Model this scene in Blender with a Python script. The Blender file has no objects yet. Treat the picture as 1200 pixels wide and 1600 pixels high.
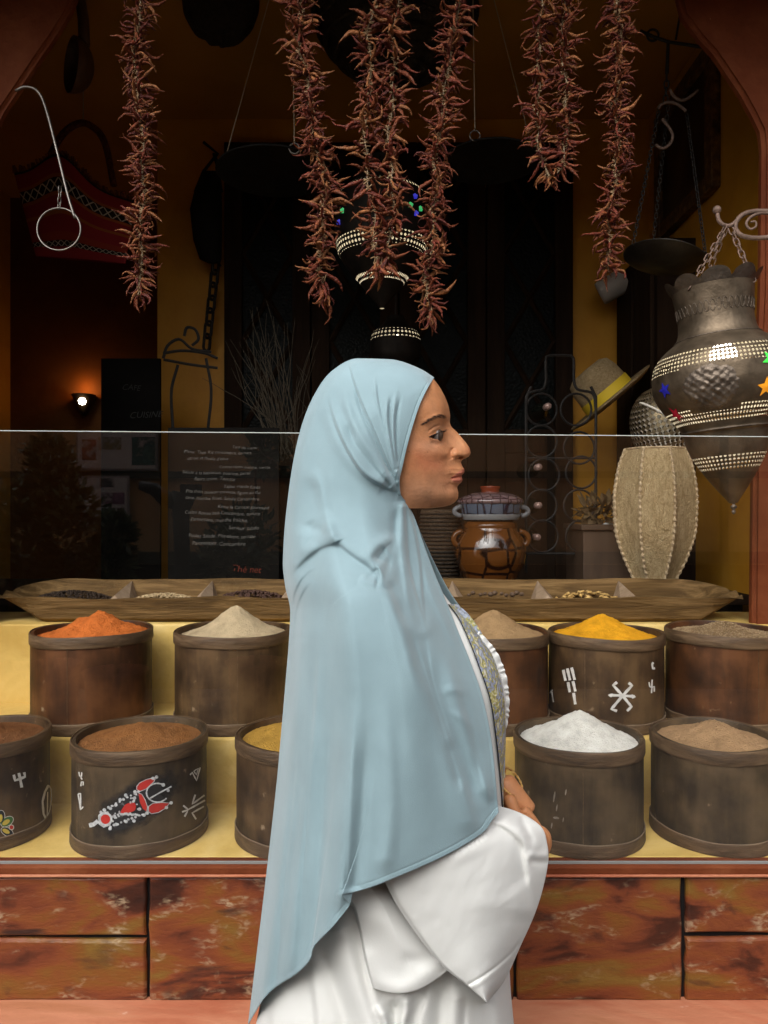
import bpy, bmesh, math, random
import numpy as np
from mathutils import Vector, Matrix

# ------------------------------------------------------------------ camera, sky, sun, exposure
SC = bpy.context.scene
COL = SC.collection
CAMZ = 1.42
FPX = 26.0 / 36.0 * 1600.0
cam_d = bpy.data.cameras.new("camera")
cam_d.sensor_fit = 'VERTICAL'; cam_d.sensor_height = 36.0; cam_d.sensor_width = 27.0; cam_d.lens = 26.0
cam_d.clip_start = 0.02; cam_d.clip_end = 500.0
cam = bpy.data.objects.new("camera", cam_d); COL.objects.link(cam)
cam.location = (0, 0, CAMZ); cam.rotation_euler = (math.radians(90), 0, 0)
SC.camera = cam

SUN_EL, SUN_AZ = 42.0, 205.0           # azimuth clockwise from +Y (north): the light comes from behind the camera, a little to the left
world = bpy.data.worlds.new("World"); SC.world = world; world.use_nodes = True
wn = world.node_tree.nodes; wl = world.node_tree.links
for n in list(wn): wn.remove(n)
w_out = wn.new("ShaderNodeOutputWorld"); w_bg = wn.new("ShaderNodeBackground")
w_sky = wn.new("ShaderNodeTexSky"); w_hsv = wn.new("ShaderNodeHueSaturation")
w_sky.sky_type = 'NISHITA'; w_sky.sun_disc = False
w_sky.sun_elevation = math.radians(SUN_EL); w_sky.sun_rotation = math.radians(SUN_AZ)
w_sky.air_density = 1.0; w_sky.dust_density = 4.0; w_sky.ozone_density = 1.0
w_hsv.inputs["Saturation"].default_value = 0.25
wl.new(w_sky.outputs[0], w_hsv.inputs["Color"]); wl.new(w_hsv.outputs[0], w_bg.inputs[0])
w_bg.inputs[1].default_value = 0.15
wl.new(w_bg.outputs[0], w_out.inputs[0])

sun_d = bpy.data.lights.new("sun", 'SUN'); sun_d.energy = 1.3; sun_d.angle = math.radians(60); sun_d.color = (1.0, 0.97, 0.92)
sun = bpy.data.objects.new("sun", sun_d); COL.objects.link(sun)
_az, _el = math.radians(SUN_AZ), math.radians(SUN_EL)
_dir = Vector((math.sin(_az) * math.cos(_el), math.cos(_az) * math.cos(_el), math.sin(_el)))
sun.rotation_euler = (-_dir).to_track_quat('-Z', 'Y').to_euler(); sun.location = (0, -3, 9)

SC.view_settings.view_transform = 'Standard'; SC.view_settings.look = 'None'
SC.view_settings.gamma = 1.0; SC.view_settings.use_curve_mapping = False
SC.view_settings.exposure = 0.80
SC.render.engine = 'CYCLES'
SC.cycles.max_bounces = 8; SC.cycles.diffuse_bounces = 4; SC.cycles.glossy_bounces = 3
SC.cycles.transmission_bounces = 4; SC.cycles.transparent_max_bounces = 12
SC.cycles.use_denoising = True
SC.cycles.sample_clamp_indirect = 4.0

rnd = random.Random(7)
nrng = np.random.default_rng(11)

# ------------------------------------------------------------------ helpers
def P(px, py, d):
    """photo pixel at distance d -> point of the place"""
    return Vector(((px - 600.0) / FPX * d, d, CAMZ - (py - 800.0) / FPX * d))

def Pn(px, py, d):
    px = np.asarray(px, float); py = np.asarray(py, float); d = np.asarray(d, float)
    return np.stack([(px - 600.0) / FPX * d, d + 0 * px, CAMZ - (py - 800.0) / FPX * d], -1)

ORG = {}
def tag(o, label=None, cat=None, group=None, kind=None):
    if label: o["label"] = label
    if cat: o["category"] = cat
    if group: o["group"] = group
    if kind: o["kind"] = kind
    return o

def thing(name, loc, label, cat, group=None, kind=None):
    o = bpy.data.objects.new(name, None); COL.objects.link(o); o.location = loc
    o.empty_display_size = 0.05
    ORG[o.name] = Vector(loc)
    return tag(o, label, cat, group, kind)

def link(name, me, mat=None, parent=None, smooth=False, org=None):
    """mesh in world coordinates -> object; the origin moves to the parent's (or to org)"""
    o = bpy.data.objects.new(name, me); COL.objects.link(o)
    base = ORG[parent.name] if parent is not None else (Vector(org) if org is not None else Vector((0, 0, 0)))
    if base.length > 0: me.transform(Matrix.Translation(-base))
    if parent is not None: o.parent = parent
    else: o.location = base
    ORG[o.name] = base
    if mat is not None and len(me.materials) == 0: me.materials.append(mat)
    if smooth: me.shade_smooth()
    return o

def np_mesh(name, verts, faces):
    me = bpy.data.meshes.new(name)
    me.from_pydata([tuple(map(float, v)) for v in verts], [], [tuple(int(i) for i in f) for f in faces])
    me.update(); return me

def grid_mesh(name, G, close_u=False, close_v=False):
    """G: (nv, nu, 3) array of points"""
    nv, nu = G.shape[:2]
    idx = np.arange(nv * nu).reshape(nv, nu)
    a = idx if not close_u else np.concatenate([idx, idx[:, :1]], 1)
    if close_v: a = np.concatenate([a, a[:1]], 0)
    q = np.stack([a[:-1, :-1], a[:-1, 1:], a[1:, 1:], a[1:, :-1]], -1).reshape(-1, 4)
    me = bpy.data.meshes.new(name)
    v = G.reshape(-1, 3).astype(np.float32)
    me.vertices.add(len(v)); me.vertices.foreach_set("co", v.ravel())
    me.loops.add(q.size); me.loops.foreach_set("vertex_index", q.ravel().astype(np.int32))
    me.polygons.add(len(q)); me.polygons.foreach_set("loop_start", (np.arange(len(q)) * 4).astype(np.int32))
    me.update(calc_edges=True); me.validate(); return me

class MB:
    def __init__(s): s.v = []; s.f = []
    def add(s, verts, faces):
        b = len(s.v); s.v += [tuple(map(float, p)) for p in verts]; s.f += [tuple(b + int(i) for i in f) for f in faces]; return s
    def box(s, lo, hi, bev=0.0):
        (x0, y0, z0), (x1, y1, z1) = lo, hi
        if bev <= 0:
            vs = [(x0,y0,z0),(x1,y0,z0),(x1,y1,z0),(x0,y1,z0),(x0,y0,z1),(x1,y0,z1),(x1,y1,z1),(x0,y1,z1)]
            return s.add(vs, [(3,2,1,0),(4,5,6,7),(0,1,5,4),(1,2,6,5),(2,3,7,6),(3,0,4,7)])
        bm = bmesh.new(); bmesh.ops.create_cube(bm, size=1.0)
        for v in bm.verts: v.co = Vector(((x0+x1)/2 + v.co.x*(x1-x0), (y0+y1)/2 + v.co.y*(y1-y0), (z0+z1)/2 + v.co.z*(z1-z0)))
        bmesh.ops.bevel(bm, geom=list(bm.edges), offset=bev, segments=2, affect='EDGES', profile=0.6)
        bm.verts.index_update()
        s.add([v.co for v in bm.verts], [[v.index for v in f.verts] for f in bm.faces]); bm.free(); return s
    def tube(s, pts, r, n=8, cap=True, closed=False):
        pts = [Vector(p) for p in pts]; m = len(pts)
        rs = [r] * m if not hasattr(r, "__len__") else list(r)
        up = None; rings = []
        for i in range(m):
            if closed: t = pts[(i+1) % m] - pts[i-1]
            else: t = pts[min(i+1, m-1)] - pts[max(i-1, 0)]
            if t.length < 1e-9: t = Vector((0, 0, 1))
            t.normalize()
            if up is None:
                up = Vector((0, 0, 1)) if abs(t.z) < 0.9 else Vector((1, 0, 0))
            a = t.cross(up)
            if a.length < 1e-6: a = t.orthogonal()
            a.normalize(); b = a.cross(t); up = b
            rings.append([pts[i] + (a * math.cos(2*math.pi*k/n) + b * math.sin(2*math.pi*k/n)) * rs[i] for k in range(n)])
        vs = [p for r_ in rings for p in r_]; fs = []
        last = m if closed else m - 1
        for i in range(last):
            j = (i + 1) % m
            for k in range(n):
                fs.append((i*n+k, i*n+(k+1) % n, j*n+(k+1) % n, j*n+k))
        if cap and not closed:
            fs.append(tuple(range(n))[::-1]); fs.append(tuple((m-1)*n+k for k in range(n)))
        return s.add(vs, fs)
    def lathe(s, prof, n=48, c=(0,0,0), M=None, capb=False, capt=False):
        """prof: list of (r, z)"""
        vs = []
        for r, z in prof:
            for k in range(n):
                a = 2*math.pi*k/n
                p = Vector((r*math.cos(a), r*math.sin(a), z))
                if M is not None: p = M @ p
                vs.append(p + Vector(c))
        fs = [(i*n+k, i*n+(k+1) % n, (i+1)*n+(k+1) % n, (i+1)*n+k) for i in range(len(prof)-1) for k in range(n)]
        if capb: fs.append(tuple(range(n))[::-1])
        if capt: fs.append(tuple((len(prof)-1)*n+k for k in range(n)))
        return s.add(vs, fs)
    def prism(s, poly, y0, y1):
        """poly: (x, z) list counter-clockwise seen from -Y; extruded in Y"""
        n = len(poly)
        vs = [(x, y0, z) for x, z in poly] + [(x, y1, z) for x, z in poly]
        fs = [tuple(range(n)), tuple(range(n, 2*n))[::-1]] + [(i, n+i, n+(i+1) % n, (i+1) % n) for i in range(n)]
        return s.add(vs, fs)
    def mesh(s, name): 
        me = np_mesh(name, s.v, s.f); return me
    def build(s, name, mat, parent=None, smooth=False, org=None):
        return link(name, s.mesh(name), mat, parent, smooth, org)

def auto_smooth(o, ang=35):
    me = o.data
    me.shade_smooth()
    me.set_sharp_from_angle(angle=math.radians(ang))
    return o

# 1-D shape-preserving cubic (vector valued)
def pchip(x, y, xi):
    x = np.asarray(x, float); y = np.asarray(y, float); xi = np.clip(np.asarray(xi, float), x[0], x[-1])
    sh = y.shape[1:]; y2 = y.reshape(len(x), -1)
    h = np.diff(x)[:, None]; dl = np.diff(y2, axis=0) / h
    d = np.zeros_like(y2)
    if len(x) > 2:
        w1 = 2*h[1:] + h[:-1]; w2 = h[1:] + 2*h[:-1]
        with np.errstate(divide='ignore', invalid='ignore'):
            dd = (w1 + w2) / (w1/dl[:-1] + w2/dl[1:])
        d[1:-1] = np.where(dl[:-1]*dl[1:] > 0, dd, 0.0)
    d[0] = dl[0]; d[-1] = dl[-1]
    k = np.clip(np.searchsorted(x, xi, side='right') - 1, 0, len(x) - 2)
    t = ((xi - x[k]) / (x[k+1] - x[k]))[:, None]; hk = h[k]
    o = ((2*t**3-3*t**2+1)*y2[k] + (t**3-2*t**2+t)*hk*d[k] + (-2*t**3+3*t**2)*y2[k+1] + (t**3-t**2)*hk*d[k+1])
    return o.reshape((len(xi),) + sh)

def catmull(pts, n):
    """resample a polyline smoothly with n points (uniform arc length of the control polygon)"""
    pts = np.asarray(pts, float)
    s = np.r_[0, np.cumsum(np.linalg.norm(np.diff(pts, axis=0), axis=1))]
    si = np.linspace(0, s[-1], n); out = np.zeros((n, pts.shape[1]))
    m = np.zeros_like(pts)
    m[1:-1] = (pts[2:] - pts[:-2]) / (s[2:] - s[:-2])[:, None]
    m[0] = (pts[1]-pts[0])/(s[1]-s[0]); m[-1] = (pts[-1]-pts[-2])/(s[-1]-s[-2])
    k = np.clip(np.searchsorted(s, si, side='right') - 1, 0, len(s) - 2)
    h = (s[k+1]-s[k])[:, None]; t = ((si - s[k])[:, None]) / h
    return (2*t**3-3*t**2+1)*pts[k] + (t**3-2*t**2+t)*h*m[k] + (-2*t**3+3*t**2)*pts[k+1] + (t**3-t**2)*h*m[k+1]

def pl_dist(X, Y, poly, n=60):
    """distance to a smooth polyline, signed side (+ left of travel), position 0..1 along it"""
    c = catmull(poly, n) if len(poly) > 2 else np.linspace(poly[0], poly[1], 24)
    best = np.full(X.shape, 1e9); side = np.zeros(X.shape); tt = np.zeros(X.shape)
    for i in range(len(c) - 1):
        ax, ay = c[i]; bx, by = c[i+1]; dx, dy = bx-ax, by-ay; L2 = dx*dx+dy*dy + 1e-12
        u = np.clip(((X-ax)*dx + (Y-ay)*dy)/L2, 0, 1)
        ex = X-(ax+u*dx); ey = Y-(ay+u*dy); dd = np.hypot(ex, ey)
        m = dd < best
        best = np.where(m, dd, best); side = np.where(m, np.sign(dx*ey - dy*ex), side); tt = np.where(m, (i+u)/(len(c)-1), tt)
    return best, side, tt

def smooth2(A, k=1, edge=True):
    for _ in range(k):
        B = A.copy()
        B[1:-1, 1:-1] = (A[1:-1,1:-1]*4 + A[:-2,1:-1] + A[2:,1:-1] + A[1:-1,:-2] + A[1:-1,2:]) / 8
        A = B
    return A

def fbm(X, Y, seed=0, octaves=4, lac=2.0, gain=0.5):
    """smooth value noise on arrays"""
    out = np.zeros(np.shape(X)); amp = 1.0; f = 1.0
    for o in range(octaves):
        r = np.random.default_rng(seed*17 + o).random((64, 64))
        x = X*f; y = Y*f
        i = np.floor(x).astype(int); j = np.floor(y).astype(int); u = x-i; v = y-j
        u = u*u*(3-2*u); v = v*v*(3-2*v)
        g = lambda a, b: r[a % 64, b % 64]
        out += amp*((g(i,j)*(1-u)+g(i+1,j)*u)*(1-v) + (g(i,j+1)*(1-u)+g(i+1,j+1)*u)*v - 0.5)
        amp *= gain; f *= lac
    return out

# ------------------------------------------------------------------ materials
def srgb(r, g, b):
    f = lambda c: ((c/255.0)/12.92) if c/255.0 <= 0.04045 else (((c/255.0)+0.055)/1.055)**2.4
    return (f(r), f(g), f(b))

def new_mat(name):
    m = bpy.data.materials.new(name); m.use_nodes = True
    nt = m.node_tree; b = nt.nodes["Principled BSDF"]
    return m, nt, b

def N(nt, t, **kw):
    n = nt.nodes.new(t)
    for k, v in kw.items():
        if hasattr(n, k): setattr(n, k, v)
    return n

def pmat(name, cols, scale=8.0, detail=6.0, dist=0.0, rough=0.7, rvar=0.0, bump=0.0, bscale=60.0, bdetail=4.0, metal=0.0, spec=0.3,
         stretch=(1,1,1), ramp=(0.3, 0.7), sheen=0.0, sss=0.0, speck=None, extra=None):
    """colours blended along a noise; speck = (colour, scale, threshold)"""
    m, nt, b = new_mat(name); L = nt.links
    tc = N(nt, "ShaderNodeTexCoord"); mp = N(nt, "ShaderNodeMapping"); mp.inputs["Scale"].default_value = stretch
    L.new(tc.outputs["Object"], mp.inputs[0])
    nz = N(nt, "ShaderNodeTexNoise"); nz.inputs["Scale"].default_value = scale; nz.inputs["Detail"].default_value = detail
    nz.inputs["Distortion"].default_value = dist; nz.inputs["Roughness"].default_value = 0.6
    L.new(mp.outputs[0], nz.inputs["Vector"])
    rp = N(nt, "ShaderNodeValToRGB"); el = rp.color_ramp.elements
    k = len(cols)
    for i in range(k - 2): el.new(0.5)
    for i, c in enumerate(cols):
        el[i].position = ramp[0] + (ramp[1]-ramp[0])*i/max(1, k-1); el[i].color = (*c, 1)
    L.new(nz.outputs["Fac"], rp.inputs[0]); colout = rp.outputs[0]
    if speck:
        n2 = N(nt, "ShaderNodeTexNoise"); n2.inputs["Scale"].default_value = speck[1]; n2.inputs["Detail"].default_value = 3.0
        L.new(mp.outputs[0], n2.inputs["Vector"])
        r2 = N(nt, "ShaderNodeValToRGB"); r2.color_ramp.elements[0].position = speck[2]; r2.color_ramp.elements[1].position = speck[2]+0.06
        L.new(n2.outputs["Fac"], r2.inputs[0])
        mx = N(nt, "ShaderNodeMix", data_type='RGBA'); mx.inputs["B"].default_value = (*speck[0], 1)
        L.new(r2.outputs[0], mx.inputs["Factor"]); L.new(colout, mx.inputs["A"]); colout = mx.outputs["Result"]
    L.new(colout, b.inputs["Base Color"])
    b.inputs["Roughness"].default_value = rough; b.inputs["Metallic"].default_value = metal
    b.inputs["Specular IOR Level"].default_value = spec
    if rvar:
        mr = N(nt, "ShaderNodeMapRange"); mr.inputs["To Min"].default_value = rough-rvar; mr.inputs["To Max"].default_value = rough+rvar
        L.new(nz.outputs["Fac"], mr.inputs[0]); L.new(mr.outputs[0], b.inputs["Roughness"])
    if sheen: b.inputs["Sheen Weight"].default_value = sheen; b.inputs["Sheen Roughness"].default_value = 0.4
    if sss: b.inputs["Subsurface Weight"].default_value = sss; b.inputs["Subsurface Radius"].default_value = (0.012, 0.005, 0.003); b.inputs["Subsurface Scale"].default_value = 0.6
    if bump:
        nb = N(nt, "ShaderNodeTexNoise"); nb.inputs["Scale"].default_value = bscale; nb.inputs["Detail"].default_value = bdetail
        L.new(mp.outputs[0], nb.inputs["Vector"])
        bp = N(nt, "ShaderNodeBump"); bp.inputs["Strength"].default_value = bump; bp.inputs["Distance"].default_value = 0.01
        L.new(nb.outputs["Fac"], bp.inputs["Height"]); L.new(bp.outputs[0], b.inputs["Normal"])
    return m

def flat(name, c, rough=0.6, metal=0.0, spec=0.3, emit=None, estr=0.0):
    m, nt, b = new_mat(name)
    b.inputs["Base Color"].default_value = (*c, 1); b.inputs["Roughness"].default_value = rough
    b.inputs["Metallic"].default_value = metal; b.inputs["Specular IOR Level"].default_value = spec
    if emit: b.inputs["Emission Color"].default_value = (*emit, 1); b.inputs["Emission Strength"].default_value = estr
    return m

M = {}
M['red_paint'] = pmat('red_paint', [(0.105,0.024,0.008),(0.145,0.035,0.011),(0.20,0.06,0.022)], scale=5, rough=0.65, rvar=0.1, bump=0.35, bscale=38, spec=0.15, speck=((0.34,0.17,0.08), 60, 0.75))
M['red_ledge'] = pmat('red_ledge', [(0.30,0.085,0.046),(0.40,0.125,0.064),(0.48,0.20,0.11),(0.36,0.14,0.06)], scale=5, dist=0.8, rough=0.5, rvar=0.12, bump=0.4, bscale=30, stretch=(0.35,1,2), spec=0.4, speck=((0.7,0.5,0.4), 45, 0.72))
M['yellow_plaster'] = pmat('yellow_plaster', [(0.52,0.34,0.085),(0.66,0.46,0.14),(0.76,0.58,0.24)], scale=4, dist=0.5, rough=0.6, bump=0.4, bscale=22, speck=((0.16,0.10,0.04), 75, 0.75))
M['ochre_wall'] = pmat('ochre_wall', [(0.42,0.18,0.012),(0.52,0.24,0.018),(0.58,0.29,0.03)], scale=3, dist=0.4, rough=0.55, bump=0.3, bscale=14)
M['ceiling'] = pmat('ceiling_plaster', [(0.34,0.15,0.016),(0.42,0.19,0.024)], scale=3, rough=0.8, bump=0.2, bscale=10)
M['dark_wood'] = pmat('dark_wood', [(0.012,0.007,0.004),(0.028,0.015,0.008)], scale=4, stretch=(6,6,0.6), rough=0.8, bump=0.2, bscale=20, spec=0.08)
M['iron'] = pmat('iron', [(0.010,0.009,0.008),(0.025,0.021,0.018)], scale=30, rough=0.6, metal=0.2, bump=0.2, bscale=90)
M['rusty_iron'] = pmat('rusty_iron', [(0.09,0.06,0.045),(0.20,0.13,0.10)], scale=40, rough=0.65, metal=0.4, bump=0.3, bscale=120)
M['steel'] = pmat('steel', [(0.13,0.12,0.105),(0.22,0.20,0.18)], scale=40, rough=0.4, metal=0.8)
M['black_pan'] = pmat('black_pan', [(0.006,0.006,0.006),(0.014,0.013,0.012)], scale=20, rough=0.8, spec=0.1, bump=0.2, bscale=60)
M['wicker'] = pmat('wicker', [(0.007,0.005,0.003),(0.02,0.013,0.007)], scale=60, rough=0.8, bump=0.8, bscale=90)
M['old_wood'] = pmat('old_wood', [(0.055,0.030,0.009),(0.12,0.068,0.022),(0.23,0.14,0.055)], scale=5, dist=1.2, stretch=(0.6,5,6), rough=0.75, bump=0.5, bscale=26, spec=0.2)
M['pale_wood'] = pmat('pale_wood', [(0.23,0.16,0.10),(0.36,0.265,0.18)], scale=5, dist=1.0, stretch=(0.6,4,4), rough=0.85, bump=0.4, bscale=26, spec=0.15)
M['street'] = pmat('street', [(0.10,0.098,0.093),(0.17,0.165,0.155)], scale=6, rough=0.85, bump=0.5, bscale=40)
M['opposite'] = pmat('opposite_plaster', [(0.48,0.34,0.17),(0.58,0.42,0.22)], scale=3, rough=0.8, bump=0.3, bscale=30)
M['soffit'] = pmat('soffit_boards', [(0.07,0.035,0.02),(0.10,0.05,0.03)], scale=5, rough=0.7, stretch=(1,6,1))
M['upper_wall'] = pmat('upper_wall', [(0.30,0.13,0.075),(0.36,0.17,0.10)], scale=3, rough=0.8, bump=0.3, bscale=20)
M['white_chalk'] = pmat('white_chalk', [(0.07,0.068,0.06),(0.17,0.163,0.145)], scale=80, rough=0.9)
M['red_chalk'] = pmat('red_chalk', [(0.08,0.014,0.007),(0.15,0.028,0.014)], scale=80, rough=0.9)
M['slate'] = pmat('slate', [(0.004,0.004,0.0035),(0.009,0.008,0.007)], scale=6, rough=0.95, spec=0.04)

def glass_mat():
    m, nt, b = new_mat('window_glass'); L = nt.links
    nt.nodes.remove(b); out = nt.nodes["Material Output"]
    tr = N(nt, "ShaderNodeBsdfTransparent"); tr.inputs[0].default_value = (1.0, 1.0, 1.0, 1)
    gl = N(nt, "ShaderNodeBsdfGlossy"); gl.inputs["Roughness"].default_value = 0.0; gl.inputs[0].default_value = (1,1,1,1)
    lw = N(nt, "ShaderNodeLayerWeight"); lw.inputs["Blend"].default_value = 0.5
    pw = N(nt, "ShaderNodeMath", operation='POWER'); pw.inputs[1].default_value = 5.0
    ma = N(nt, "ShaderNodeMath", operation='MULTIPLY_ADD'); ma.inputs[1].default_value = 0.9; ma.inputs[2].default_value = 0.05
    mx = N(nt, "ShaderNodeMixShader")
    L.new(lw.outputs["Facing"], pw.inputs[0]); L.new(pw.outputs[0], ma.inputs[0]); L.new(ma.outputs[0], mx.inputs[0])
    L.new(tr.outputs[0], mx.inputs[1]); L.new(gl.outputs[0], mx.inputs[2]); L.new(mx.outputs[0], out.inputs[0])
    return m
M['glass'] = glass_mat()
# ------------------------------------------------------------------ the setting
Y_GLASS = 1.63
Z_SILL, Z_S1, Z_S2, Z_S3 = 0.6455, 0.6448, 0.819, 1.067
D_RISER2, D_RISER3 = 1.966, 2.325
D_ARCH = 2.33
Z_SOFFIT = 3.30
OVERHANG = 1.5
X0, X1 = -6.0, 6.0

b = MB(); b.box((-40, -40, -0.2), (40, 40, 0.0)); tag(b.build('street', M['street']), 'grey paved street in front of the shop', None, None, 'structure')

# --- the shop front: painted base, ledge, piers, arch, soffit, upper storey
shop = thing('shop_building', (0, 1.6, 0), 'rust red shop front with an arched window opening and painted stone base', 'building')
def seg_grid_box(lo, hi): 
    return MB().box(lo, hi)
m = MB(); m.box((X0, 1.47, 0.0), (X1, 1.68, 0.352), bev=0.012); m.build('ledge', M['red_ledge'], shop)
m = MB(); m.box((X0, 1.629, 0.3525), (X1, 1.655, 0.6304)); m.build('joint_backing', flat('joint_black', (0.006,0.005,0.005), 0.6), shop)
m = MB(); m.box((X0, 1.610, 0.6310), (X1, 1.66, Z_SILL), bev=0.002); m.build('sill', M['red_paint'], shop)
m = MB(); m.box((X0, 1.606, 0.6262), (X1, 1.628, 0.6308), bev=0.0015); m.build('sill_moulding', M['red_ledge'], shop)

def stone_paint():
    m, nt, b = new_mat('painted_stone'); L = nt.links
    tc = N(nt, "ShaderNodeTexCoord"); mp = N(nt, "ShaderNodeMapping"); mp.inputs["Rotation"].default_value = (0, math.radians(24), 0)
    mp.inputs["Scale"].default_value = (1.0, 1.0, 2.2)
    L.new(tc.outputs["Object"], mp.inputs[0])
    def noise(sc, det, dist, w=0.0):
        n = N(nt, "ShaderNodeTexNoise", noise_dimensions='4D'); n.inputs["W"].default_value = w
        n.inputs["Scale"].default_value = sc; n.inputs["Detail"].default_value = det; n.inputs["Distortion"].default_value = dist
        L.new(mp.outputs[0], n.inputs["Vector"]); return n
    a = noise(3.6, 5.0, 1.6); r = N(nt, "ShaderNodeValToRGB"); e = r.color_ramp.elements
    e[0].position = 0.30; e[0].color = (0.030,0.010,0.006,1); e[1].position = 0.74; e[1].color = (0.20,0.115,0.022,1)
    for p, c in ((0.40,(0.065,0.018,0.009)), (0.46,(0.16,0.040,0.016)), (0.53,(0.20,0.056,0.017)), (0.585,(0.19,0.070,0.014)), (0.64,(0.185,0.090,0.018))):
        x = e.new(p); x.color = (*c, 1)
    L.new(a.outputs["Fac"], r.inputs[0])
    c2 = noise(6.0, 8.0, 1.8, 3.1); r2 = N(nt, "ShaderNodeValToRGB"); r2.color_ramp.elements[0].position = 0.54; r2.color_ramp.elements[1].position = 0.70
    L.new(c2.outputs["Fac"], r2.inputs[0])
    fine = noise(60.0, 6.0, 0.5, 1.0); rf = N(nt, "ShaderNodeValToRGB"); rf.color_ramp.elements[0].position = 0.42; rf.color_ramp.elements[1].position = 0.62
    L.new(fine.outputs["Fac"], rf.inputs[0])
    mul = N(nt, "ShaderNodeMath", operation='MULTIPLY'); L.new(r2.outputs[0], mul.inputs[0]); L.new(rf.outputs[0], mul.inputs[1])
    mx = N(nt, "ShaderNodeMix", data_type='RGBA'); mx.inputs["B"].default_value = (0.42,0.31,0.19,1)
    L.new(mul.outputs[0], mx.inputs["Factor"]); L.new(r.outputs[0], mx.inputs["A"])
    c3 = noise(4.0, 6.0, 1.8, 7.7); r3 = N(nt, "ShaderNodeValToRGB"); r3.color_ramp.elements[0].position = 0.58; r3.color_ramp.elements[1].position = 0.70
    L.new(c3.outputs["Fac"], r3.inputs[0])
    mx2 = N(nt, "ShaderNodeMix", data_type='RGBA'); mx2.inputs["B"].default_value = (0.045,0.018,0.012,1)
    L.new(r3.outputs[0], mx2.inputs["Factor"]); L.new(mx.outputs["Result"], mx2.inputs["A"])
    L.new(mx2.outputs["Result"], b.inputs["Base Color"])
    b.inputs["Roughness"].default_value = 0.42; b.inputs["Specular IOR Level"].default_value = 0.4
    bp = N(nt, "ShaderNodeBump"); bp.inputs["Strength"].default_value = 0.35; bp.inputs["Distance"].default_value = 0.006
    ad = N(nt, "ShaderNodeMath", operation='ADD'); L.new(a.outputs["Fac"], ad.inputs[0]); L.new(fine.outputs["Fac"], ad.inputs[1])
    L.new(ad.outputs[0], bp.inputs["Height"]); L.new(bp.outputs[0], b.inputs["Normal"])
    return m
M['painted_stone'] = stone_paint()

def stone(px0, px1, py0, py1, seed):
    """one painted stone with slightly wavering edges, proud of the black joint"""
    d = 1.617; r = random.Random(seed); n = 9
    a, c = P(px0, py0, d), P(px1, py1, d)
    x0, x1, zt, zb = a.x, c.x, a.z, c.z
    jig = lambda: r.uniform(-0.0022, 0.0022)
    pts = [(x0 + (x1-x0)*i/n, zb + (0 if i in (0, n) else jig())) for i in range(n)]
    pts += [(x1 + (0 if i == 0 else jig()), zb + (zt-zb)*i/5) for i in range(5)]
    pts += [(x1 - (x1-x0)*i/n, zt + (0 if i == 0 else jig())) for i in range(n)]
    pts += [(x0 + (0 if i == 0 else jig()), zt - (zt-zb)*i/5) for i in range(5)]
    k = len(pts); cx, cz = (x0+x1)/2, (zb+zt)/2
    def ring(ins, y): return [(cx + (x-cx)*(1 - ins/max(0.05, abs(x1-x0)/2)), y, cz + (z-cz)*(1 - ins/max(0.03, abs(zt-zb)/2))) for x, z in pts]
    m = MB(); vs = ring(0, 1.635) + ring(0, 1.623) + ring(0.003, 1.6185) + ring(0.006, d)
    fs = [(j*k+i, j*k+(i+1) % k, (j+1)*k+(i+1) % k, (j+1)*k+i) for j in range(3) for i in range(k)] + [tuple(range(3*k, 4*k))]
    m.add(vs, fs); o = m.build('stone', M['painted_stone'], shop); return o
T, Bm = 1370, 1565
for i, s in enumerate([(-520,-215,T,Bm), (-207,227.5,T,1463.5), (-207,227.5,1469.5,Bm), (232.5,521,T,Bm), (526,802.5,T,Bm), (808.5,1065.5,T,Bm), (1072.5,1420,T,1459), (1072.5,1420,1467,Bm), (1428,1760,T,Bm)]):
    stone(*s, i)

# piers and arch in the plane behind the display
def px_poly(pts, d): return [(P(x, y, d).x, P(x, y, d).z) for x, y in pts]
zt = Z_SOFFIT
right = [(1050,-75),(1060,-10),(1068,22),(1095,58),(1117,82),(1136,110),(1161,147),(1179,180),(1190,203),(1193,230),(1191,450),(1180,700),(1177,990)]
pr = px_poly(right, D_ARCH); pr = pr + [(2.9, pr[-1][1]), (2.9, zt), (pr[0][0], zt)]
def rounded_prism(poly, y0, y1, name):
    me_b = MB().prism(poly[::-1], y0, y1)
    bm = bmesh.new(); me = me_b.mesh(name); bm.from_mesh(me)
    bmesh.ops.recalc_face_normals(bm, faces=bm.faces)
    ed = [e for e in bm.edges if abs(e.verts[0].co.y - e.verts[1].co.y) < 1e-6 and e.verts[0].co.y < y0 + 1e-6]
    bmesh.ops.bevel(bm, geom=ed, offset=0.012, segments=3, affect='EDGES')
    bm.to_mesh(me); bm.free(); return me
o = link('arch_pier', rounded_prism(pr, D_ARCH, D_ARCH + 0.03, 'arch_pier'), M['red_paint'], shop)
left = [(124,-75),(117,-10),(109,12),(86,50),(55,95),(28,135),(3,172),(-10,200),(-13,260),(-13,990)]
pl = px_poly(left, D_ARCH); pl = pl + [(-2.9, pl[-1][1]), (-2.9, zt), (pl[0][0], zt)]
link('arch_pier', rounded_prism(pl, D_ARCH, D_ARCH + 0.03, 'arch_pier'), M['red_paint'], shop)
m = MB(); m.box((X0, OVERHANG, Z_SOFFIT), (X1, 2.3295, Z_SOFFIT + 0.10)); m.build('soffit', M['soffit'], shop)
m = MB(); m.box((X0, OVERHANG - .06, 3.08), (X1, OVERHANG - .001, Z_SOFFIT + .3), bev=.006); m.build('fascia_board', M['red_paint'], shop)  # unseen board added above the view to darken the arch and garland tops
m = MB(); m.box((X0, OVERHANG + 0.02, Z_SOFFIT + 0.10), (X1, 2.5, 6.0)); m.build('upper_wall', M['upper_wall'], shop)
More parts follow.
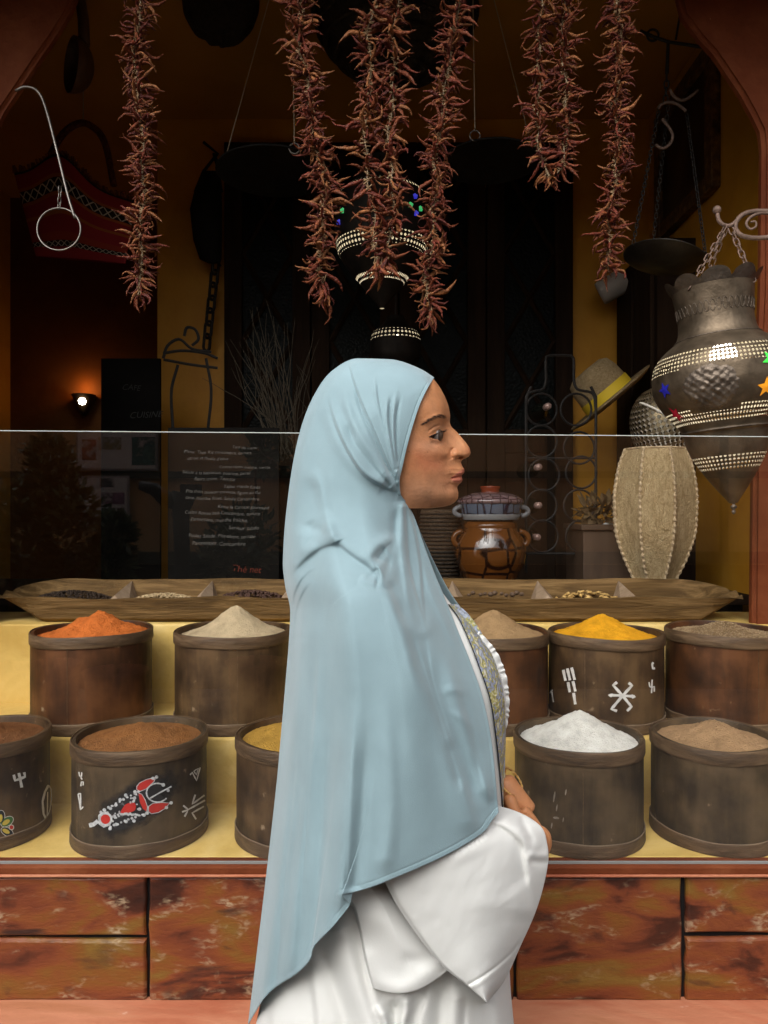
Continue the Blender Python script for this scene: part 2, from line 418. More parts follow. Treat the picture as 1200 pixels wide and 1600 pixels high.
for sx in (-1, 1):
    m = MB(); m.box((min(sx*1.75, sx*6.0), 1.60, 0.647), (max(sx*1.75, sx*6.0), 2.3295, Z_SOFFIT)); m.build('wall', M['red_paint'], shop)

# --- display steps
steps = thing('display_steps', (0, 1.9, 0.35), 'yellow plastered stepped shelf carrying the spice barrels', 'shelf')
def plaster_slab(name, lo, hi, mat):
    m = MB(); m.box(lo, hi, bev=0.006); return m.build(name, mat, steps)
plaster_slab('lower_step', (-1.74, 1.6605, 0.36), (1.74, 1.975, Z_S1), M['yellow_plaster'])
plaster_slab('middle_step', (-1.74, D_RISER2, 0.36), (1.74, 2.335, Z_S2), M['yellow_plaster'])
plaster_slab('upper_step', (-1.74, 2.326, 0.36), (1.74, 2.62, Z_S3), M['yellow_plaster'])

# --- the glass screen in front of the barrels
gl, gr_ = P(-260, 671.5, Y_GLASS).z, P(1460, 685.0, Y_GLASS).z
xl, xr = P(-260, 0, Y_GLASS).x, P(1460, 0, Y_GLASS).x
pane = thing('glass_screen', (0, Y_GLASS, Z_SILL), 'clear glass screen standing on the sill before the spice barrels', 'glass')
m = MB(); y0, y1 = Y_GLASS, Y_GLASS + 0.008
m.add([(xl,y0,Z_SILL+.002),(xr,y0,Z_SILL+.002),(xr,y1,Z_SILL+.002),(xl,y1,Z_SILL+.002),(xl,y0,gl),(xr,y0,gr_),(xr,y1,gr_),(xl,y1,gl)],
      [(0,1,5,4),(2,3,7,6),(1,2,6,5),(3,0,4,7)])
m.build('pane', M['glass'], pane)
edge = pmat('glass_edge', [(0.42,0.47,0.44),(0.55,0.58,0.55)], scale=20, rough=0.25, spec=0.6)
m = MB(); m.add([(xl,y0,gl+.0003),(xr,y0,gr_+.0003),(xr,y1,gr_+.0003),(xl,y1,gl+.0003),(xl,y0,gl+.0018),(xr,y0,gr_+.0018),(xr,y1,gr_+.0018),(xl,y1,gl+.0018)],
                [(3,2,1,0),(4,5,6,7),(0,1,5,4),(1,2,6,5),(2,3,7,6),(3,0,4,7)])
m.build('top_edge', edge, pane)
m = MB(); m.box((xl, y0-.004, Z_SILL+.0005), (xr, y0-.0005, Z_SILL+.006)); m.build('gasket', flat('gasket_grey', (0.22,0.22,0.21), 0.6), pane)

# --- the room behind the arch
room = thing('shop_interior', (0, 3.2, 0), 'dim ochre room behind the arched window', 'room', None, 'structure')
D_BACK, Z_CEIL = 3.80, P(0, 186, 3.80).z
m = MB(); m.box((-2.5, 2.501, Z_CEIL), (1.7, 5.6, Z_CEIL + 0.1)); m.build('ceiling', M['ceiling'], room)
m = MB(); m.box((1.36, 2.501, 0), (1.46, 3.95, Z_CEIL - .001)); m.build('side_wall', M['ochre_wall'], room)
m = MB(); m.box((-2.5, 2.501, 0), (-2.4, 5.6, Z_CEIL - .001)); m.build('side_wall', M['ochre_wall'], room)
xd0, xd1 = P(-150, 0, D_BACK).x, P(246, 0, D_BACK).x
xo0, xo1 = P(352, 0, D_BACK).x, P(893, 0, D_BACK).x
zo = P(0, 228, D_BACK).z
m = MB(); m.box((xd1, D_BACK, 0), (xo0, D_BACK + .12, Z_CEIL - .001)); m.build('back_wall', M['ochre_wall'], room)
m = MB(); m.box((xo0, D_BACK, zo), (xo1, D_BACK + .12, Z_CEIL - .001)); m.build('back_wall', M['ochre_wall'], room)
m = MB(); m.box((xo1, D_BACK, 0), (1.36, D_BACK + .12, Z_CEIL - .001)); m.build('back_wall', M['ochre_wall'], room)
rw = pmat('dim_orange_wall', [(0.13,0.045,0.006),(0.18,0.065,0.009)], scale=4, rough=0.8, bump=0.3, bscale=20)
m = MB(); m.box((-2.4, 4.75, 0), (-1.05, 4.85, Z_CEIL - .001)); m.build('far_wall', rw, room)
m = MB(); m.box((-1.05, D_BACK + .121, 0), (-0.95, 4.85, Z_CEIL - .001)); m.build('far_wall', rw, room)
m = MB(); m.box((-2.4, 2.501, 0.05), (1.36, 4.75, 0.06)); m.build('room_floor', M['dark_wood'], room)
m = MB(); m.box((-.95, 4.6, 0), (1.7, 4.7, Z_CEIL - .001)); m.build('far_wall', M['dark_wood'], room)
# head wall over the arch, inside
m = MB(); m.box((-2.5, 2.33, Z_SOFFIT + .001), (1.7, 2.50, Z_CEIL)); m.build('arch_header', M['ochre_wall'], room)

# --- sideboard behind the trough
sb = thing('sideboard', (0, 2.95, 0.06), 'dark wooden sideboard behind the long trough', 'sideboard')
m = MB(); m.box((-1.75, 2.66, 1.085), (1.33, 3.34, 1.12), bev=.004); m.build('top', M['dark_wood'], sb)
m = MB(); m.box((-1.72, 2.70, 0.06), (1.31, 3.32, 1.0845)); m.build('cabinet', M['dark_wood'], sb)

# --- opposite side of the street (seen only as a reflection in the glass)
def R_(px, py, k):
    D = 2*Y_GLASS + k
    return Vector(((px-600)/FPX*D, -k, CAMZ - (py-800)/FPX*D))
K = 2.7
ob = thing('opposite_house', (0, -K, 0), 'ochre plastered house across the street with green beams', 'building')
m = MB(); m.box((-7, -K-.2, 0), (7, -K, 3.2)); m.build('wall', M['opposite'], ob)
beam = pmat('green_beam', [(0.05,0.06,0.045),(0.08,0.09,0.065)], scale=6, rough=0.7)
z0, z1 = R_(0, 747, K).z, R_(0, 737, K).z
m = MB(); m.box((R_(-40,0,K).x, -K, z0), (R_(1500,0,K).x, -K+.05, z1)); m.build('beam', beam, ob)
for xx in (258, 560, 860, 1130):
    m = MB(); m.box((R_(xx-5,0,K).x, -K, 0.1), (R_(xx+5,0,K).x, -K+.045, 2.6)); m.build('post', beam, ob)
m = MB(); m.box((R_(-40,0,K).x, -K, R_(0,880,K).z), (R_(1500,0,K).x, -K+.09, R_(0,862,K).z)); m.build('beam', beam, ob)
m = MB(); m.box((R_(-40,0,K).x, -K, .0), (R_(1500,0,K).x, -K+.03, R_(0,882,K).z)); m.build('plinth', flat('plinth_dark', (0.03,0.026,0.022), .8), ob)
wh = flat('paper_white', (0.62,0.64,0.62), .7)
def board(x0, x1, y0, y1, papers, label):
    t = thing('notice_board', R_((x0+x1)/2, y1, K), label, 'notice board')
    a, c = R_(x0, y0, K), R_(x1, y1, K)
    m = MB(); m.box((a.x, -K+.051, c.z), (c.x, -K+.08, a.z), bev=.006); m.build('frame', flat('board_frame', (0.33,0.34,0.33), .5), t)
    a, c = R_(x0+3, y0+3, K), R_(x1-3, y1-3, K)
    m = MB(); m.box((a.x, -K+.0805, c.z), (c.x, -K+.083, a.z)); m.build('panel', wh, t)
    for i, (u0, u1, v0, v1, c_) in enumerate(papers):
        a, c = R_(u0, v0, K), R_(u1, v1, K)
        m = MB(); m.box((a.x, -K+.0835, c.z), (c.x, -K+.0845, a.z)); m.build('poster', pmat('poster_print', [c_, tuple(x*.55 for x in c_), (0.5,0.5,0.47)], scale=18, ramp=(.35,.65), rough=.6), t)
board(125, 250, 600, 736, [(134,156,688,720,(0.45,0.16,0.14)), (160,195,684,704,(0.5,0.42,0.2)), (211,247,684,728,(0.10,0.22,0.20)), (160,200,620,660,(0.3,0.35,0.5))], 'framed notice board with coloured posters on the opposite house')
board(128, 206, 744, 822, [(162,184,748,762,(0.15,0.15,0.15)), (164,200,770,788,(0.35,0.2,0.3)), (164,174,794,816,(0.1,0.13,0.1)), (177,186,794,816,(0.1,0.13,0.1)), (188,198,794,816,(0.13,0.1,0.1))], 'small white framed notice sheet below the posters across the street')

# chalk lettering, made while the scene is still small
def text_mesh(s, h, shear):
    cu = bpy.data.curves.new('chalk_text', 'FONT'); cu.body = s; cu.size = h; cu.shear = shear; cu.offset = -h*.006; cu.resolution_u = 3
    o = bpy.data.objects.new('chalk_text', cu); COL.objects.link(o); dg = bpy.context.evaluated_depsgraph_get()
    me = bpy.data.meshes.new_from_object(o.evaluated_get(dg)); bpy.data.objects.remove(o); me.materials.clear()
    r = random.Random(s); a, b_, c = r.uniform(0, 6), r.uniform(0, 6), r.uniform(0, 6)
    for v in me.vertices:      # an unsteady hand
        x, y = v.co.x/h, v.co.y/h
        v.co.y += h*(.08*math.sin(x*.9+a) + .035*math.sin(x*3.1+b_)); v.co.x += h*(.04*math.sin(x*2.3+c)+.03*math.sin(y*3+x*1.9))
    return me
MENU = [("Tarif du menu", 362, 701, 4.6), ("Menu: Thon Riz concombre, tomate", 287, 708, 4.8), ("citron et l'huile d'olive", 292, 718, 4.8), ("Carotte rapée, menthe, tomate", 342, 731, 4.2),
        ("Salade à la betterave, poitrine, persil", 285, 740, 4.8), ("fleurs ment. Tomate", 303, 750, 5.2), ("Tajine viande fusée", 349, 762, 5.0), ("Pita thon saumon crevette, figues au thé", 290, 770, 4.8),
        ("tarte, menthe fouet. Salade Concombre", 289, 780, 4.8), ("Keme la Carotte gourmand", 340, 794, 4.8), ("Catlaé Roussi bail-Concombre, tomate", 288, 803, 5.0), ("Parmesane, menthe fraîche,", 297, 814, 5.4),
        ("Serveur salade", 357, 827, 5.4), ("Poulet Salade. Mimolette, tomate", 294, 839, 5.2), ("Parmentier. Concombre", 300, 851, 5.6)]
DB = 2.719
TXT = [(text_mesh(s, h*1.5*DB/FPX, .18), x, y, DB, 'white') for s, x, y, h in MENU] + [(text_mesh("Thé net", 10*1.45*DB/FPX, .2), 362, 893, DB, 'red')]
TXT2 = [(text_mesh(s, h*1.4*3.299/FPX, .25), x, y, 3.299) for s, x, y, h in (("CAFE", 190, 610, 9), ("CUISINE", 202, 652, 10))]
# ------------------------------------------------------------------ the woman
YW = 1.20
SW = YW/FPX                       # metres per photo pixel in her middle plane
person = thing('person', (0.0, YW, 0.0), 'person in a pale blue veil and white dress standing in profile before the spice display', 'person')

def skin_material():
    m, nt, b = new_mat('skin'); L = nt.links
    an = N(nt, "ShaderNodeAttribute"); an.attribute_name = 'Col'
    tc = N(nt, "ShaderNodeTexCoord")
    nz = N(nt, "ShaderNodeTexNoise"); nz.inputs["Scale"].default_value = 260; nz.inputs["Detail"].default_value = 4
    L.new(tc.outputs["Object"], nz.inputs["Vector"])
    n2 = N(nt, "ShaderNodeTexNoise"); n2.inputs["Scale"].default_value = 55; n2.inputs["Detail"].default_value = 5
    L.new(tc.outputs["Object"], n2.inputs["Vector"])
    mr = N(nt, "ShaderNodeMapRange"); mr.inputs["From Min"].default_value = .3; mr.inputs["From Max"].default_value = .7; mr.inputs["To Min"].default_value = .84; mr.inputs["To Max"].default_value = 1.12
    L.new(n2.outputs["Fac"], mr.inputs[0])
    mx = N(nt, "ShaderNodeMix", data_type='RGBA', blend_type='MULTIPLY'); mx.inputs["Factor"].default_value = 1.0
    L.new(an.outputs["Color"], mx.inputs["A"]); L.new(mr.outputs[0], mx.inputs["B"]); L.new(mx.outputs["Result"], b.inputs["Base Color"])
    b.inputs["Roughness"].default_value = .52; b.inputs["Specular IOR Level"].default_value = .35
    b.inputs["Subsurface Weight"].default_value = .12; b.inputs["Subsurface Radius"].default_value = (.010, .004, .002); b.inputs["Subsurface Scale"].default_value = .5
    bp = N(nt, "ShaderNodeBump"); bp.inputs["Strength"].default_value = .30; bp.inputs["Distance"].default_value = .002
    L.new(nz.outputs["Fac"], bp.inputs["Height"]); L.new(bp.outputs[0], b.inputs["Normal"])
    return m
M['skin'] = skin_material()
SKIN = np.array((0.445, 0.192, 0.082)); LIPC = np.array((0.37, 0.118, 0.070)); BLUSH = np.array((0.335, 0.098, 0.045))

# --- head: profile line of the face (photo pixels) and half widths behind it (mm)
prof = np.array([(640,566),(662,577),(677.7,592.5),(689.4,608.7),(697.5,625),(702,639.6),(703.4,651),(702.9,659),(705.4,666.5),(713.5,674.5),(721.9,684.2),(729.6,693.5),
                 (734.3,702),(735.2,707.5),(733.0,712.6),(728.4,715.8),(722.6,718.6),(720.6,722.3),(722.4,728.5),(725.6,733.6),(725.4,738.2),(721.4,743.4),(721.6,746.0),(722.6,749.5),(721.0,753.6),
                 (716.4,757.8),(714.6,762),(716.2,770),(715.6,777.5),(712.2,783.2),(705.6,788),(694,791.6),(673,794.2)])
ysort = prof[:, 1]
xf_of = lambda y: pchip(ysort, prof[:, :1], y)[:, 0]
ROWS = {
 566: [(0,0),(6,14),(20,28),(50,40),(80,42)],
 580: [(0,0),(4,16),(12,32),(30,50),(60,62),(100,66)],
 592: [(0,0),(5,20),(15,37),(30,51),(60,65),(100,71)],
 625: [(0,0),(2,11),(6,24),(12,36),(20,46),(32,55),(50,62),(80,69),(120,72)],
 645: [(0,0),(2,10),(5,20),(10,32),(15,41),(22,49),(34,57),(50,63),(80,69),(120,72)],
 653: [(0,0),(2,9),(5,18),(10,31),(14,40),(19,47),(28,54),(45,61),(70,67),(110,72)],
 662: [(0,0),(2,7),(5,12),(9,18),(13,27),(17,36),(22,43),(28,48.5),(36,52),(50,59),(75,66),(110,71)],
 670: [(0,0),(2,6),(6,9.5),(11,13),(15,19),(18,27),(22,35),(27,41),(33,45.5),(42,51),(58,59),(80,65.5),(112,70)],
 680: [(0,0),(3,6.5),(10,10),(20,13.5),(25,18),(28,25),(31,32),(36,38.5),(42,43),(50,48.5),(62,56),(80,63),(115,69.5)],
 690: [(0,0),(3,7),(10,10.5),(20,13),(30,16.5),(35,22),(40,30),(46,38),(54,46),(66,54.5),(85,62.5),(118,69)],
 700: [(0,0),(2.5,7.5),(7,11),(14,13),(24,14.5),(32,17.5),(38,23),(45,31),(54,42),(66,52),(85,61.5),(120,68.5)],
 709: [(0,0),(2.5,8),(7,11.5),(12,14),(17,17),(22,18.6),(27,18.8),(30,18.2),(32.5,19.5),(38,27),(48,38),(60,48),(78,58),(115,67)],
 716: [(0,0),(3,6.5),(7,11),(12,15.5),(17,18),(22,19),(26,20.5),(32,25),(42,34),(54,43.5),(72,54),(105,65)],
 722: [(0,0),(2,6.5),(5,11),(10,16),(16,20.5),(24,26.5),(34,35),(48,45),(68,55),(100,63.5)],
 734: [(0,0),(2,7),(5,11),(9,14.5),(14,18.5),(19,22),(27,28.5),(38,37.5),(54,48),(76,57),(104,62)],
 744: [(0,0),(2,8),(5,12.5),(9,16.5),(13,20),(16,22.5),(22,28),(32,36.5),(46,46),(66,54),(98,60)],
 751: [(0,0),(2,8),(5,12.5),(9,16.5),(14,20.5),(20,26),(30,34.5),(44,44),(64,52),(94,58)],
 760: [(0,0),(2,9.5),(5,15.5),(8,19.5),(15,26.5),(26,35.5),(40,43.5),(58,50.5),(84,55.5)],
 771: [(0,0),(2,9),(5,15),(9,20.3),(17,27.8),(27,35),(40,42),(58,48.5),(84,53)],
 784: [(0,0),(3,9),(8,15.5),(15,21.5),(25,28),(40,36),(55,42),(75,47),(95,50)],
 794.2: [(0,3),(4,10),(10,15),(18,20),(28,26),(40,31),(60,37)],
}
nrow, ncol = 420, 180
pyr = np.linspace(566, 794.2, nrow)
sq = np.linspace(0, 1, ncol)**1.6*150.0             # mm behind the profile
keys = sorted(ROWS); tab = []
for k in keys:
    a = np.array(ROWS[k], float); last = a[-1]
    if last[0] < 150: a = np.vstack([a, (150.0, max(last[1]-2, 8))])
    # vertical tangent at the profile: interpolate against sqrt(s)
    tab.append(pchip(np.sqrt(a[:, 0]), a[:, 1:], np.sqrt(sq))[:, 0])
Hh = pchip(np.array(keys, float), np.array(tab), pyr)/1000.0       # (nrow, ncol)
Hh = np.stack([np.convolve(np.pad(Hh[:, j], 4, mode='edge'), np.ones(9)/9, 'valid') if j > 12 else Hh[:, j] for j in range(ncol)], 1)
xf = xf_of(pyr)
PX = xf[:, None] - (sq/1000.0/SW)[None, :]
PY = np.repeat(pyr[:, None], ncol, 1)
# away from the profile the face varies slowly from row to row: blur along the height, more towards the cheek
gx = np.arange(560.0, 738.0, .5); Hg = np.zeros((nrow, len(gx)))
for i in range(nrow): Hg[i] = np.interp(gx, PX[i][::-1], Hh[i][::-1])
rowpx = (794.2-566)/(nrow-1)
def blur_rows(A, sig):
    k = int(3*sig/rowpx)+1; w = np.exp(-.5*(np.arange(-k, k+1)*rowpx/sig)**2); w /= w.sum()
    return np.stack([np.convolve(np.pad(A[:, j], k, mode='edge'), w, 'valid') for j in range(A.shape[1])], 1)
H1, H2, H3 = blur_rows(Hg, 2.5), blur_rows(Hg, 6.0), blur_rows(Hg, 13.0)
w1 = np.clip((709-gx)/12, 0, 1); w2 = np.clip((701-gx)/14, 0, 1); w3 = np.clip((688-gx)/20, 0, 1)
Hg = Hg*(1-w1)+H1*w1; Hg = Hg*(1-w2)+H2*w2; Hg = Hg*(1-w3)+H3*w3
for i in range(nrow):
    inside = np.interp(PX[i], gx, Hg[i]); k = np.clip((xf[i]-PX[i]-2)/8, 0, 1)*np.clip((716-PX[i])/8, 0, 1)
    Hh[i] = Hh[i]*(1-k) + inside*k
def gb(cx, cy, rx, ry, rot=0.0):
    c, s = math.cos(rot), math.sin(rot); dx, dy = PX-cx, PY-cy
    u, v = (c*dx+s*dy)/rx, (-s*dx+c*dy)/ry
    return np.exp(-(u*u+v*v))
edge0 = 1-np.exp(-(sq/5.0)**2)[None, :]
def ridge(amp, pts, w):
    d_, s_, t_ = pl_dist(PX, PY, np.array(pts, float)); return amp*np.exp(-(d_/w)**2)*np.clip(np.minimum(t_, 1-t_)/.18, 0, 1)
BRW = [(661,663),(668,658.5),(676,654),(686,650.8),(697.5,652.5)]
LIDU = [(670.4,682.5),(676,679.7),(683,676.9),(689.5,674.7),(694,674.4)]
Hh += ridge(.0020, BRW, 5.0)*1.0
Hh += ridge(.0006, [(668,681),(674,673.5),(682,669.0),(690,667)], 2.6)             # upper lid fold
Hh -= ridge(.0014, [(668,676),(675,669.5),(683,665.6),(690,664.5)], 1.8)
Hh += ridge(.0008, LIDU, 1.3)
Hh += ridge(.0010, [(671,684.4),(678,687.8),(686,688.0),(691.5,684.6)], 1.6)           # lower lid
Hh -= ridge(.0016, [(672,690),(681,694.5),(692,692)], 3.0)
Hh += .0012*gb(661, 706, 26, 26, .35)*1.0                                            # cheekbone
Hh += .0026*gb(672, 736, 24, 22)
Hh -= ridge(.0028, [(709,699),(704.6,704.5),(704.4,712),(708,718)], 2.0)              # crease round the nostril wing
Hh += .0034*gb(689, 707, 14, 20) + .0016*gb(674, 710, 24, 24)
Hh += .0030*gb(712.5, 708.5, 5.6, 5.6)*edge0                                          # wing
Hh -= .0115*gb(719.0, 715.4, 4.8, 2.2, -.18)*edge0                                  # nostril
Hh -= ridge(.0005, [(702,718),(697,730),(697,742)], 4.5)                            # fold beside the mouth
Hh -= ridge(.0036, [(722,744.6),(716,745.4),(710,746.6),(703.5,748.4)], 1.5)       # mouth line
Hh += ridge(.0016, [(724,738),(716,741),(708,745)], 2.4)
Hh += ridge(.0020, [(721.5,750.4),(714,750.8),(707,749.6)], 2.6)
Hh -= ridge(.0014, [(715,757.5),(706,757),(700,754)], 3.0)
Hh -= .0010*gb(702.5, 749, 4.0, 4.0)
Hh += .00018*fbm(PX*.5, PY*.5, 21, 3)*edge0
# colour
def in_poly(poly):
    ins = np.zeros(PX.shape, bool); n = len(poly)
    for i in range(n):
        x0, y0 = poly[i]; x1, y1 = poly[(i+1) % n]
        c = ((y0 > PY) != (y1 > PY)) & (PX < (x1-x0)*(PY-y0)/(y1-y0+1e-12)+x0); ins ^= c
    return ins
lip = in_poly([(728,730.5),(722,734),(713,739.5),(703.5,748),(709,753.2),(716,756),(727,755)]).astype(float)
lip = smooth2(lip, 3)
bl = np.clip(.62*gb(660, 717, 32, 25, .25) + .34*gb(678, 728, 26, 20) + .55*gb(733, 703, 8, 7) + .25*gb(700, 756, 14, 12), 0, .9)
bl *= .82+.36*fbm(PX*.11, PY*.11, 9, 3)
colr = SKIN[None, None]*(1-bl[..., None]) + BLUSH[None, None]*bl[..., None]
for c_, w_ in (((0.44,0.222,0.125), .75*gb(662, 768, 46, 24)), ((0.50,0.245,0.135), .6*gb(670, 697, 24, 9)), ((0.46,0.215,0.10), .5*gb(722, 690, 12, 14))):
    colr = colr*(1-w_[..., None]) + np.array(c_)*w_[..., None]
colr = colr*(1-lip[..., None]) + LIPC*lip[..., None]
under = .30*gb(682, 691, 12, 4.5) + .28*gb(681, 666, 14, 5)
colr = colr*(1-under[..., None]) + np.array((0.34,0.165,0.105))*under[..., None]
d_, s_, t_ = pl_dist(PX, PY, np.array(BRW)); bw = 3.5*np.clip(t_*2.0, .15, 1)*np.clip((1.08-t_)*6, .4, 1)
brow = np.clip((bw-d_)/2.2, 0, 1)*(.62+.12*fbm(PX*.9, PY*.35, 4, 2)); brow = np.clip(brow, 0, .55)*np.clip(t_*2.5+.2, 0, 1)
colr = colr*(1-brow[..., None]) + np.array((0.055,0.032,0.02))*brow[..., None]
for mx_, my_, mr_ in ((703,737.3,.75),(668,706.5,.7),(639,706,.8),(686,722,.5)):          # small moles
    mm = np.clip((mr_*1.6-np.hypot(PX-mx_, PY-my_))/mr_, 0, .75); colr = colr*(1-mm[..., None]) + np.array((.09,.04,.025))*mm[..., None]
EYE = [(671.2,682.6),(676,680.0),(683,677.2),(689.5,675.0),(692.6,675.8),(692.0,679.5),(689.8,684.6),(684,686.6),(677,685.8)]
hole = in_poly(EYE)
near = Pn(PX, PY, YW-Hh); far = near.copy(); far[..., 1] = 2*YW - near[..., 1]
idx = np.arange(nrow*ncol).reshape(nrow, ncol); off = nrow*ncol
V = np.concatenate([near.reshape(-1, 3), far.reshape(-1, 3)]); C = np.concatenate([colr.reshape(-1, 3)]*2)
q = np.stack([idx[:-1, :-1], idx[:-1, 1:], idx[1:, 1:], idx[1:, :-1]], -1).reshape(-1, 4)
edge_x = np.interp(pyr, [566,590,606,632,662,694,728,752,770,795], [690,678,668.5,656,646,637,629,624,625,630]) - 22
behind = (PX < edge_x[:, None]) | (PY < 588)
keep = ~((hole[:-1, :-1] & hole[1:, 1:]) | behind[:-1, :-1]).reshape(-1)
used = np.zeros(2*nrow*ncol, bool)
Fn = q[keep][:, ::-1]; Ff = q[keep] + off
# under the jaw: close the two lower edges
low = idx[-1][PX[-1] > edge_x[-1]]; Fl = np.stack([low[:-1], low[1:], low[1:]+off, low[:-1]+off], -1)
me = bpy.data.meshes.new('body'); Fa = np.concatenate([Fn, Ff, Fl])
me.from_pydata(V.tolist(), [], Fa.tolist()); me.update()
bm = bmesh.new(); bm.from_mesh(me)
bmesh.ops.remove_doubles(bm, verts=[v for v in bm.verts if abs(v.co.y-YW) < 1e-5], dist=1e-6)
bmesh.ops.delete(bm, geom=[v for v in bm.verts if not v.link_faces], context='VERTS')
bmesh.ops.recalc_face_normals(bm, faces=bm.faces)
bm.to_mesh(me); bm.free()
# colours survive by nearest lookup (order changes after merging)
from mathutils import kdtree
kd = kdtree.KDTree(len(V))
for i, v in enumerate(V): kd.insert(v, i)
kd.balance()
HEADCOL = np.array([C[kd.find(v.co)[1]] for v in me.vertices])

# --- skinned limbs joined to the head as one body
def skin_chain(nodes, edges, root, sub=2):
    sm = bpy.data.meshes.new('skinned'); sm.from_pydata([tuple(p) for p, r in nodes], edges, []); sm.update()
    so = bpy.data.objects.new('skinned', sm); COL.objects.link(so)
    md = so.modifiers.new('s', 'SKIN'); md.use_smooth_shade = True
    md.branch_smoothing = .6
    for i, (p, r) in enumerate(nodes):
        sv = sm.skin_vertices[0].data[i]; sv.radius = (r, r) if not hasattr(r, '__len__') else r; sv.use_root = (i == root)
    s2 = so.modifiers.new('d', 'SUBSURF'); s2.levels = sub; s2.render_levels = sub
    dg = bpy.context.evaluated_depsgraph_get(); dg.update()
    out = bpy.data.meshes.new_from_object(so.evaluated_get(dg))
    bpy.data.objects.remove(so); return out
def W(px, py, h): return P(px, py, YW-h)
# torso, neck and legs, arms (under the clothes)
nd = [(W(596,1290,0), (.12,.10)), (W(600,1150,0), (.115,.095)), (W(600,1010,0), (.125,.10)), (W(598,930,0), (.10,.09)), (W(592,850,0), .046), (W(590,690,0), .055),
      (W(595,1300,.085), .085), (Vector((0.0, YW-.09, .47)), .055), (Vector((-.015, YW-.09, .09)), .036), (Vector((.12, YW-.095, .04)), .034),
      (W(595,1300,-.085), .085), (Vector((0.0, YW+.09, .47)), .055), (Vector((-.015, YW+.09, .09)), .036), (Vector((.12, YW+.095, .04)), .034),
      (W(585,945,.145), .050), (W(560,1180,.165), .042), (W(700,1285,.13), .034), (W(772,1310,.09), .026),
      (W(590,945,-.145), .050), (W(610,1160,-.175), .042), (W(740,1180,-.085), .034), (W(784,1214,-.012), .0205)]
ed = [(0,1),(1,2),(2,3),(3,4),(4,5),(0,6),(6,7),(7,8),(8,9),(0,10),(10,11),(11,12),(12,13),(3,14),(14,15),(15,16),(16,17),(3,18),(18,19),(19,20),(20,21)]
body_parts = [skin_chain(nd, ed, 0, 1)]
# the far hand: palm, thumb and four fingers closing on the sleeve edge
def hand(wrist, knuckles, fingers, thumb):
    out = []
    n = [(wrist[0], wrist[1])] + knuckles
    out.append(skin_chain(n, [(i, i+1) for i in range(len(n)-1)], 0, 2))
    for f in fingers + [thumb]:
        out.append(skin_chain(f, [(i, i+1) for i in range(len(f)-1)], 0, 2))
    return out
fing = []
for k in range(4):
    hh = .030 - k*.017                       # index finger nearest the camera
    fing.append([(W(815-k*1.0, 1262-k*1.0, hh*.9), .0095), (W(828.5-k*.5, 1278, hh), .0092), (W(842-k*.8, 1296+k*1.0, hh+.004), .0082), (W(840-k*1.2, 1314+k*1.2, hh+.006), .0074), (W(832-k*1.2, 1324+k, hh+.006), .0062)])
thumb = [(W(793,1240,.020), .0110), (W(800,1257,.028), .0105), (W(807,1273,.033), .0095), (W(816,1288,.036), .0080)]
body_parts += hand((W(783,1212,-.010), (.0200,.0200)), [(W(791,1230,-.004), (.0215,.0215)), (W(802,1249,.001), (.0235,.0260)), (W(814,1265,.003), (.0200,.0280)), (W(821,1275,.004), (.0150,.0280))], fing, thumb)
# the near hand: fingertips show past the sleeve edge
fing = []
for k in range(4):
    hh = .060 - k*.016
    fing.append([(W(828, 1300, hh), .0095), (W(843, 1296+k*1.5, hh), .0095), (W(853.0-k*.4, 1303+k*1.5, hh), .0088), (W(855.5-k*.6, 1320+k, hh), .0078), (W(850-k, 1336, hh+.002), .0064)])
thumb = [(W(806,1300,.085), .0105), (W(822,1306,.080), .0095), (W(836,1316,.070), .0080)]
body_parts += hand((W(778,1310,.085), (.022,.022)), [(W(795,1305,.07), (.024,.026)), (W(815,1302,.05), (.022,.034)), (W(828,1300,.04), (.015,.033))], fing, thumb)
allv = [tuple(v.co) for v in me.vertices]; allf = [tuple(p.vertices) for p in me.polygons]; cols = list(map(tuple, HEADCOL))
for bp_ in body_parts:
    b0 = len(allv); allv += [tuple(v.co) for v in bp_.vertices]; allf += [tuple(b0+i for i in p.vertices) for p in bp_.polygons]
    cols += [tuple(SKIN*.97)]*len(bp_.vertices)
bme = np_mesh('body', allv, allf)
at = bme.attributes.new('Col', 'FLOAT_COLOR', 'POINT'); at.data.foreach_set('color', np.array([(*c, 1) for c in cols], np.float32).ravel())
link('body', bme, M['skin'], person, True)

# --- eyes, lashes, brow hairs
def eye_mat():
    m, nt, b = new_mat('eye'); L = nt.links
    tc = N(nt, "ShaderNodeTexCoord"); sp = N(nt, "ShaderNodeSeparateXYZ"); L.new(tc.outputs["Generated"], sp.inputs[0])
    r = N(nt, "ShaderNodeValToRGB"); e = r.color_ramp.elements
    r.color_ramp.interpolation = 'EASE'
    e[0].position = .60; e[0].color = (.26,.22,.20,1); e[1].position = .955; e[1].color = (.008,.006,.005,1)
    for p, c in ((.65,(.045,.03,.022)), (.78,(.085,.05,.03)), (.92,(.06,.035,.02))):
        x = e.new(p); x.color = (*c, 1)
    L.new(sp.outputs[0], r.inputs[0]); L.new(r.outputs[0], b.inputs["Base Color"])
    b.inputs["Roughness"].default_value = .32; b.inputs["Specular IOR Level"].default_value = .3
    return m
em = eye_mat()
for sgn in (1, -1):
    c = P(680.8, 680.4, YW-.0300); c.y = c.y if sgn > 0 else 2*YW-c.y
    R = .0122; m = MB()
    m.lathe([(R*math.sin(math.pi*i/20)+1e-5, -R*math.cos(math.pi*i/20)) for i in range(21)], 28, c, M=Matrix.Rotation(math.pi/2, 3, 'Y') @ Matrix.Identity(3))
    m.build('eye', em, person, True)
def h_at(px, py):
    i = int(np.clip((py-566)/(794.2-566)*(nrow-1), 0, nrow-1)); j = int(np.argmin(abs(PX[i]-px))); return float(Hh[i, j])
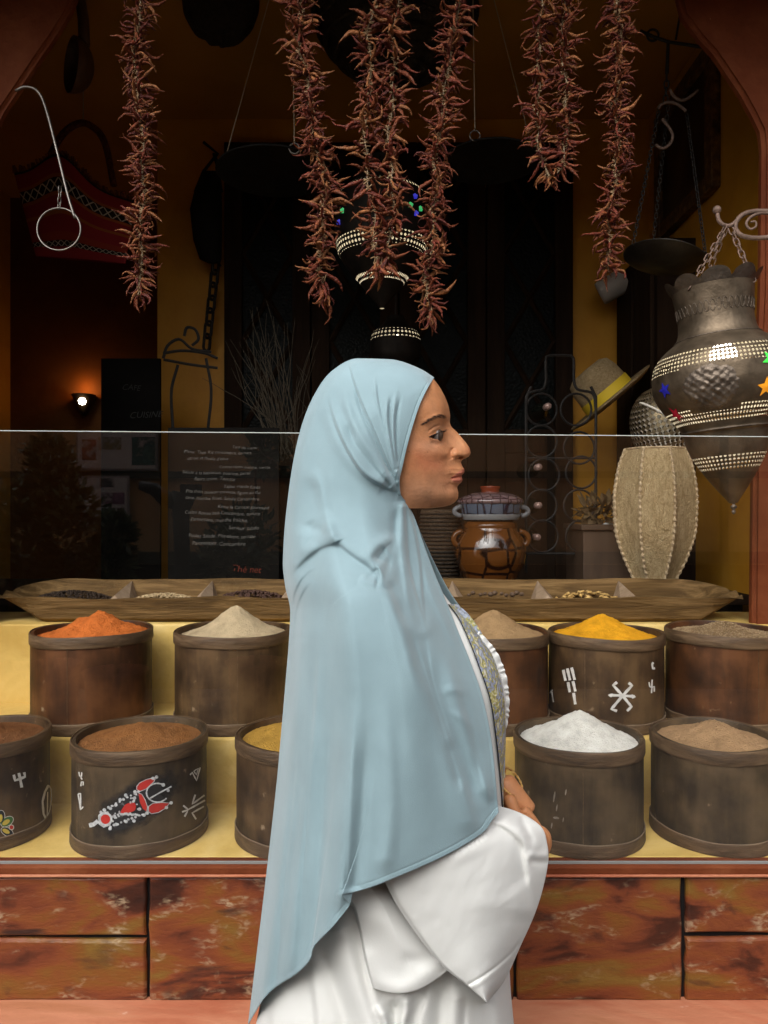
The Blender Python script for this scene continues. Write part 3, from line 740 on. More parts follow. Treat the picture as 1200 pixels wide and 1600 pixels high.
hair = flat('brow_hair', (0.018,0.011,0.008), .6)
rr = random.Random(3); m = MB()
lash = catmull(np.array(LIDU), 34)
for i, (x, y) in enumerate(lash):
    h = h_at(x-1.0, y-1.6)+.0010; u = i/33
    x2, y2 = x+2.0+4.5*u+rr.uniform(-.5, .5), y-1.6-2.6*u+rr.uniform(-.4, .4)
    a = W(x, y+.3, h); c = W((x+x2)/2+.6, (y+y2)/2+.9, h+.003); e = W(x2, y2, h+.0055-.004*u)
    m.tube([a, c, e], [.00033, .00026, .00008], 4)
m.tube([W(x, y+.25, h_at(x-.6, y-1.4)+.0006) for x, y in lash], .00070, 6)
m.build('eyelashes', hair, person)
m = MB()
for i in range(80):
    u = rr.random(); p = catmull(np.array(BRW), 60)[int(u*59)]; w = 2.5*min(1, u*3.0+.25)*min(1, (1.1-u)*5)
    x, y = p[0]+rr.uniform(-1, 1), p[1]+rr.uniform(-w, w); ln = rr.uniform(3.5, 6.5)
    dx, dy = -ln*.93, ln*(.28-.75*u)
    if u > .9: dx, dy = -ln*.5, -ln*.7
    m.tube([W(x, y, h_at(x, y)+.0003), W(x+dx*.5, y+dy*.5-.3, h_at(x+dx*.5, y+dy*.5)+.0009), W(x+dx, y+dy, h_at(x+dx, y+dy)+.0006)], [.00022, .00020, .00006], 3, cap=False)
m.build('eyebrow', hair, person)

# ------------------------------------------------------------------ veil
def fabric(name, c, bump=.25, sheen=.3, rough=.85, var=.06, wscale=1100.0):
    m, nt, b = new_mat(name); L = nt.links
    tc = N(nt, "ShaderNodeTexCoord")
    n1 = N(nt, "ShaderNodeTexNoise"); n1.inputs["Scale"].default_value = 14; n1.inputs["Detail"].default_value = 6; L.new(tc.outputs["Object"], n1.inputs["Vector"])
    mr = N(nt, "ShaderNodeMapRange"); mr.inputs["From Min"].default_value = .3; mr.inputs["From Max"].default_value = .7; mr.inputs["To Min"].default_value = 1-var; mr.inputs["To Max"].default_value = 1+var
    L.new(n1.outputs["Fac"], mr.inputs[0])
    mx = N(nt, "ShaderNodeMix", data_type='RGBA', blend_type='MULTIPLY'); mx.inputs["Factor"].default_value = 1; mx.inputs["A"].default_value = (*c, 1)
    L.new(mr.outputs[0], mx.inputs["B"]); L.new(mx.outputs["Result"], b.inputs["Base Color"])
    b.inputs["Roughness"].default_value = rough; b.inputs["Specular IOR Level"].default_value = .08
    b.inputs["Sheen Weight"].default_value = sheen; b.inputs["Sheen Roughness"].default_value = .45
    mp = N(nt, "ShaderNodeMapping"); mp.inputs["Scale"].default_value = (1, 1, .45); mp.inputs["Rotation"].default_value = (0, .5, 0)
    L.new(tc.outputs["Object"], mp.inputs[0])
    n2 = N(nt, "ShaderNodeTexNoise"); n2.inputs["Scale"].default_value = wscale; n2.inputs["Detail"].default_value = 2; L.new(mp.outputs[0], n2.inputs["Vector"])
    bp = N(nt, "ShaderNodeBump"); bp.inputs["Strength"].default_value = bump; bp.inputs["Distance"].default_value = .0012
    L.new(n2.outputs["Fac"], bp.inputs["Height"])
    mp3 = N(nt, "ShaderNodeMapping"); mp3.inputs["Scale"].default_value = (1, 1, .22); mp3.inputs["Rotation"].default_value = (0, -.1, 0); L.new(tc.outputs["Object"], mp3.inputs[0])
    n3 = N(nt, "ShaderNodeTexNoise"); n3.inputs["Scale"].default_value = 46; n3.inputs["Detail"].default_value = 4; n3.inputs["Distortion"].default_value = .6; L.new(mp3.outputs[0], n3.inputs["Vector"])
    b3 = N(nt, "ShaderNodeBump"); b3.inputs["Strength"].default_value = .08; b3.inputs["Distance"].default_value = .004
    L.new(n3.outputs["Fac"], b3.inputs["Height"]); L.new(bp.outputs[0], b3.inputs["Normal"]); L.new(b3.outputs[0], b.inputs["Normal"])
    return m
M['veil'] = fabric('blue_veil_jersey', (0.222, 0.318, 0.352), .30, .35)
M['dress'] = fabric('white_dress_crepe', (0.66, 0.668, 0.645), .16, .05, .75, .012, 900)

UK = np.array([0, .08, .2, .4, .6, .8, 1.0])
VR = [  # back rail, front rail, half depth (mm) across the row
 ((678,590),(678,590),[0,0,0,0,0,0,0]),
 ((655,576),(668.5,606),[0,15,25,36,42,47,51]),
 ((610,562),(656,632),[0,22,38,54,62,66,66]),
 ((560,560.5),(646,662),[0,26,44,64,74,76,73]),
 ((520,579),(637,694),[0,28,48,70,82,82,76]),
 ((491,618),(629,728),[0,30,50,75,87,84,72]),
 ((471,668),(624,752),[0,32,54,80,90,84,67]),
 ((458,725),(625.5,770),[0,34,58,85,93,83,60]),
 ((449.5,785),(637,788),[0,38,64,92,99,80,40]),
 ((444.5,835),(648,810),[0,45,75,108,112,82,30]),
 ((442.5,880),(661,848),[0,55,95,140,138,92,32]),
 ((446,915),(677,892),[0,70,120,175,168,108,40]),
 ((454,955),(695,935),[0,82,138,200,192,128,50]),
 ((452,1000),(715,985),[0,90,150,212,208,150,70]),
 ((448,1050),(735,1035),[0,92,155,218,216,165,90]),
 ((442,1120),(755.5,1095),[0,95,158,222,222,180,110]),
 ((434,1210),(769,1165),[0,96,160,225,226,190,125]),
 ((422,1320),(774.5,1220),[0,95,160,226,230,200,140]),
 ((404,1470),(777.5,1255),[0,94,158,226,232,206,146]),
 ((388,1600),(779,1269),[0,92,156,226,234,210,150])]
VV = np.array([0, 4, 9, 14, 19.5, 25, 30.5, 36, 41.5, 46, 50, 54.5, 59, 64, 69.5, 76, 83.5, 90, 96, 100.0])/100
HEM = [(388,1600),(398,1583),(412,1561),(430,1543),(460,1524),(478,1508),(486,1496),(488,1485),(493,1476),(520,1448),(541,1422),(546,1414),(540,1407),(533,1399),(545,1396),(580,1386),(620,1370),(660,1353),(700,1334),(735,1314),(758,1297),(769,1281),(779,1269)]

def fold_field(X, Y):
    """height of the folds (m) over the near side, in photo pixels"""
    Z = np.zeros(X.shape)
    def rg(a, w, pts, t0=.12, t1=.12, asym=0.0):
        nonlocal Z
        d, s, t = pl_dist(X, Y, np.array(pts, float), 40)
        tp = np.clip(t/max(t0, 1e-3), 0, 1)*np.clip((1-t)/max(t1, 1e-3), 0, 1); tp = tp*tp*(3-2*tp)
        ww = np.where(s > 0, w*(1+asym), w*(1-asym)); Z += a*np.exp(-(d/ww)**2)*tp
    def lipf(au, wu, al, wl, pts, t0=.15, t1=.15, soft=1.6):
        """cloth lying over cloth: raised on the left of travel, dropping sharply on the right"""
        nonlocal Z
        d, s, t = pl_dist(X, Y, np.array(pts, float), 50)
        tp = np.clip(t/max(t0, 1e-3), 0, 1)*np.clip((1-t)/max(t1, 1e-3), 0, 1); tp = tp*tp*(3-2*tp)
        tp = tp*np.clip(np.minimum(t, 1-t)*400, 0, 1); sd = d*s; up = 1/(1+np.exp(-sd/soft))
        Z += (au*np.exp(-(d/wu))*up - al*np.exp(-(d/wl))*(1-up))*tp
    e = (624, 768)
    # gathers round the face, running to the pin under the cheek
    lipf(0.0057, 10, 0.0030, 6, [(e[0]-1,e[1]-2),(606,722),(584,670),(566,630),(553,595),(546,566)], .05, .05, .9)
    rg(0.0043, 3.0, [(584,583),(588,620),(599,660),(611,705),(621,752)], .2, .06)
    rg(-0.0038, 2.4, [(588,600),(594,640),(605,682),(616,728),(622,758)], .2, .05)
    rg(0.0049, 3.2, [(605,612),(604,650),(609,690),(617,730),(623,760)], .25, .05)
    rg(-0.0041, 2.6, [(610,618),(608,655),(613,695),(620,738)], .25, .05)
    rg(0.0043, 3.0, [(622,600),(615,640),(614,680),(619,722),(624,758)], .3, .05)
    rg(-0.0032, 2.6, [(628,612),(620,650),(619,690),(622,730)], .3, .1)
    rg(-0.0043, 3.0, [(553,600),(566,645),(588,695),(612,745)], .2, .06)
    rg(0.0072, 6.5, [(533,600),(544,640),(562,680),(590,722),(618,762)], .25, .04)
    rg(-0.0064, 4.6, [(540,660),(556,694),(580,726),(612,762)], .2, .04)
    rg(0.0067, 5.5, [(545,668),(562,702),(588,734),(619,765)], .25, .04)
    lipf(0.0068, 13, 0.0101, 9, [(e[0],e[1]+1),(600,761),(570,742),(548,712),(530,676),(518,640),(511,606)], .02, .35, 1.6)
    rg(0.0087, 12, [(511,610),(520,660),(540,705),(568,738),(604,760)], .3, .05)
    rg(-0.0058, 12, [(486,740),(500,792),(512,828)], .3, .2)
    rg(0.0065, 10, [(488,722),(500,768),(508,810),(523,848)], .3, .1, .3)
    dp_ = np.hypot(X-e[0], Y-e[1]); Z *= .25+.75*np.clip((dp_-5)/34, 0, 1)      # the gathers flatten where they meet
    # hood hanging over the shoulder
    lipf(.0085, 30, .0085, 34, [(600,925),(595,912),(588,898),(577,885),(557,871),(541,859),(529,850.5),(516,851),(500,857),(482,870),(466,886),(452,903)], .20, .14, 2.4)
    rg(.0055, 9, [(527,848),(516,822),(507,792)], .05, .5)
    rg(.0050, 12, [(478,820),(470,840),(474,858),(500,852)], .3, .2)
    rg(-.0046, 9, [(480,812),(490,825),(512,828)], .3, .3)
    lipf(.0040, 16, .0055, 16, [(500,886),(484,893),(470,908),(460,930),(456,960),(455,990)], .4, .2, 1.2)
    lipf(.0030, 14, .0045, 14, [(490,905),(476,922),(466,945),(460,975),(457,1005)], .3, .1, 1.2)
    # bunch at the collar bone
    rg(.0075, 10, [(565,880),(580,862),(597,848),(612,846),(612,858),(600,880)], .2, .2)
    rg(-.0075, 9, [(588,880),(594,868),(606,858)], .3, .3)
    lipf(.0040, 12, .0055, 12, [(590,918),(594,905),(592,892),(585,884)], .2, .2, 1.0)
    rg(.0060, 8, [(560,902),(575,908),(590,910)], .35, .2)
    # falls from the pin down the breast
    lipf(.0052, 10, .0062, 8, [(631,782),(634,830),(638,880),(650,930),(668,985)], .04, .4, 1.2)
    rg(.0062, 6.0, [(629,782),(627,830),(630,880),(638,935),(650,985)], .05, .4)
    lipf(.0055, 9, .0060, 8, [(636,784),(648,830),(656,880),(660,930),(666,990)], .04, .4, 1.2)
    rg(-.0060, 7, [(618,790),(616,840),(606,880),(600,915)], .2, .3)
    rg(.0060, 9, [(600,900),(614,945),(628,985),(642,1040),(660,1100)], .25, .4)
    rg(-.0052, 8, [(607,905),(622,945),(636,985)], .2, .4)
    rg(.0042, 7, [(652,860),(672,920),(698,980),(722,1040)], .25, .4)
    rg(.0030, 10, [(636,950),(650,985),(666,985),(668,950)], .4, .4)
    # crisp lines of the hanging cloth
    lipf(.0042, 20, .0040, 14, [(470,1450),(479,1320),(486,1200),(493,1080),(498,960)], .25, .3, 2.2)
    lipf(.0046, 24, .0044, 16, [(732,1268),(712,1200),(690,1130),(664,1050),(640,972)], .2, .25, 2.4)
    lipf(.0040, 18, .0040, 14, [(716,1180),(694,1120),(676,1060),(664,985)], .3, .25, 2.2)
    lipf(.0040, 16, .0036, 12, [(762,1262),(752,1215),(738,1170)], .2, .35, 2.2)
    lipf(.0036, 18, .0034, 14, [(541,1400),(545,1280),(549,1170),(553,1070)], .1, .35, 2.4)
    lipf(.0034, 14, .0032, 12, [(436,1480),(449,1360),(460,1240),(468,1120)], .15, .35, 2.0)
    # long falls of the cape
    rg(0.0094, 13, [(500,1010),(492,1100),(482,1200),(470,1320),(452,1540)], .35, .1, .3)
    rg(-0.0088, 11, [(520,1090),(513,1180),(506,1290),(500,1400),(488,1520)], .3, .12)
    rg(0.0100, 12, [(552,1080),(546,1180),(540,1290),(530,1430)], .35, .1, .2)
    rg(-0.0070, 11, [(572,1120),(568,1230),(560,1340),(552,1395)], .35, .05)
    rg(0.0075, 16, [(470,960),(462,1080),(450,1200),(436,1340),(400,1620)], .3, .1)
    rg(-0.0075, 9, [(474,1180),(462,1300),(446,1420),(425,1580)], .3, .15)
    rg(0.0065, 14, [(596,1060),(606,1160),(610,1260),(600,1370)], .4, .1)
    rg(0.0070, 15, [(640,1000),(668,1090),(700,1180),(728,1260),(742,1310)], .3, .1, .3)
    rg(-0.0070, 11, [(668,1010),(690,1090),(718,1170),(748,1260)], .25, .15)
    rg(0.0075, 11, [(688,1000),(714,1080),(738,1160),(764,1256)], .3, .1)
    rg(-0.0063, 8, [(708,1050),(730,1120),(748,1190),(760,1230)], .3, .2)
    rg(-0.0060, 9, [(700,1150),(712,1200),(722,1240)], .3, .3)
    rg(0.0028, 7, [(680,1086),(708,1078),(736,1088)], .5, .5)
    rg(0.0025, 7, [(690,1106),(720,1122),(744,1150)], .5, .5)
    Z += .0024*fbm(X*.014+3, Y*.006, 31, 2)*np.clip((Y-820)/120, 0, 1)
    Z += .0005*fbm(X*.05, Y*.03, 33, 2)
    # crumpled edge lines low on the back
    Z += .0016*fbm(X*.085, Y*.018, 35, 2)*np.clip((Y-1180)/150, 0, 1)*np.clip((500-X)/60, 0, 1)
    return Z

def veil_half(rows, hem, nu, nv, near=True):
    v = np.linspace(0, 1, nv); u = (1-np.cos(np.linspace(0, 1, nu)*np.pi/2*1.0))**1.0; u = .55*u + .45*np.linspace(0, 1, nu)
    Bk = pchip(VV, np.array([r[0] for r in rows], float), v); Fr = pchip(VV, np.array([r[1] for r in rows], float), v)
    Hk = pchip(VV, np.array([r[2] for r in rows], float), v)/1000
    Hu = pchip(UK, Hk.T, u).T
    X = Bk[:, :1]*(1-u) + Fr[:, :1]*u; Y = Bk[:, 1:]*(1-u) + Fr[:, 1:]*u
    hc = catmull(np.array(hem, float), 400); uu = np.linspace(0, 1, 400)
    hx = np.interp(u, uu, hc[:, 0]); hy = np.interp(u, uu, hc[:, 1])
    lx = hem[0][0]*(1-u)+hem[-1][0]*u; ly = hem[0][1]*(1-u)+hem[-1][1]*u
    g = np.clip((v-.62)/.38, 0, 1)**3.6
    X = X + g[:, None]*(hx-lx)[None]; Y = Y + g[:, None]*(hy-ly)[None]
    if near:
        Z = fold_field(X, Y)
        side = np.clip(u/.05, 0, 1)[None, :]; side = side*side*(3-2*side)
        top = np.clip(v/.03, 0, 1)[:, None]
        Hu = Hu + Z*side*top
        # stitched hem: a shallow groove a little inside the edge, and along the face edge
        dh, _, _ = pl_dist(X, Y, np.array(hem, float), 200)
        Hu += .0002*np.exp(-(dh/3.6)**2) - .0007*np.exp(-((dh-8.0)/1.3)**2) + .0004*np.sin(X*1.9+Y*1.1)*np.exp(-((dh-5)/3.5)**2)
        de, _, _ = pl_dist(X, Y, np.array([r[1] for r in rows[:8]], float), 120)
        Hu += .0007*np.exp(-(de/3)**2) - .0008*np.exp(-((de-5.2)/1.0)**2)
        dfr, _, _ = pl_dist(X, Y, np.array([r[1] for r in rows[8:]], float), 120)
        Hu += -.0006*np.exp(-((dfr-5.0)/1.0)**2)
        return Pn(X, Y, YW-Hu), X, Y, Hu
    G = Pn(X, Y, YW-Hu); G[..., 1] = 2*YW - G[..., 1]
    return G, X, Y, Hu
Gn, VX, VY, VH = veil_half(VR, HEM, 400, 760, True)
FARF = {9:(650,812), 10:(668,850), 11:(688,892), 12:(713,938), 13:(748,985), 14:(776,1022), 15:(797,1072), 16:(801,1110), 17:(802,1140), 18:(800,1165), 19:(795,1190)}
rowsF = []
for i, (bk, fr, hh) in enumerate(VR):
    f2 = FARF.get(i, fr); h2 = list(hh)
    if i >= 10: h2[-1] = 40+6*(i-10); h2[-2] = hh[-2]*.8
    rowsF.append((bk, f2, h2))
HEMF = [(388,1600)] + [(388+(795-388)*t, 1600-(1600-1190)*t + 60*math.sin(math.pi*t)) for t in np.linspace(.05, .95, 19)] + [(795,1190)]
Gf, _, _, _ = veil_half(rowsF, HEMF, 120, 260, False)
def veil_object():
    me = grid_mesh('veil', Gn)
    o = link('veil', me, M['veil'], person, True)
    me2 = grid_mesh('far_panel', Gf); o2 = link('far_panel', me2, M['veil'], o, True)
    for ob_ in (o, o2):
        sd = ob_.modifiers.new('thick', 'SOLIDIFY'); sd.thickness = .0012; sd.offset = 0
    return o
veil = veil_object()

# ------------------------------------------------------------------ dress
DR = [(880,480,664,70),(915,478,684,85),(955,480,714,98),(985,480,741,108),(1020,478,765,118),(1065,476,785,126),(1100,475,791,132),(1150,474,789,136),(1200,470,786,138),(1270,462,787,142),
      (1350,448,789,146),(1450,430,794,152),(1530,415,797,158),(1600,400,803,166),(1750,380,822,190),(1950,352,842,215),(2105,335,858,235)]
def skirt_folds(X, Y):
    Z = np.zeros(X.shape)
    def rg(a, w, pts, t0=.15, t1=.02, asym=0):
        nonlocal Z
        d, s, t = pl_dist(X, Y, np.array(pts, float), 30); tp = np.clip(t/t0, 0, 1)*np.clip((1-t)/t1, 0, 1)
        Z += a*np.exp(-(d/np.where(s > 0, w*(1+asym), w*(1-asym)))**2)*tp
    def lipf(au, wu, al, wl, pts, t0=.15, t1=.05, soft=1.5):
        nonlocal Z
        d, s, t = pl_dist(X, Y, np.array(pts, float), 40); tp = .7*np.clip(t/t0, 0, 1)*np.clip((1-t)/max(t1, .15), 0, 1); up = 1/(1+np.exp(-d*s/(soft*1.8)))
        Z += (au*np.exp(-d/wu)*up - al*np.exp(-d/wl)*(1-up))*tp
    lipf(.012, 20, .012, 16, [(500,1900),(494,1600),(489,1550),(482,1490)], .1, .1, 1.2)
    lipf(.006, 16, .012, 14, [(424,1900),(424,1600),(424,1545)], .1, .1, 1.2)
    rg(.020, 22, [(520,1420),(536,1470),(556,1530),(580,1600),(620,1750)], .1, .2)
    lipf(.010, 16, .014, 14, [(640,1900),(606,1620),(592,1590),(582,1560),(572,1520),(556,1450)], .1, .1, 1.5)
    rg(-.010, 14, [(500,1470),(520,1530),(540,1600),(560,1750)], .1, .2)
    rg(.014, 10, [(634,1545),(634,1580),(628,1600),(640,1750)], .1, .2)
    rg(.010, 9, [(588,1570),(600,1584),(606,1602),(620,1750)], .1, .2)
    rg(-.012, 10, [(618,1560),(618,1590),(622,1700)], .1, .2)
    lipf(.008, 16, .012, 12, [(650,1900),(652,1600),(664,1560),(672,1515)], .1, .1, 1.5)
    rg(-.008, 12, [(700,1520),(690,1560),(684,1620),(680,1750)], .1, .2)
    rg(.009, 14, [(716,1540),(712,1600),(716,1750)], .1, .2)
    lipf(.006, 14, .008, 12, [(728,1900),(728,1600),(732,1545)], .1, .1, 1.4)
    rg(.006, 12, [(776,1540),(780,1600),(790,1750)], .1, .2)
    Z += .012*np.sin(X*.075+Y*.006)*np.clip((Y-1600)/300, 0, 1)
    return Z
nvD, nuD = 420, 220
yy = np.concatenate([np.linspace(880, 1610, 330), np.linspace(1614, 2105, 90)])
dr = np.array(DR, float); bx = np.interp(yy, dr[:, 0], dr[:, 1]); fx = pchip(dr[:, 0], dr[:, 2:3], yy)[:, 0]; hm = pchip(dr[:, 0], dr[:, 3:4], yy)[:, 0]/1000
tt = np.linspace(0, np.pi, nuD)
cx_, a_ = (bx+fx)/2, (fx-bx)/2
DX = cx_[:, None] - a_[:, None]*np.cos(tt)[None]; DY = np.repeat(yy[:, None], nuD, 1); DH = hm[:, None]*np.sin(tt)[None]**.85
DHn = DH + skirt_folds(DX, DY)*np.clip(np.sin(tt)*3, 0, 1)[None]
Dn = Pn(DX, DY, YW-DHn); Df = Pn(DX, DY, YW-DH); Df[..., 1] = 2*YW-Df[..., 1]
Df[..., 1] += 0.0
Gd = np.concatenate([Dn, Df[:, ::-1][:, 1:-1]], 1)
dress = link('dress', grid_mesh('dress', Gd, close_u=True), M['dress'], person, True)
def dress_h(px, py):
    b_, f_, h_ = np.interp(py, dr[:, 0], dr[:, 1]), pchip(dr[:, 0], dr[:, 2:3], [py])[0, 0], pchip(dr[:, 0], dr[:, 3:4], [py])[0, 0]/1000
    c = (b_+f_)/2; a = (f_-b_)/2; ct = np.clip((c-px)/a, -1, 1); return h_*math.sqrt(max(0, 1-ct*ct))**.85

# embroidered band down the front, with a gathered frill beside it
bandL = catmull(np.array([(700,944),(716,966),(732,1000),(746,1036),(765,1092),(774,1148),(779.5,1198),(783.5,1245),(786,1285)], float), 130)
bandR = catmull(np.array([(714,944),(733,962),(752,990),(769,1026),(785,1080),(789,1140),(788,1195),(788.5,1245),(790,1285)], float), 130)
ns = 12; Gb = np.zeros((130, ns, 3))
for i in range(130):
    for j in range(ns):
        u = j/(ns-1); px, py = bandL[i]*(1-u) + bandR[i]*u
        h = dress_h(px, py) + .0045 + .0008*math.sin(i*.9)*math.sin(j*1.2)
        Gb[i, j] = P(px+1.2, py, YW-h)
def embroidery():
    m, nt, b = new_mat('embroidered_band'); L = nt.links
    tc = N(nt, "ShaderNodeTexCoord")
    v = N(nt, "ShaderNodeTexVoronoi"); v.inputs["Scale"].default_value = 130; L.new(tc.outputs["Object"], v.inputs["Vector"])
    n = N(nt, "ShaderNodeTexNoise"); n.inputs["Scale"].default_value = 75; n.inputs["Detail"].default_value = 4; n.inputs["Distortion"].default_value = 1.5; L.new(tc.outputs["Object"], n.inputs["Vector"])
    r = N(nt, "ShaderNodeValToRGB"); e = r.color_ramp.elements; r.color_ramp.interpolation = 'CONSTANT'
    e[0].position = 0; e[0].color = (.36,.40,.47,1); e[1].position = .62; e[1].color = (.62,.60,.50,1)
    for p, c in ((.42,(.24,.27,.36)), (.50,(.30,.29,.10)), (.57,(.50,.45,.20))):
        x = e.new(p); x.color = (*c, 1)
    L.new(n.outputs["Fac"], r.inputs[0]); L.new(r.outputs[0], b.inputs["Base Color"])
    b.inputs["Roughness"].default_value = .5
    bp = N(nt, "ShaderNodeBump"); bp.inputs["Strength"].default_value = .8; bp.inputs["Distance"].default_value = .002
    L.new(v.outputs["Distance"], bp.inputs["Height"]); L.new(bp.outputs[0], b.inputs["Normal"]); return m
link('embroidered_band', grid_mesh('embroidered_band', Gb), embroidery(), dress, True)
m = MB(); m.tube([Vector(Gb[i, 0]) + Vector((-.0005, -.0006, 0)) for i in range(130)], .0009, 5); m.build('band_piping', flat('navy_piping', (.012,.016,.03), .6), dress)
fl0 = catmull(np.array([(745,992),(766,1018),(779,1050),(786,1085),(788,1120),(786,1145)], float), 150)
fl1 = catmull(np.array([(748,986),(772,1012),(788,1045),(795,1082),(795,1118),(788,1150)], float), 150)
Gr = np.zeros((150, 5, 3))
for i in range(150):
    for j in range(5):
        u = j/4; px, py = fl0[i]*(1-u)+fl1[i]*u
        w_ = math.sin(i*.62+1.8*math.sin(i*.21)); Gr[i, j] = P(px+.7*u*w_, py, YW-(.014-.010*u+.0030*u*w_))
link('frill', grid_mesh('frill', Gr), M['dress'], dress, True)

# ------------------------------------------------------------------ the wide near sleeve
def patch(Lr, Rr, hfun, nu, nv, folds=None):
    Lc, Rc = catmull(np.array(Lr, float), nv), catmull(np.array(Rr, float), nv)
    u = np.linspace(0, 1, nu)[None, :]; v = np.linspace(0, 1, nv)[:, None]
    X = Lc[:, :1]*(1-u)+Rc[:, :1]*u; Y = Lc[:, 1:]*(1-u)+Rc[:, 1:]*u
    Hs = hfun(u, v, X, Y)
    if folds: Hs = Hs + folds(X, Y)
    return X, Y, Hs
def sleeve_folds(X, Y):
    Z = np.zeros(X.shape)
    def rg(a, w, pts, t0=.2, t1=.2, asym=0):
        nonlocal Z
        d, s, t = pl_dist(X, Y, np.array(pts, float), 30); tp = np.clip(t/t0, 0, 1)*np.clip((1-t)/t1, 0, 1); tp = tp*tp*(3-2*tp)
        Z += a*np.exp(-(d/np.where(s > 0, w*(1+asym), w*(1-asym)))**2)*tp
    def lipf(au, wu, al, wl, pts, t0=.15, t1=.15, soft=2.6):
        nonlocal Z
        d, s, t = pl_dist(X, Y, np.array(pts, float), 40); tp = np.clip(t/t0, 0, 1)*np.clip((1-t)/t1, 0, 1); up = 1/(1+np.exp(-d*s/soft))
        Z += (au*np.exp(-d/wu)*up - al*np.exp(-d/wl)*(1-up))*tp
    lipf(.008, 20, .007, 22, [(838,1420),(826,1382),(820,1345),(816,1322),(800,1303),(776,1288),(745,1284)], .3, .15)
    rg(.004, 8, [(858,1338),(840,1338),(822,1334)], .1, .3)
    rg(-.004, 7, [(858,1345),(840,1346),(824,1342)], .1, .3)
    rg(.006, 11, [(778,1272),(806,1290),(828,1312),(846,1338)], .2, .3)
    rg(-.006, 6, [(812,1272),(822,1295),(838,1325)], .2, .3)
    rg(.005, 30, [(700,1300),(735,1360),(775,1420),(800,1440)], .3, .4)
    rg(-.0045, 30, [(725,1320),(745,1370),(755,1420)], .3, .4)
    rg(.005, 34, [(800,1380),(818,1410),(815,1445)], .3, .4)
    # sewn hem of the sleeve mouth
    rg(-.0022, 2.4, [(729,1540),(752,1527),(778,1508),(800,1488),(815,1468)], .05, .1)
    rg(.0012, 4.0, [(733,1546),(756,1532),(782,1513),(804,1493)], .05, .1)
    Z += .0016*fbm(X*.02, Y*.02, 41, 3) + .0006*fbm(X*.06+Y*.03, Y*.02-X*.02, 43, 3)
    return Z
L1 = [(560,1300),(584,1345),(601,1378),(622,1417),(657,1468),(692,1510),(731,1541),(761,1567)]
R1 = [(772,1258),(800,1265),(828,1278),(848,1295),(855,1318),(857,1343),(848,1390),(835,1430),(814,1477),(788,1533),(761,1567)]
def h1(u, v, X, Y):
    base = .205 - .012*v
    roll = .085 + .035*np.clip(v*1.4, 0, 1)
    e = np.clip(u, 0, 1)
    return base*(1-e**3) + roll*e**3 + .004*np.sin(np.pi*np.minimum(e*1.1, 1)) - .008*np.exp(-(e/.02)**2)
X, Y, Hs = patch(L1, R1, h1, 150, 230, sleeve_folds)
def under_veil(X, Y, Hs, gap=.007):
    """keep cloth that comes out from below the hem under the veil there"""
    hx_, hy_, hh_ = VX[-1][::4], VY[-1][::4], VH[-1][::4]; best = np.full(X.shape, 1e9); hv = np.zeros(X.shape); sd = np.zeros(X.shape)
    for i in range(len(hx_)-1):
        d2 = (X-hx_[i])**2+(Y-hy_[i])**2; m_ = d2 < best
        sgn = (hx_[i+1]-hx_[i])*(Y-hy_[i]) - (hy_[i+1]-hy_[i])*(X-hx_[i])
        best = np.where(m_, d2, best); hv = np.where(m_, hh_[i], hv); sd = np.where(m_, np.sign(sgn), sd)
    dist = np.sqrt(best)*sd                       # positive below the hem
    lim = hv - gap + np.clip(dist, 0, 200)*.0011 + np.clip(dist, -200, 0)*.0002
    k = .006; return -np.logaddexp(-Hs/k, -lim/k)*k
Hs = under_veil(X, Y, Hs)
side = np.clip((1-np.linspace(0, 1, 150))/.04, 0, 1)[None]
Gs = Pn(X, Y, YW-Hs)
# the inner layer of the sleeve, sharing the outer edge
Hb = Hs*.0 + (Hs[:, -1:] - .004) - .05*(1-np.linspace(0, 1, 150)[None]); Hb[:, -1] = Hs[:, -1]
Gb2 = Pn(X, Y, YW-Hb)
G1 = np.concatenate([Gs, Gb2[:, ::-1][:, 1::6]], 1)
sleeve = link('sleeve', grid_mesh('sleeve', G1), M['dress'], person, True)
A2 = [(520,1380),(548,1412),(558,1445),(566,1490),(574,1525),(579,1543)]
B2 = [(596,1366),(622,1400),(650,1440),(676,1478),(696,1506),(704,1513)]
def h2(u, v, X, Y):
    bow = np.sin(np.pi*np.clip(u, 0, 1))
    return .168 + .008*bow + .010*v - .03*np.clip((.05-u)/.05, 0, 1) - .012*np.clip((u-.6)/.4, 0, 1)
X, Y, Hs = patch(A2, B2, h2, 110, 150)
sag = np.linspace(0, 1, 150)[:, None]**4*np.sin(np.pi*np.linspace(0, 1, 110))[None, :]*22
Y = Y + sag; 
d_, s_, t_ = pl_dist(X, Y, np.array([(572,1500),(590,1532),(620,1546),(650,1536),(690,1508)], float))
Hs = Hs + .006*np.exp(-(d_/16)**2)
d_, s_, t_ = pl_dist(X, Y, np.array([(560,1430),(600,1440),(640,1480),(668,1508)], float)); Hs = Hs + .006*np.exp(-(d_/22)**2)
d_, s_, t_ = pl_dist(X, Y, np.array([(640,1500),(668,1502),(690,1512)], float)); Hs = Hs - .003*np.exp(-(d_/12)**2)
Hs = under_veil(X, Y, Hs)
Gs = Pn(X, Y, YW-Hs); Hb = np.full_like(Hs, .12); Gb2 = Pn(X, Y-3, YW-Hb)
G2 = np.concatenate([Gs, Gb2[::-1][1::8]], 0)
link('sleeve_drape', grid_mesh('sleeve_drape', G2), M['dress'], sleeve, True)
# the far sleeve, of which only the cuff tip shows
pts = [W(600,945,-.14), W(612,1060,-.165), W(620,1150,-.175), W(680,1175,-.13), W(738,1180,-.085), W(770,1192,-.04)]
m = MB(); m.tube(pts, [.07,.065,.062,.052,.040,.022], 20, cap=False); m.build('far_sleeve', M['dress'], person, True)
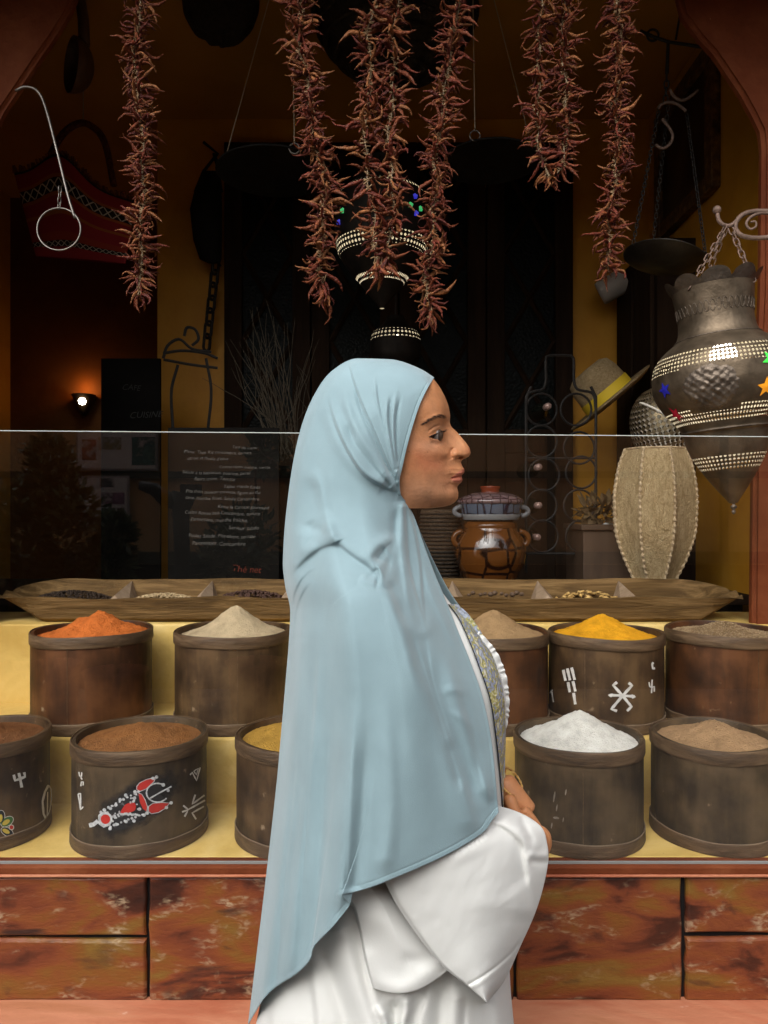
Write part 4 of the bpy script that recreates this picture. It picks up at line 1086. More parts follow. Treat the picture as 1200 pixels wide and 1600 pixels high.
# bangle on the far wrist
gold = pmat('gold', [(0.62,0.36,0.10),(0.80,0.55,0.22)], scale=200, rough=.28, metal=1.0, bump=.6, bscale=300)
c = W(797, 1221, -.004); va = W(797+19, 1221+15, -.004) - c; vb = Vector((0, .027, 0)) + (W(797+7, 1221-8, -.004) - c); m = MB(); n = 60
m.tube([c + va*math.cos(2*math.pi*k/n) + vb*math.sin(2*math.pi*k/n) for k in range(n)], [.0017+.0005*math.sin(k*2.1) for k in range(n)], 8, closed=True)
m.build('bangle', gold, person, True)
# shoes under the hem
for s in (1, -1):
    m = MB(); cy = YW - s*.09
    pr_ = [(-.10,.030,.05),(-.06,.036,.052),(0,.038,.050),(.07,.043,.045),(.12,.040,.038),(.15,.024,.03),(.158,.006,.022)]
    V = []; n = 16
    for x, w_, hgt in pr_:
        for k in range(n):
            a = 2*math.pi*k/n; V.append((x+.02, cy+w_*math.cos(a), .004+hgt/2+hgt/2*math.sin(a)))
    m.add(V, [(i*n+k, i*n+(k+1) % n, (i+1)*n+(k+1) % n, (i+1)*n+k) for i in range(len(pr_)-1) for k in range(n)] + [tuple(range(n))[::-1], tuple((len(pr_)-1)*n+k for k in range(n))])
    m.build('shoe', flat('shoe_leather', (.35,.30,.25), .5), person, True)
# ------------------------------------------------------------------ spice barrels
def barrel_mat(name, c0, c1, c2):
    m, nt, b = new_mat(name); L = nt.links
    tc = N(nt, "ShaderNodeTexCoord"); mp = N(nt, "ShaderNodeMapping"); mp.inputs["Scale"].default_value = (7, 7, 1.2)
    L.new(tc.outputs["Object"], mp.inputs[0])
    n1 = N(nt, "ShaderNodeTexNoise"); n1.inputs["Scale"].default_value = 5; n1.inputs["Detail"].default_value = 8; n1.inputs["Distortion"].default_value = .9
    L.new(mp.outputs[0], n1.inputs["Vector"])
    n2 = N(nt, "ShaderNodeTexNoise"); n2.inputs["Scale"].default_value = 9; n2.inputs["Detail"].default_value = 5
    L.new(tc.outputs["Object"], n2.inputs["Vector"])
    ad = N(nt, "ShaderNodeMix", data_type='FLOAT'); ad.inputs["Factor"].default_value = .78
    L.new(n1.outputs["Fac"], ad.inputs["A"]); L.new(n2.outputs["Fac"], ad.inputs["B"])
    r = N(nt, "ShaderNodeValToRGB"); e = r.color_ramp.elements; e[0].position = .39; e[0].color = (*c0, 1); e[1].position = .62; e[1].color = (*c2, 1)
    x = e.new(.5); x.color = (*c1, 1)
    L.new(ad.outputs["Result"], r.inputs[0])
    sp = N(nt, "ShaderNodeTexNoise"); sp.inputs["Scale"].default_value = 38; sp.inputs["Detail"].default_value = 6
    L.new(tc.outputs["Object"], sp.inputs["Vector"])
    rs = N(nt, "ShaderNodeValToRGB"); rs.color_ramp.elements[0].position = .68; rs.color_ramp.elements[1].position = .80
    L.new(sp.outputs["Fac"], rs.inputs[0])
    mx = N(nt, "ShaderNodeMix", data_type='RGBA'); mx.inputs["B"].default_value = (0.30,0.22,0.14,1)
    L.new(rs.outputs[0], mx.inputs["Factor"]); L.new(r.outputs[0], mx.inputs["A"]); L.new(mx.outputs["Result"], b.inputs["Base Color"])
    b.inputs["Roughness"].default_value = .52; b.inputs["Specular IOR Level"].default_value = .35
    bp = N(nt, "ShaderNodeBump"); bp.inputs["Strength"].default_value = .3; bp.inputs["Distance"].default_value = .004
    L.new(n1.outputs["Fac"], bp.inputs["Height"]); L.new(bp.outputs[0], b.inputs["Normal"])
    return m
BM = [barrel_mat('barrel_red_brown', (0.026,0.010,0.0035), (0.062,0.023,0.007), (0.115,0.044,0.014)),
      barrel_mat('barrel_brown', (0.026,0.014,0.006), (0.060,0.033,0.014), (0.11,0.064,0.027)),
      barrel_mat('barrel_grey_brown', (0.028,0.018,0.009), (0.060,0.039,0.019), (0.10,0.066,0.033))]
M['band'] = pmat('barrel_band', [(0.05,0.030,0.015),(0.098,0.059,0.030),(0.155,0.10,0.054)], scale=9, stretch=(1,1,6), dist=.6, rough=.55, bump=.3, bscale=40)
M['band_edge'] = pmat('barrel_band_worn', [(0.16,0.11,0.07),(0.28,0.21,0.14)], scale=20, rough=.7)

BAR = {}
def barrel(key, pxc, half, d, zb, zt, mat, label, seed):
    th = math.atan((pxc-600)/FPX); R = half/FPX*d*math.cos(th)
    cx = (pxc-600)/FPX*d; r = random.Random(seed)
    t = thing('spice_barrel', (cx, d, zb), label, 'barrel', 'wooden spice barrels on the steps')
    H = zt - zb; n = 72
    ov = 1 + r.uniform(-.003, .003); ph = r.uniform(0, 6)
    def wob(mb):
        mb.v = [(cx + (x-cx)*(1+(ov-1)*math.cos(2*math.atan2(y-d, x-cx)+ph)), d + (y-d)*(1+(ov-1)*math.cos(2*math.atan2(y-d, x-cx)+ph)),
                 z + (.0016*math.sin(3*math.atan2(y-d, x-cx)+ph) if z > zb+.02 else 0)) for x, y, z in mb.v]; return mb
    bh = .030
    m = MB(); m.lathe([(R, .004), (R*1.002, H*.5), (R, H-.004), (R-.003, H-.001), (R-.009, H-.001), (R-.011, H-.006), (R-.011, .03), (.001, .03)], n, (cx, d, zb), capb=False)
    o = wob(m).build('body', mat, t); auto_smooth(o, 40)
    m = MB(); w = .0040
    m.lathe([(R+.0012, H-bh), (R+w-.001, H-bh-.001), (R+w, H-bh+.002), (R+w, H-.003), (R+w-.002, H+.0005), (R+.0005, H+.0005), (R-.0005, H-.003)], n, (cx, d, zb))
    o = wob(m).build('rim_band', M['band'], t); auto_smooth(o, 40)
    m = MB()
    m.lathe([(R-.004, .0005), (R+w, .0005), (R+w+.0008, .003), (R+w, bh-.002), (R+w-.002, bh), (R+.0012, bh+.0006)], n, (cx, d, zb))
    o = wob(m).build('base_band', M['band'], t); auto_smooth(o, 40)
    m = MB(); m.tube([(cx+(R+.0035)*math.cos(2*math.pi*k/n), d+(R+.0035)*math.sin(2*math.pi*k/n), zb+bh+.0008+.0006*math.sin(k*.9+ph)) for k in range(n)], .0011, 5, closed=True)
    wob(m).build('worn_edge', M['band_edge'], o)
    # overlap seam of the bent board
    a = -math.pi/2 + math.radians(r.uniform(-50, 50))
    m = MB()
    for k in range(4):
        pass
    pts = []
    for zz in np.linspace(bh+.002, H-bh-.002, 8):
        pts.append((cx+(R+.0002)*math.cos(a+.002*math.sin(zz*60)), d+(R+.0002)*math.sin(a), zb+zz))
    m.tube(pts, .0009, 5); m.build('seam', M['band'], t)
    BAR[key] = dict(t=t, cx=cx, d=d, R=R, zb=zb, zt=zt, H=H)
    return t

LB, LT, UB, UT = Z_S1+.0005, .8836, Z_S2+.0005, 1.0828
barrel('L0', -22, 104, 1.80, LB, LT+.004, BM[1], 'brown barrel with painted fork and flower, cut by the left edge of the photo', 1)
barrel('L1', 220, 105, 1.80, LB, LT, BM[2], 'brown barrel painted with a red and silver jewel, lower row', 2)
barrel('L2', 476, 105, 1.80, LB, LT+.003, BM[1], 'barrel of mustard yellow powder half hidden behind the woman, lower row', 3)
barrel('L4', 903, 100.5, 1.80, LB, LT-.003, BM[2], 'grey brown barrel holding a steep white powder heap', 4)
barrel('L5', 1115, 101, 1.80, LB, LT-.002, BM[2], 'grey brown barrel of tan powder at the lower right', 5)
barrel('U0', 145, 95, 2.14, UB, UT, BM[0], 'red brown barrel holding orange paprika powder, upper row', 6)
barrel('U1', 365, 90.5, 2.14, UB, UT, BM[1], 'brown barrel holding pale beige powder, upper row left of the woman', 7)
barrel('U2', 765, 90, 2.14, UB, UT-.004, BM[0], 'red brown barrel of sandy powder right behind the woman', 8)
barrel('U3', 946, 90, 2.14, UB, UT-.006, BM[1], 'brown barrel with white painted signs holding bright yellow turmeric', 9)
barrel('U4', 1131, 94, 2.14, UB, UT, BM[0], 'red brown barrel filled with cumin seeds, upper right', 10)

# --- powder heaps
def powder(name, c, rough=.95, k=.72):
    return pmat(name, [tuple(x*k for x in c), c, tuple(min(1, x*1.15) for x in c)], scale=30, detail=8, rough=rough, bump=.9, bscale=320, bdetail=3, spec=.08)
def heap(key, name, c, apex, label, dx=0.0, sharp=1.0, lump=.004, seed=0, wide=.62, double=False):
    B = BAR[key]; Rin = B['R'] - .0125; nr, na = 56, 120
    r = np.linspace(0, 1, nr)[:, None]; a = np.linspace(0, 2*np.pi, na, endpoint=False)[None, :]
    X = r*np.cos(a)*Rin; Y = r*np.sin(a)*Rin
    base = B['H'] - .016
    q = np.hypot(X/Rin - dx, Y/Rin)
    prof = np.clip(1 - (q/(1+abs(dx)*.6))**sharp, 0, 1)
    prof = wide*prof + (1-wide)*np.exp(-(q/.42)**2)
    if double:
        prof = prof*(1 - .16*np.exp(-((X/Rin+.10)/.10)**2)) + .10*np.exp(-(((X/Rin+.25)/.09)**2+((Y/Rin)/.3)**2))
    edge = np.clip((1-r)/.10, 0, 1)
    Z = base + (apex-B['zb']-base)*prof/prof.max() + lump*fbm(X*60+9, Y*60+3, seed, 4)*edge + .5*lump*fbm(X*200+1, Y*200, seed+5, 2)
    Z = np.where(r > .93, Z - .0, Z)
    G = np.stack([X+B['cx'], Y+B['d'], Z+B['zb']], -1)
    me = grid_mesh(name, G, close_u=True)
    o = link(name, me, powder(name+'_powder', c), None, True, org=(B['cx'], B['d'], B['zb']+base))
    tag(o, label, 'spice', 'heaped spices in the barrels'); return o
heap('U0', 'spice_heap', (0.62,0.165,0.035), 1.1345, 'orange red paprika powder heap with a dented top', dx=.10, seed=1, double=True, lump=.007)
heap('U1', 'spice_heap', (0.56,0.44,0.27), 1.149, 'pale beige powder heap in the barrel left of the woman', dx=.04, seed=2, wide=.55)
heap('U2', 'spice_heap', (0.40,0.255,0.125), 1.138, 'sandy brown powder heap just right of the woman', dx=.08, seed=3, wide=.6)
heap('U3', 'spice_heap', (0.78,0.37,0.018), 1.126, 'bright yellow turmeric powder heap', dx=-.06, seed=4, wide=.7)
heap('U4', 'spice_heap', (0.25,0.165,0.085), 1.103, 'low mound of brown cumin seeds', seed=5, wide=.4, lump=.003)
heap('L0', 'spice_heap', (0.20,0.085,0.033), .909, 'dark brown powder mound at the left edge', seed=6, wide=.5)
heap('L1', 'spice_heap', (0.29,0.125,0.042), .907, 'reddish brown powder mound in the jewel painted barrel', dx=.0, seed=7, wide=.45)
heap('L2', 'spice_heap', (0.52,0.30,0.055), .918, 'mustard yellow powder mound beside the blue veil', seed=8, wide=.6)
heap('L4', 'spice_heap', (0.90,0.885,0.80), .937, 'steep white powder heap with a pointed top', dx=.03, seed=9, wide=.85, lump=.005)
heap('L5', 'spice_heap', (0.43,0.27,0.14), .915, 'tan powder heap in the barrel at the lower right', dx=.0, seed=10, wide=.6, lump=.005)

def grains(name, pts, size, mat, label, cat, elong=2.0, flat_=.6, seed=0, org=None):
    """many small grains in one mesh (nobody could count them)"""
    r = np.random.default_rng(seed)
    o8 = np.array([(1,0,0),(-1,0,0),(0,1,0),(0,-1,0),(0,0,1),(0,0,-1)], float)
    f8 = [(0,2,4),(2,1,4),(1,3,4),(3,0,4),(2,0,5),(1,2,5),(3,1,5),(0,3,5)]
    V = []; F = []
    for p in pts:
        s = size*r.uniform(.7, 1.3); v = o8*np.array([s*elong, s, s*flat_])
        q = Matrix.Rotation(r.uniform(0, 6.28), 3, 'Z') @ Matrix.Rotation(r.uniform(-.6, .6), 3, 'Y') @ Matrix.Rotation(r.uniform(-.6, .6), 3, 'X')
        v = v @ np.array(q).T + p
        b0 = len(V); V += list(v); F += [(a+b0, c+b0, d_+b0) for a, c, d_ in f8]
    o = link(name, np_mesh(name, V, F), mat, None, True, org=org)
    return tag(o, label, cat, None, 'stuff')
B = BAR['U4']; pts = []
for _ in range(2600):
    a, q = nrng.uniform(0, 6.283), math.sqrt(nrng.uniform(0, 1))*.985
    z = B['H']-.016 + (1.103-B['zb']-B['H']+.016)*(.4*(1-q)+.6*math.exp(-(q/.42)**2))
    pts.append((B['cx']+q*(B['R']-.013)*math.cos(a), B['d']+q*(B['R']-.013)*math.sin(a), B['zb']+z+.0015))
grains('cumin_seeds', np.array(pts), .0016, pmat('cumin', [(0.14,0.09,0.045),(0.32,0.22,0.12),(0.45,0.34,0.2)], scale=160, detail=2, rough=.7), 'loose brown cumin seeds on the upper right barrel', 'seeds', 2.6, .7, 3, org=(B['cx'], B['d'], B['zt']))

# --- painted signs on the barrels (paint on the real cylinder)
def on_cyl(B, px, py, off=.0009):
    dx, dz = (px-600)/FPX, -(py-800)/FPX      # ray (dx, 1, dz) * s
    R = B['R'] + off + .0006
    A = dx*dx+1; Bq = -2*(dx*B['cx'] + B['d']); C = B['cx']**2 + B['d']**2 - R*R
    disc = Bq*Bq - 4*A*C
    if disc < 0: disc = 0.0
    s = (-Bq - math.sqrt(disc))/(2*A)
    return Vector((dx*s, s, CAMZ + dz*s))
def stroke(mb, B, pts, w, off=.0009):
    pts = [Vector((x, y)) for x, y in pts]; dense = []
    for a, c in zip(pts, pts[1:]):
        n = max(2, int((c-a).length/4))
        dense += [a.lerp(c, i/n) for i in range(n)]
    dense.append(pts[-1]); L = []
    for i, p in enumerate(dense):
        t = dense[min(i+1, len(dense)-1)] - dense[max(i-1, 0)]
        if t.length < 1e-6: t = Vector((1, 0))
        nrm = Vector((-t.y, t.x)).normalized()*w/2*(1+.12*math.sin(i*1.7))
        L.append((p+nrm, p-nrm))
    vs = [on_cyl(B, q.x, q.y, off) for ab in L for q in ab]
    mb.add(vs, [(2*i, 2*i+1, 2*i+3, 2*i+2) for i in range(len(L)-1)])
def blob(mb, B, cx, cy, rx, ry, rot=0, off=.0012, n=16, fn=None):
    rings = [0, .5, 1]; vs = [on_cyl(B, cx, cy, off)]; c, s = math.cos(rot), math.sin(rot)
    for q in rings[1:]:
        for k in range(n):
            a = 2*math.pi*k/n; f = fn(a) if fn else 1
            x, y = rx*q*f*math.cos(a), ry*q*f*math.sin(a)
            vs.append(on_cyl(B, cx+c*x-s*y, cy+s*x+c*y, off))
    fs = [(0, 1+k, 1+(k+1) % n) for k in range(n)] + [(1+k, 1+n+k, 1+n+(k+1) % n, 1+(k+1) % n) for k in range(n)]
    mb.add(vs, fs)
def poly(mb, B, pts, off=.0012):
    cx = sum(p[0] for p in pts)/len(pts); cy = sum(p[1] for p in pts)/len(pts); n = len(pts)
    vs = [on_cyl(B, cx, cy, off)] + [on_cyl(B, x, y, off) for x, y in pts]
    mb.add(vs, [(0, 1+k, 1+(k+1) % n) for k in range(n)])
white = pmat('white_sign_paint', [(0.50,0.49,0.46),(0.72,0.71,0.68)], scale=60, rough=.6, bump=.3, bscale=150)
silver = pmat('silver_sign_paint', [(0.34,0.35,0.36),(0.72,0.74,0.74)], scale=130, rough=.5, bump=.4, bscale=200)
redp = pmat('red_sign_paint', [(0.42,0.022,0.016),(0.55,0.035,0.025)], scale=50, rough=.5)
def sign(B, fn, mat, name='painted_sign'):
    mb = MB(); fn(mb); return mb.build(name, mat, B['t'])
B = BAR['U3']      # crop 5.714 px per photo px, origin (850,1020)
c5 = lambda x, y: (850+x/5.714, 1020+y/5.714)
for a, e in (((172,152),(192,250)), ((208,140),(232,245)), ((246,132),(274,242)), ((214,262),(230,352)), ((258,254),(280,345)), ((264,358),(280,460))):
    sign(B, lambda mb: stroke(mb, B, [c5(*a), c5(*e)], 4.2), white)
def xsign(mb):
    stroke(mb, B, [c5(652,262), c5(618,290), c5(700,380), c5(780,480), c5(742,520)], 4.2)
    stroke(mb, B, [c5(755,268), c5(786,292), c5(700,385), c5(602,502), c5(652,520)], 4.2, .0011)
    stroke(mb, B, [c5(585,378), c5(705,382), c5(810,390)], 4.0, .0013)
    poly(mb, B, [c5(570,376), c5(612,362), c5(600,400)], .0013); poly(mb, B, [c5(822,394), c5(784,368), c5(788,412)], .0013)
sign(B, xsign, white)
sign(B, lambda mb: stroke(mb, B, [c5(975,85), c5(966,105), c5(972,140), c5(992,138)], 3.2), white)
sign(B, lambda mb: stroke(mb, B, [c5(938,262), c5(944,300), c5(962,310), c5(966,240)], 2.2), white)
sign(B, lambda mb: stroke(mb, B, [c5(960,360), c5(964,310), c5(984,300), c5(984,348)], 2.2), white)
sign(B, lambda mb: stroke(mb, B, [c5(70,345), c5(84,440)], 1.8), white)
sign(B, lambda mb: stroke(mb, B, [c5(50,362), c5(76,330)], 1.8), white)
B = BAR['L1']      # crop 5.714, origin (120,1190)
c6 = lambda x, y: (120+x/5.714, 1190+y/5.714)
# dark smoky ground of the jewel
def halo():
    nr, na = 14, 40; cx, cy, rx, ry, rot = 212, 1257, 84, 36, math.radians(-33)
    V = []; fade = []
    for i in range(nr):
        for k in range(na):
            q = i/(nr-1); a = 2*math.pi*k/na; x, y = rx*q*math.cos(a), ry*q*math.sin(a)
            V.append(on_cyl(B, cx+math.cos(rot)*x-math.sin(rot)*y, cy+math.sin(rot)*x+math.cos(rot)*y, .0005)); fade.append(1-q)
    G = np.array([tuple(v) for v in V]).reshape(nr, na, 3)
    me = grid_mesh('dark_ground', G, close_u=True)
    at = me.attributes.new('fade', 'FLOAT', 'POINT'); at.data.foreach_set('value', np.array(fade, np.float32))
    m, nt, b = new_mat('smoky_black_paint'); L = nt.links
    b.inputs["Base Color"].default_value = (0.010,0.010,0.011,1); b.inputs["Roughness"].default_value = .55
    an = N(nt, "ShaderNodeAttribute"); an.attribute_name = 'fade'
    tc = N(nt, "ShaderNodeTexCoord"); nz = N(nt, "ShaderNodeTexNoise"); nz.inputs["Scale"].default_value = 45; nz.inputs["Detail"].default_value = 6
    L.new(tc.outputs["Object"], nz.inputs["Vector"])
    ad = N(nt, "ShaderNodeMath", operation='MULTIPLY_ADD'); ad.inputs[1].default_value = .7; L.new(nz.outputs["Fac"], ad.inputs[0])
    L.new(an.outputs["Fac"], ad.inputs[2])
    mr = N(nt, "ShaderNodeMapRange"); mr.inputs["From Min"].default_value = .36; mr.inputs["From Max"].default_value = .80; mr.inputs["To Max"].default_value = .96
    L.new(ad.outputs[0], mr.inputs[0]); L.new(mr.outputs[0], b.inputs["Alpha"])
    link('dark_ground', me, m, B['t'], True)
halo()
jewel = []
def jr(mb):
    blob(mb, B, *c6(256,514), 7.4, 7.6, 0, .0014)
    poly(mb, B, [c6(*p) for p in ((386,462),(400,430),(430,385),(480,362),(515,366),(530,395),(520,435),(480,455),(430,462))], .0014)
    poly(mb, B, [c6(*p) for p in ((552,282),(580,290),(610,340),(628,400),(620,445),(590,420),(562,360))], .0014)
    poly(mb, B, [c6(*p) for p in ((535,222),(560,190),(620,160),(700,142),(690,175),(620,240),(570,262),(540,255))], .0014)
    poly(mb, B, [c6(*p) for p in ((640,400),(680,375),(760,368),(826,372),(790,415),(730,450),(670,462),(642,445))], .0014)
sign(B, jr, redp, 'red_enamel')
def js(mb):
    r = random.Random(5)
    # bodies and outlines
    poly(mb, B, [c6(*p) for p in ((190,480),(220,450),(280,445),(310,500),(300,570),(240,590),(195,560))], .0009)
    stroke(mb, B, [c6(110,570), c6(150,560), c6(190,530)], 6.5)
    for a_, e_ in (((215,450),(550,265)), ((300,580),(620,460)), ((380,465),(540,475))):
        n = 10
        for i in range(n+1):
            x = a_[0]+(e_[0]-a_[0])*i/n; y = a_[1]+(e_[1]-a_[1])*i/n
            blob(mb, B, *c6(x, y+r.uniform(-4,4)), r.uniform(1.6, 2.5), r.uniform(1.6, 2.5), 0, .0016, 8)
    for x, y in ((520,270),(437,300),(387,340),(348,388),(300,418),(245,432),(296,598),(350,560),(440,535),(510,530),(600,478),(712,138),(842,368),(515,325),(560,425),(335,487),(680,150),(800,410),(630,460)):
        blob(mb, B, *c6(x, y), 2.8, 2.7, 0, .0017, 9)
    for _ in range(42):
        u, v = r.random(), r.uniform(-1, 1); x = 310+u*240; y = 500-u*150+v*(40+u*40)
        if 390 < x < 525 and 365 < y < 458: continue
        blob(mb, B, *c6(x, y), r.uniform(1.2, 2.1), r.uniform(1.2, 2.1), 0, .0015, 8)
    k = [c6(640+0, 330)]
    ring = [c6(720+98*math.cos(t), 278+84*math.sin(t)) for t in np.linspace(math.radians(-60), math.radians(-325), 26)]
    stroke(mb, B, ring, 2.2, .0016); stroke(mb, B, [c6(650,330), c6(745,275), c6(845,222)], 2.2, .0018)
    blob(mb, B, *c6(772,208), 2.9, 2.9, 0, .0018); blob(mb, B, *c6(815,258), 2.4, 2.4, 0, .0018)
    for pts in (((552,282),(580,290),(610,340),(632,405),(625,455)), ((535,222),(560,190),(620,160),(705,140),(690,178),(620,244),(565,266),(535,250),(535,222)), ((640,400),(680,372),(760,364),(830,370),(790,418),(730,454),(665,466),(640,445),(640,400))):
        stroke(mb, B, [c6(*p) for p in pts], 1.1, .0016)
    stroke(mb, B, [c6(256+56*math.cos(t), 514+56*math.sin(t)) for t in np.linspace(0, 6.28, 22)], 2.0, .0017)
sign(B, js, silver, 'silver_filigree')
sign(B, lambda mb: poly(mb, B, [c6(*p) for p in ((300,470),(400,370),(520,300),(560,290),(620,450),(540,470),(400,495),(310,540))], .0007), flat('dark_silver_paint', (0.10,0.10,0.105), .5), 'dark_silver')
for pts, w in ((((1012,120),(1030,95),(1070,170),(1102,52)), 2.0), (((1045,85),(1068,120),(1085,60),(1045,85)), 1.6), (((1058,295),(1030,380),(1140,300)), 2.6),
               (((950,392),(995,428),(1145,345)), 2.6), (((940,450),(995,430),(962,492)), 2.6), (((1065,515),(1030,458),(1135,400)), 2.6),
               (((12,290),(34,285),(34,430),(58,402)), 2.0), (((12,290),(34,430)), 2.0), (((18,92),(24,128),(42,132),(44,96)), 1.7), (((36,220),(40,182),(58,182),(56,214)), 1.7), (((35,140),(48,160)), 1.8)):
    sign(B, lambda mb: stroke(mb, B, [c6(*p) for p in pts], w), white)
B = BAR['L0']      # crop 9.41, origin (0,1180)
c9 = lambda x, y: (x/9.41, 1180+y/9.41)
def fork(mb):
    stroke(mb, B, [c9(202,288), c9(222,372), c9(290,350), c9(368,316), c9(355,252)], 4.0)
    stroke(mb, B, [c9(276,262), c9(298,350), c9(320,475)], 4.2, .0011)
sign(B, fork, white)
sign(B, lambda mb: stroke(mb, B, [c9(715,440), c9(660,540), c9(626,680), c9(640,860), c9(684,950)], 3.4), white)
sign(B, lambda mb: stroke(mb, B, [c9(700,540), c9(698,760), c9(694,900)], 1.7), white)
sign(B, lambda mb: stroke(mb, B, [c9(715,440), c9(752,500), c9(757,640), c9(735,800), c9(684,950)], 1.6), white)
g_ = flat('green_sign_paint', (0.055,0.16,0.05), .5); y_ = flat('yellow_sign_paint', (0.60,0.47,0.08), .5); k_ = flat('navy_sign_paint', (0.012,0.018,0.026), .5)
def petal(ang, ln, mat_, inner):
    cx, cy = c9(-20, 1060)
    x, y = cx+ln*math.cos(ang), cy+ln*math.sin(ang)
    sign(B, lambda mb: blob(mb, B, x, y, ln*.72, ln*.46, ang, .0009), white, 'petal_outline')
    sign(B, lambda mb: blob(mb, B, x, y, ln*.66, ln*.40, ang, .0012), mat_, 'petal')
    sign(B, lambda mb: blob(mb, B, x-2*math.cos(ang), y-2*math.sin(ang), ln*.42, ln*.22, ang, .0015), inner, 'petal')
petal(math.radians(-34), 16, g_, y_); petal(math.radians(28), 15, k_, y_); petal(math.radians(-80), 16, k_, y_)
for x, y in ((168,1060),(165,1232),(8,1300)):
    sign(B, lambda mb: blob(mb, B, *c9(x, y), 4.4, 4.4, 0, .0013), white, 'petal_outline'); sign(B, lambda mb: blob(mb, B, *c9(x, y), 3.0, 3.2, 0, .0016), redp, 'berry')
# lime wash stains on the white powder barrel
B = BAR['L4']
for x, y, w, h in ((866,1245,1.4,9),(870,1262,1.2,6),(884,1238,1.2,5),(869,1278,5,2),(862,1290,1.2,5),(880,1281,1,4)):
    sign(B, lambda mb: blob(mb, B, x, y, w, h, .15, .0008, 9), pmat('lime_stain', [(0.16,0.14,0.11),(0.34,0.31,0.26)], scale=90, rough=.9), 'stain')

# ------------------------------------------------------------------ the long wooden trough
tx0, tx1 = P(-4, 0, 2.36).x, P(1163, 0, 2.36).x
trough = thing('wooden_trough', ((tx0+tx1)/2, 2.46, Z_S3), 'long weathered wooden trough with compartments behind the barrels', 'trough')
nx = 160
xs = np.linspace(tx0, tx1, nx); G = []
for x in xs:
    u = min((x-tx0), (tx1-x)); e = min(1, u/.14); e2 = min(1, u/.05)
    w = .0035*math.sin(x*9)+.002*math.sin(x*23+1)
    zb_ = Z_S3+.001 + (1-e)*.075; zf = 1.146+w+(1-e2)*-.004; zk = 1.186+w*.6-(1-e)**2*.02
    yf, yb = 2.345+(1-e)*.02, 2.585-(1-e)*.05
    fl = max(zb_+.012, Z_S3+.03+(1-e)*.06)
    G.append([(x,yf,zf),(x,yf+.012,zb_+.012),(x,yf+.03,zb_),(x,yb-.03,zb_),(x,yb-.006,zb_+.012),(x,yb,zk),(x,yb-.014,zk+.001),(x,yb-.05,fl+.008),(x,yb-.08,fl),(x,yf+.09,fl),(x,yf+.05,fl+.008),(x,yf+.016,zf+.001)])
G = np.array(G, float)
G[:, :, 2] += .0012*fbm(G[:, :, 0]*18, np.arange(12)[None, :]*1.7+G[:, :, 0]*0, 3, 3)
me = grid_mesh('body', G, close_u=True)
bm = bmesh.new(); bm.from_mesh(me); bm.verts.ensure_lookup_table()
bm.faces.new([bm.verts[i] for i in range(12)]); bm.faces.new([bm.verts[(nx-1)*12+i] for i in range(12)][::-1])
bmesh.ops.recalc_face_normals(bm, faces=bm.faces); bm.to_mesh(me); bm.free()
o = link('body', me, M['old_wood'], trough); auto_smooth(o, 40)
for px in (186, 318, 452, 590, 712, 852, 985):
    x = P(px, 0, 2.44).x; m = MB()
    m.add([(x-.05,2.372,1.1),(x+.05,2.372,1.1),(x,2.40,1.150),(x-.035,2.57,1.1),(x+.035,2.57,1.1),(x,2.566,1.182)], [(0,1,2),(3,5,4),(0,2,5,3),(1,4,5,2),(0,3,4,1)])
    m.build('divider', M['pale_wood'], trough)
def fill(px0, px1, n, hmin, hmax, seed):
    r = np.random.default_rng(seed); x0, x1 = P(px0, 0, 2.46).x, P(px1, 0, 2.46).x; out = []
    for _ in range(n):
        x, y = r.uniform(x0, x1), r.uniform(2.40, 2.545)
        c = math.sin(math.pi*(x-x0)/(x1-x0))**.5*math.sin(math.pi*(y-2.385)/.175)**.5
        out.append((x, y, 1.105 + (hmin+(hmax-hmin)*(y-2.40)/.145)*max(c, .1) + r.uniform(0, .004)))
    return np.array(out)
grains('dried_cloves', fill(40, 172, 1300, .03, .058, 1), .0030, pmat('clove', [(0.018,0.012,0.008),(0.05,0.03,0.018)], scale=90, rough=.7), 'dark dried cloves in the left compartment of the trough', 'spice', 2.0, .8, 1)
grains('pale_seeds', fill(196, 306, 700, .026, .046, 2), .0034, pmat('pale_seed', [(0.40,0.28,0.14),(0.62,0.48,0.28)], scale=90, rough=.7), 'pale seeds in the second compartment of the trough', 'spice', 2.0, .6, 2)
grains('dried_flowers', fill(330, 450, 420, .03, .058, 3), .0056, pmat('dry_flower', [(0.035,0.017,0.012),(0.09,0.045,0.03)], scale=90, rough=.7), 'dark brown dried flower heads in the trough beside the veil', 'spice', 1.3, .8, 3)
r = random.Random(4)
nut_me = None
for i in range(11):
    px = 734+i*8.2+r.uniform(-2, 2); s = r.uniform(.007, .012); c = P(px, 0, 2.43)
    m = MB(); m.lathe([(.0001,-.8*s),(.55*s,-.62*s),(s,0),(.7*s,.5*s),(.25*s,.75*s),(.0001,.8*s)], 10, (c.x, 2.41+r.uniform(0,.05), 1.150+r.uniform(-.004,.003)))
    o = m.build('nutmeg', pmat('nutmeg_shell', [(0.05,0.03,0.018),(0.12,0.075,0.045)], scale=50, rough=.6) if i == 0 else bpy.data.materials['nutmeg_shell'], None, True, org=(c.x, 2.42, 1.145))
    tag(o, 'round dark brown nutmeg in the trough right of the woman', 'nutmeg', 'nutmegs in the trough')
grains('ginger_bits', fill(868, 978, 70, .036, .052, 5), .0075, pmat('ginger', [(0.42,0.25,0.07),(0.60,0.40,0.15)], scale=60, rough=.8), 'yellow dried ginger bits in the right of the trough', 'spice', 1.8, .6, 5)

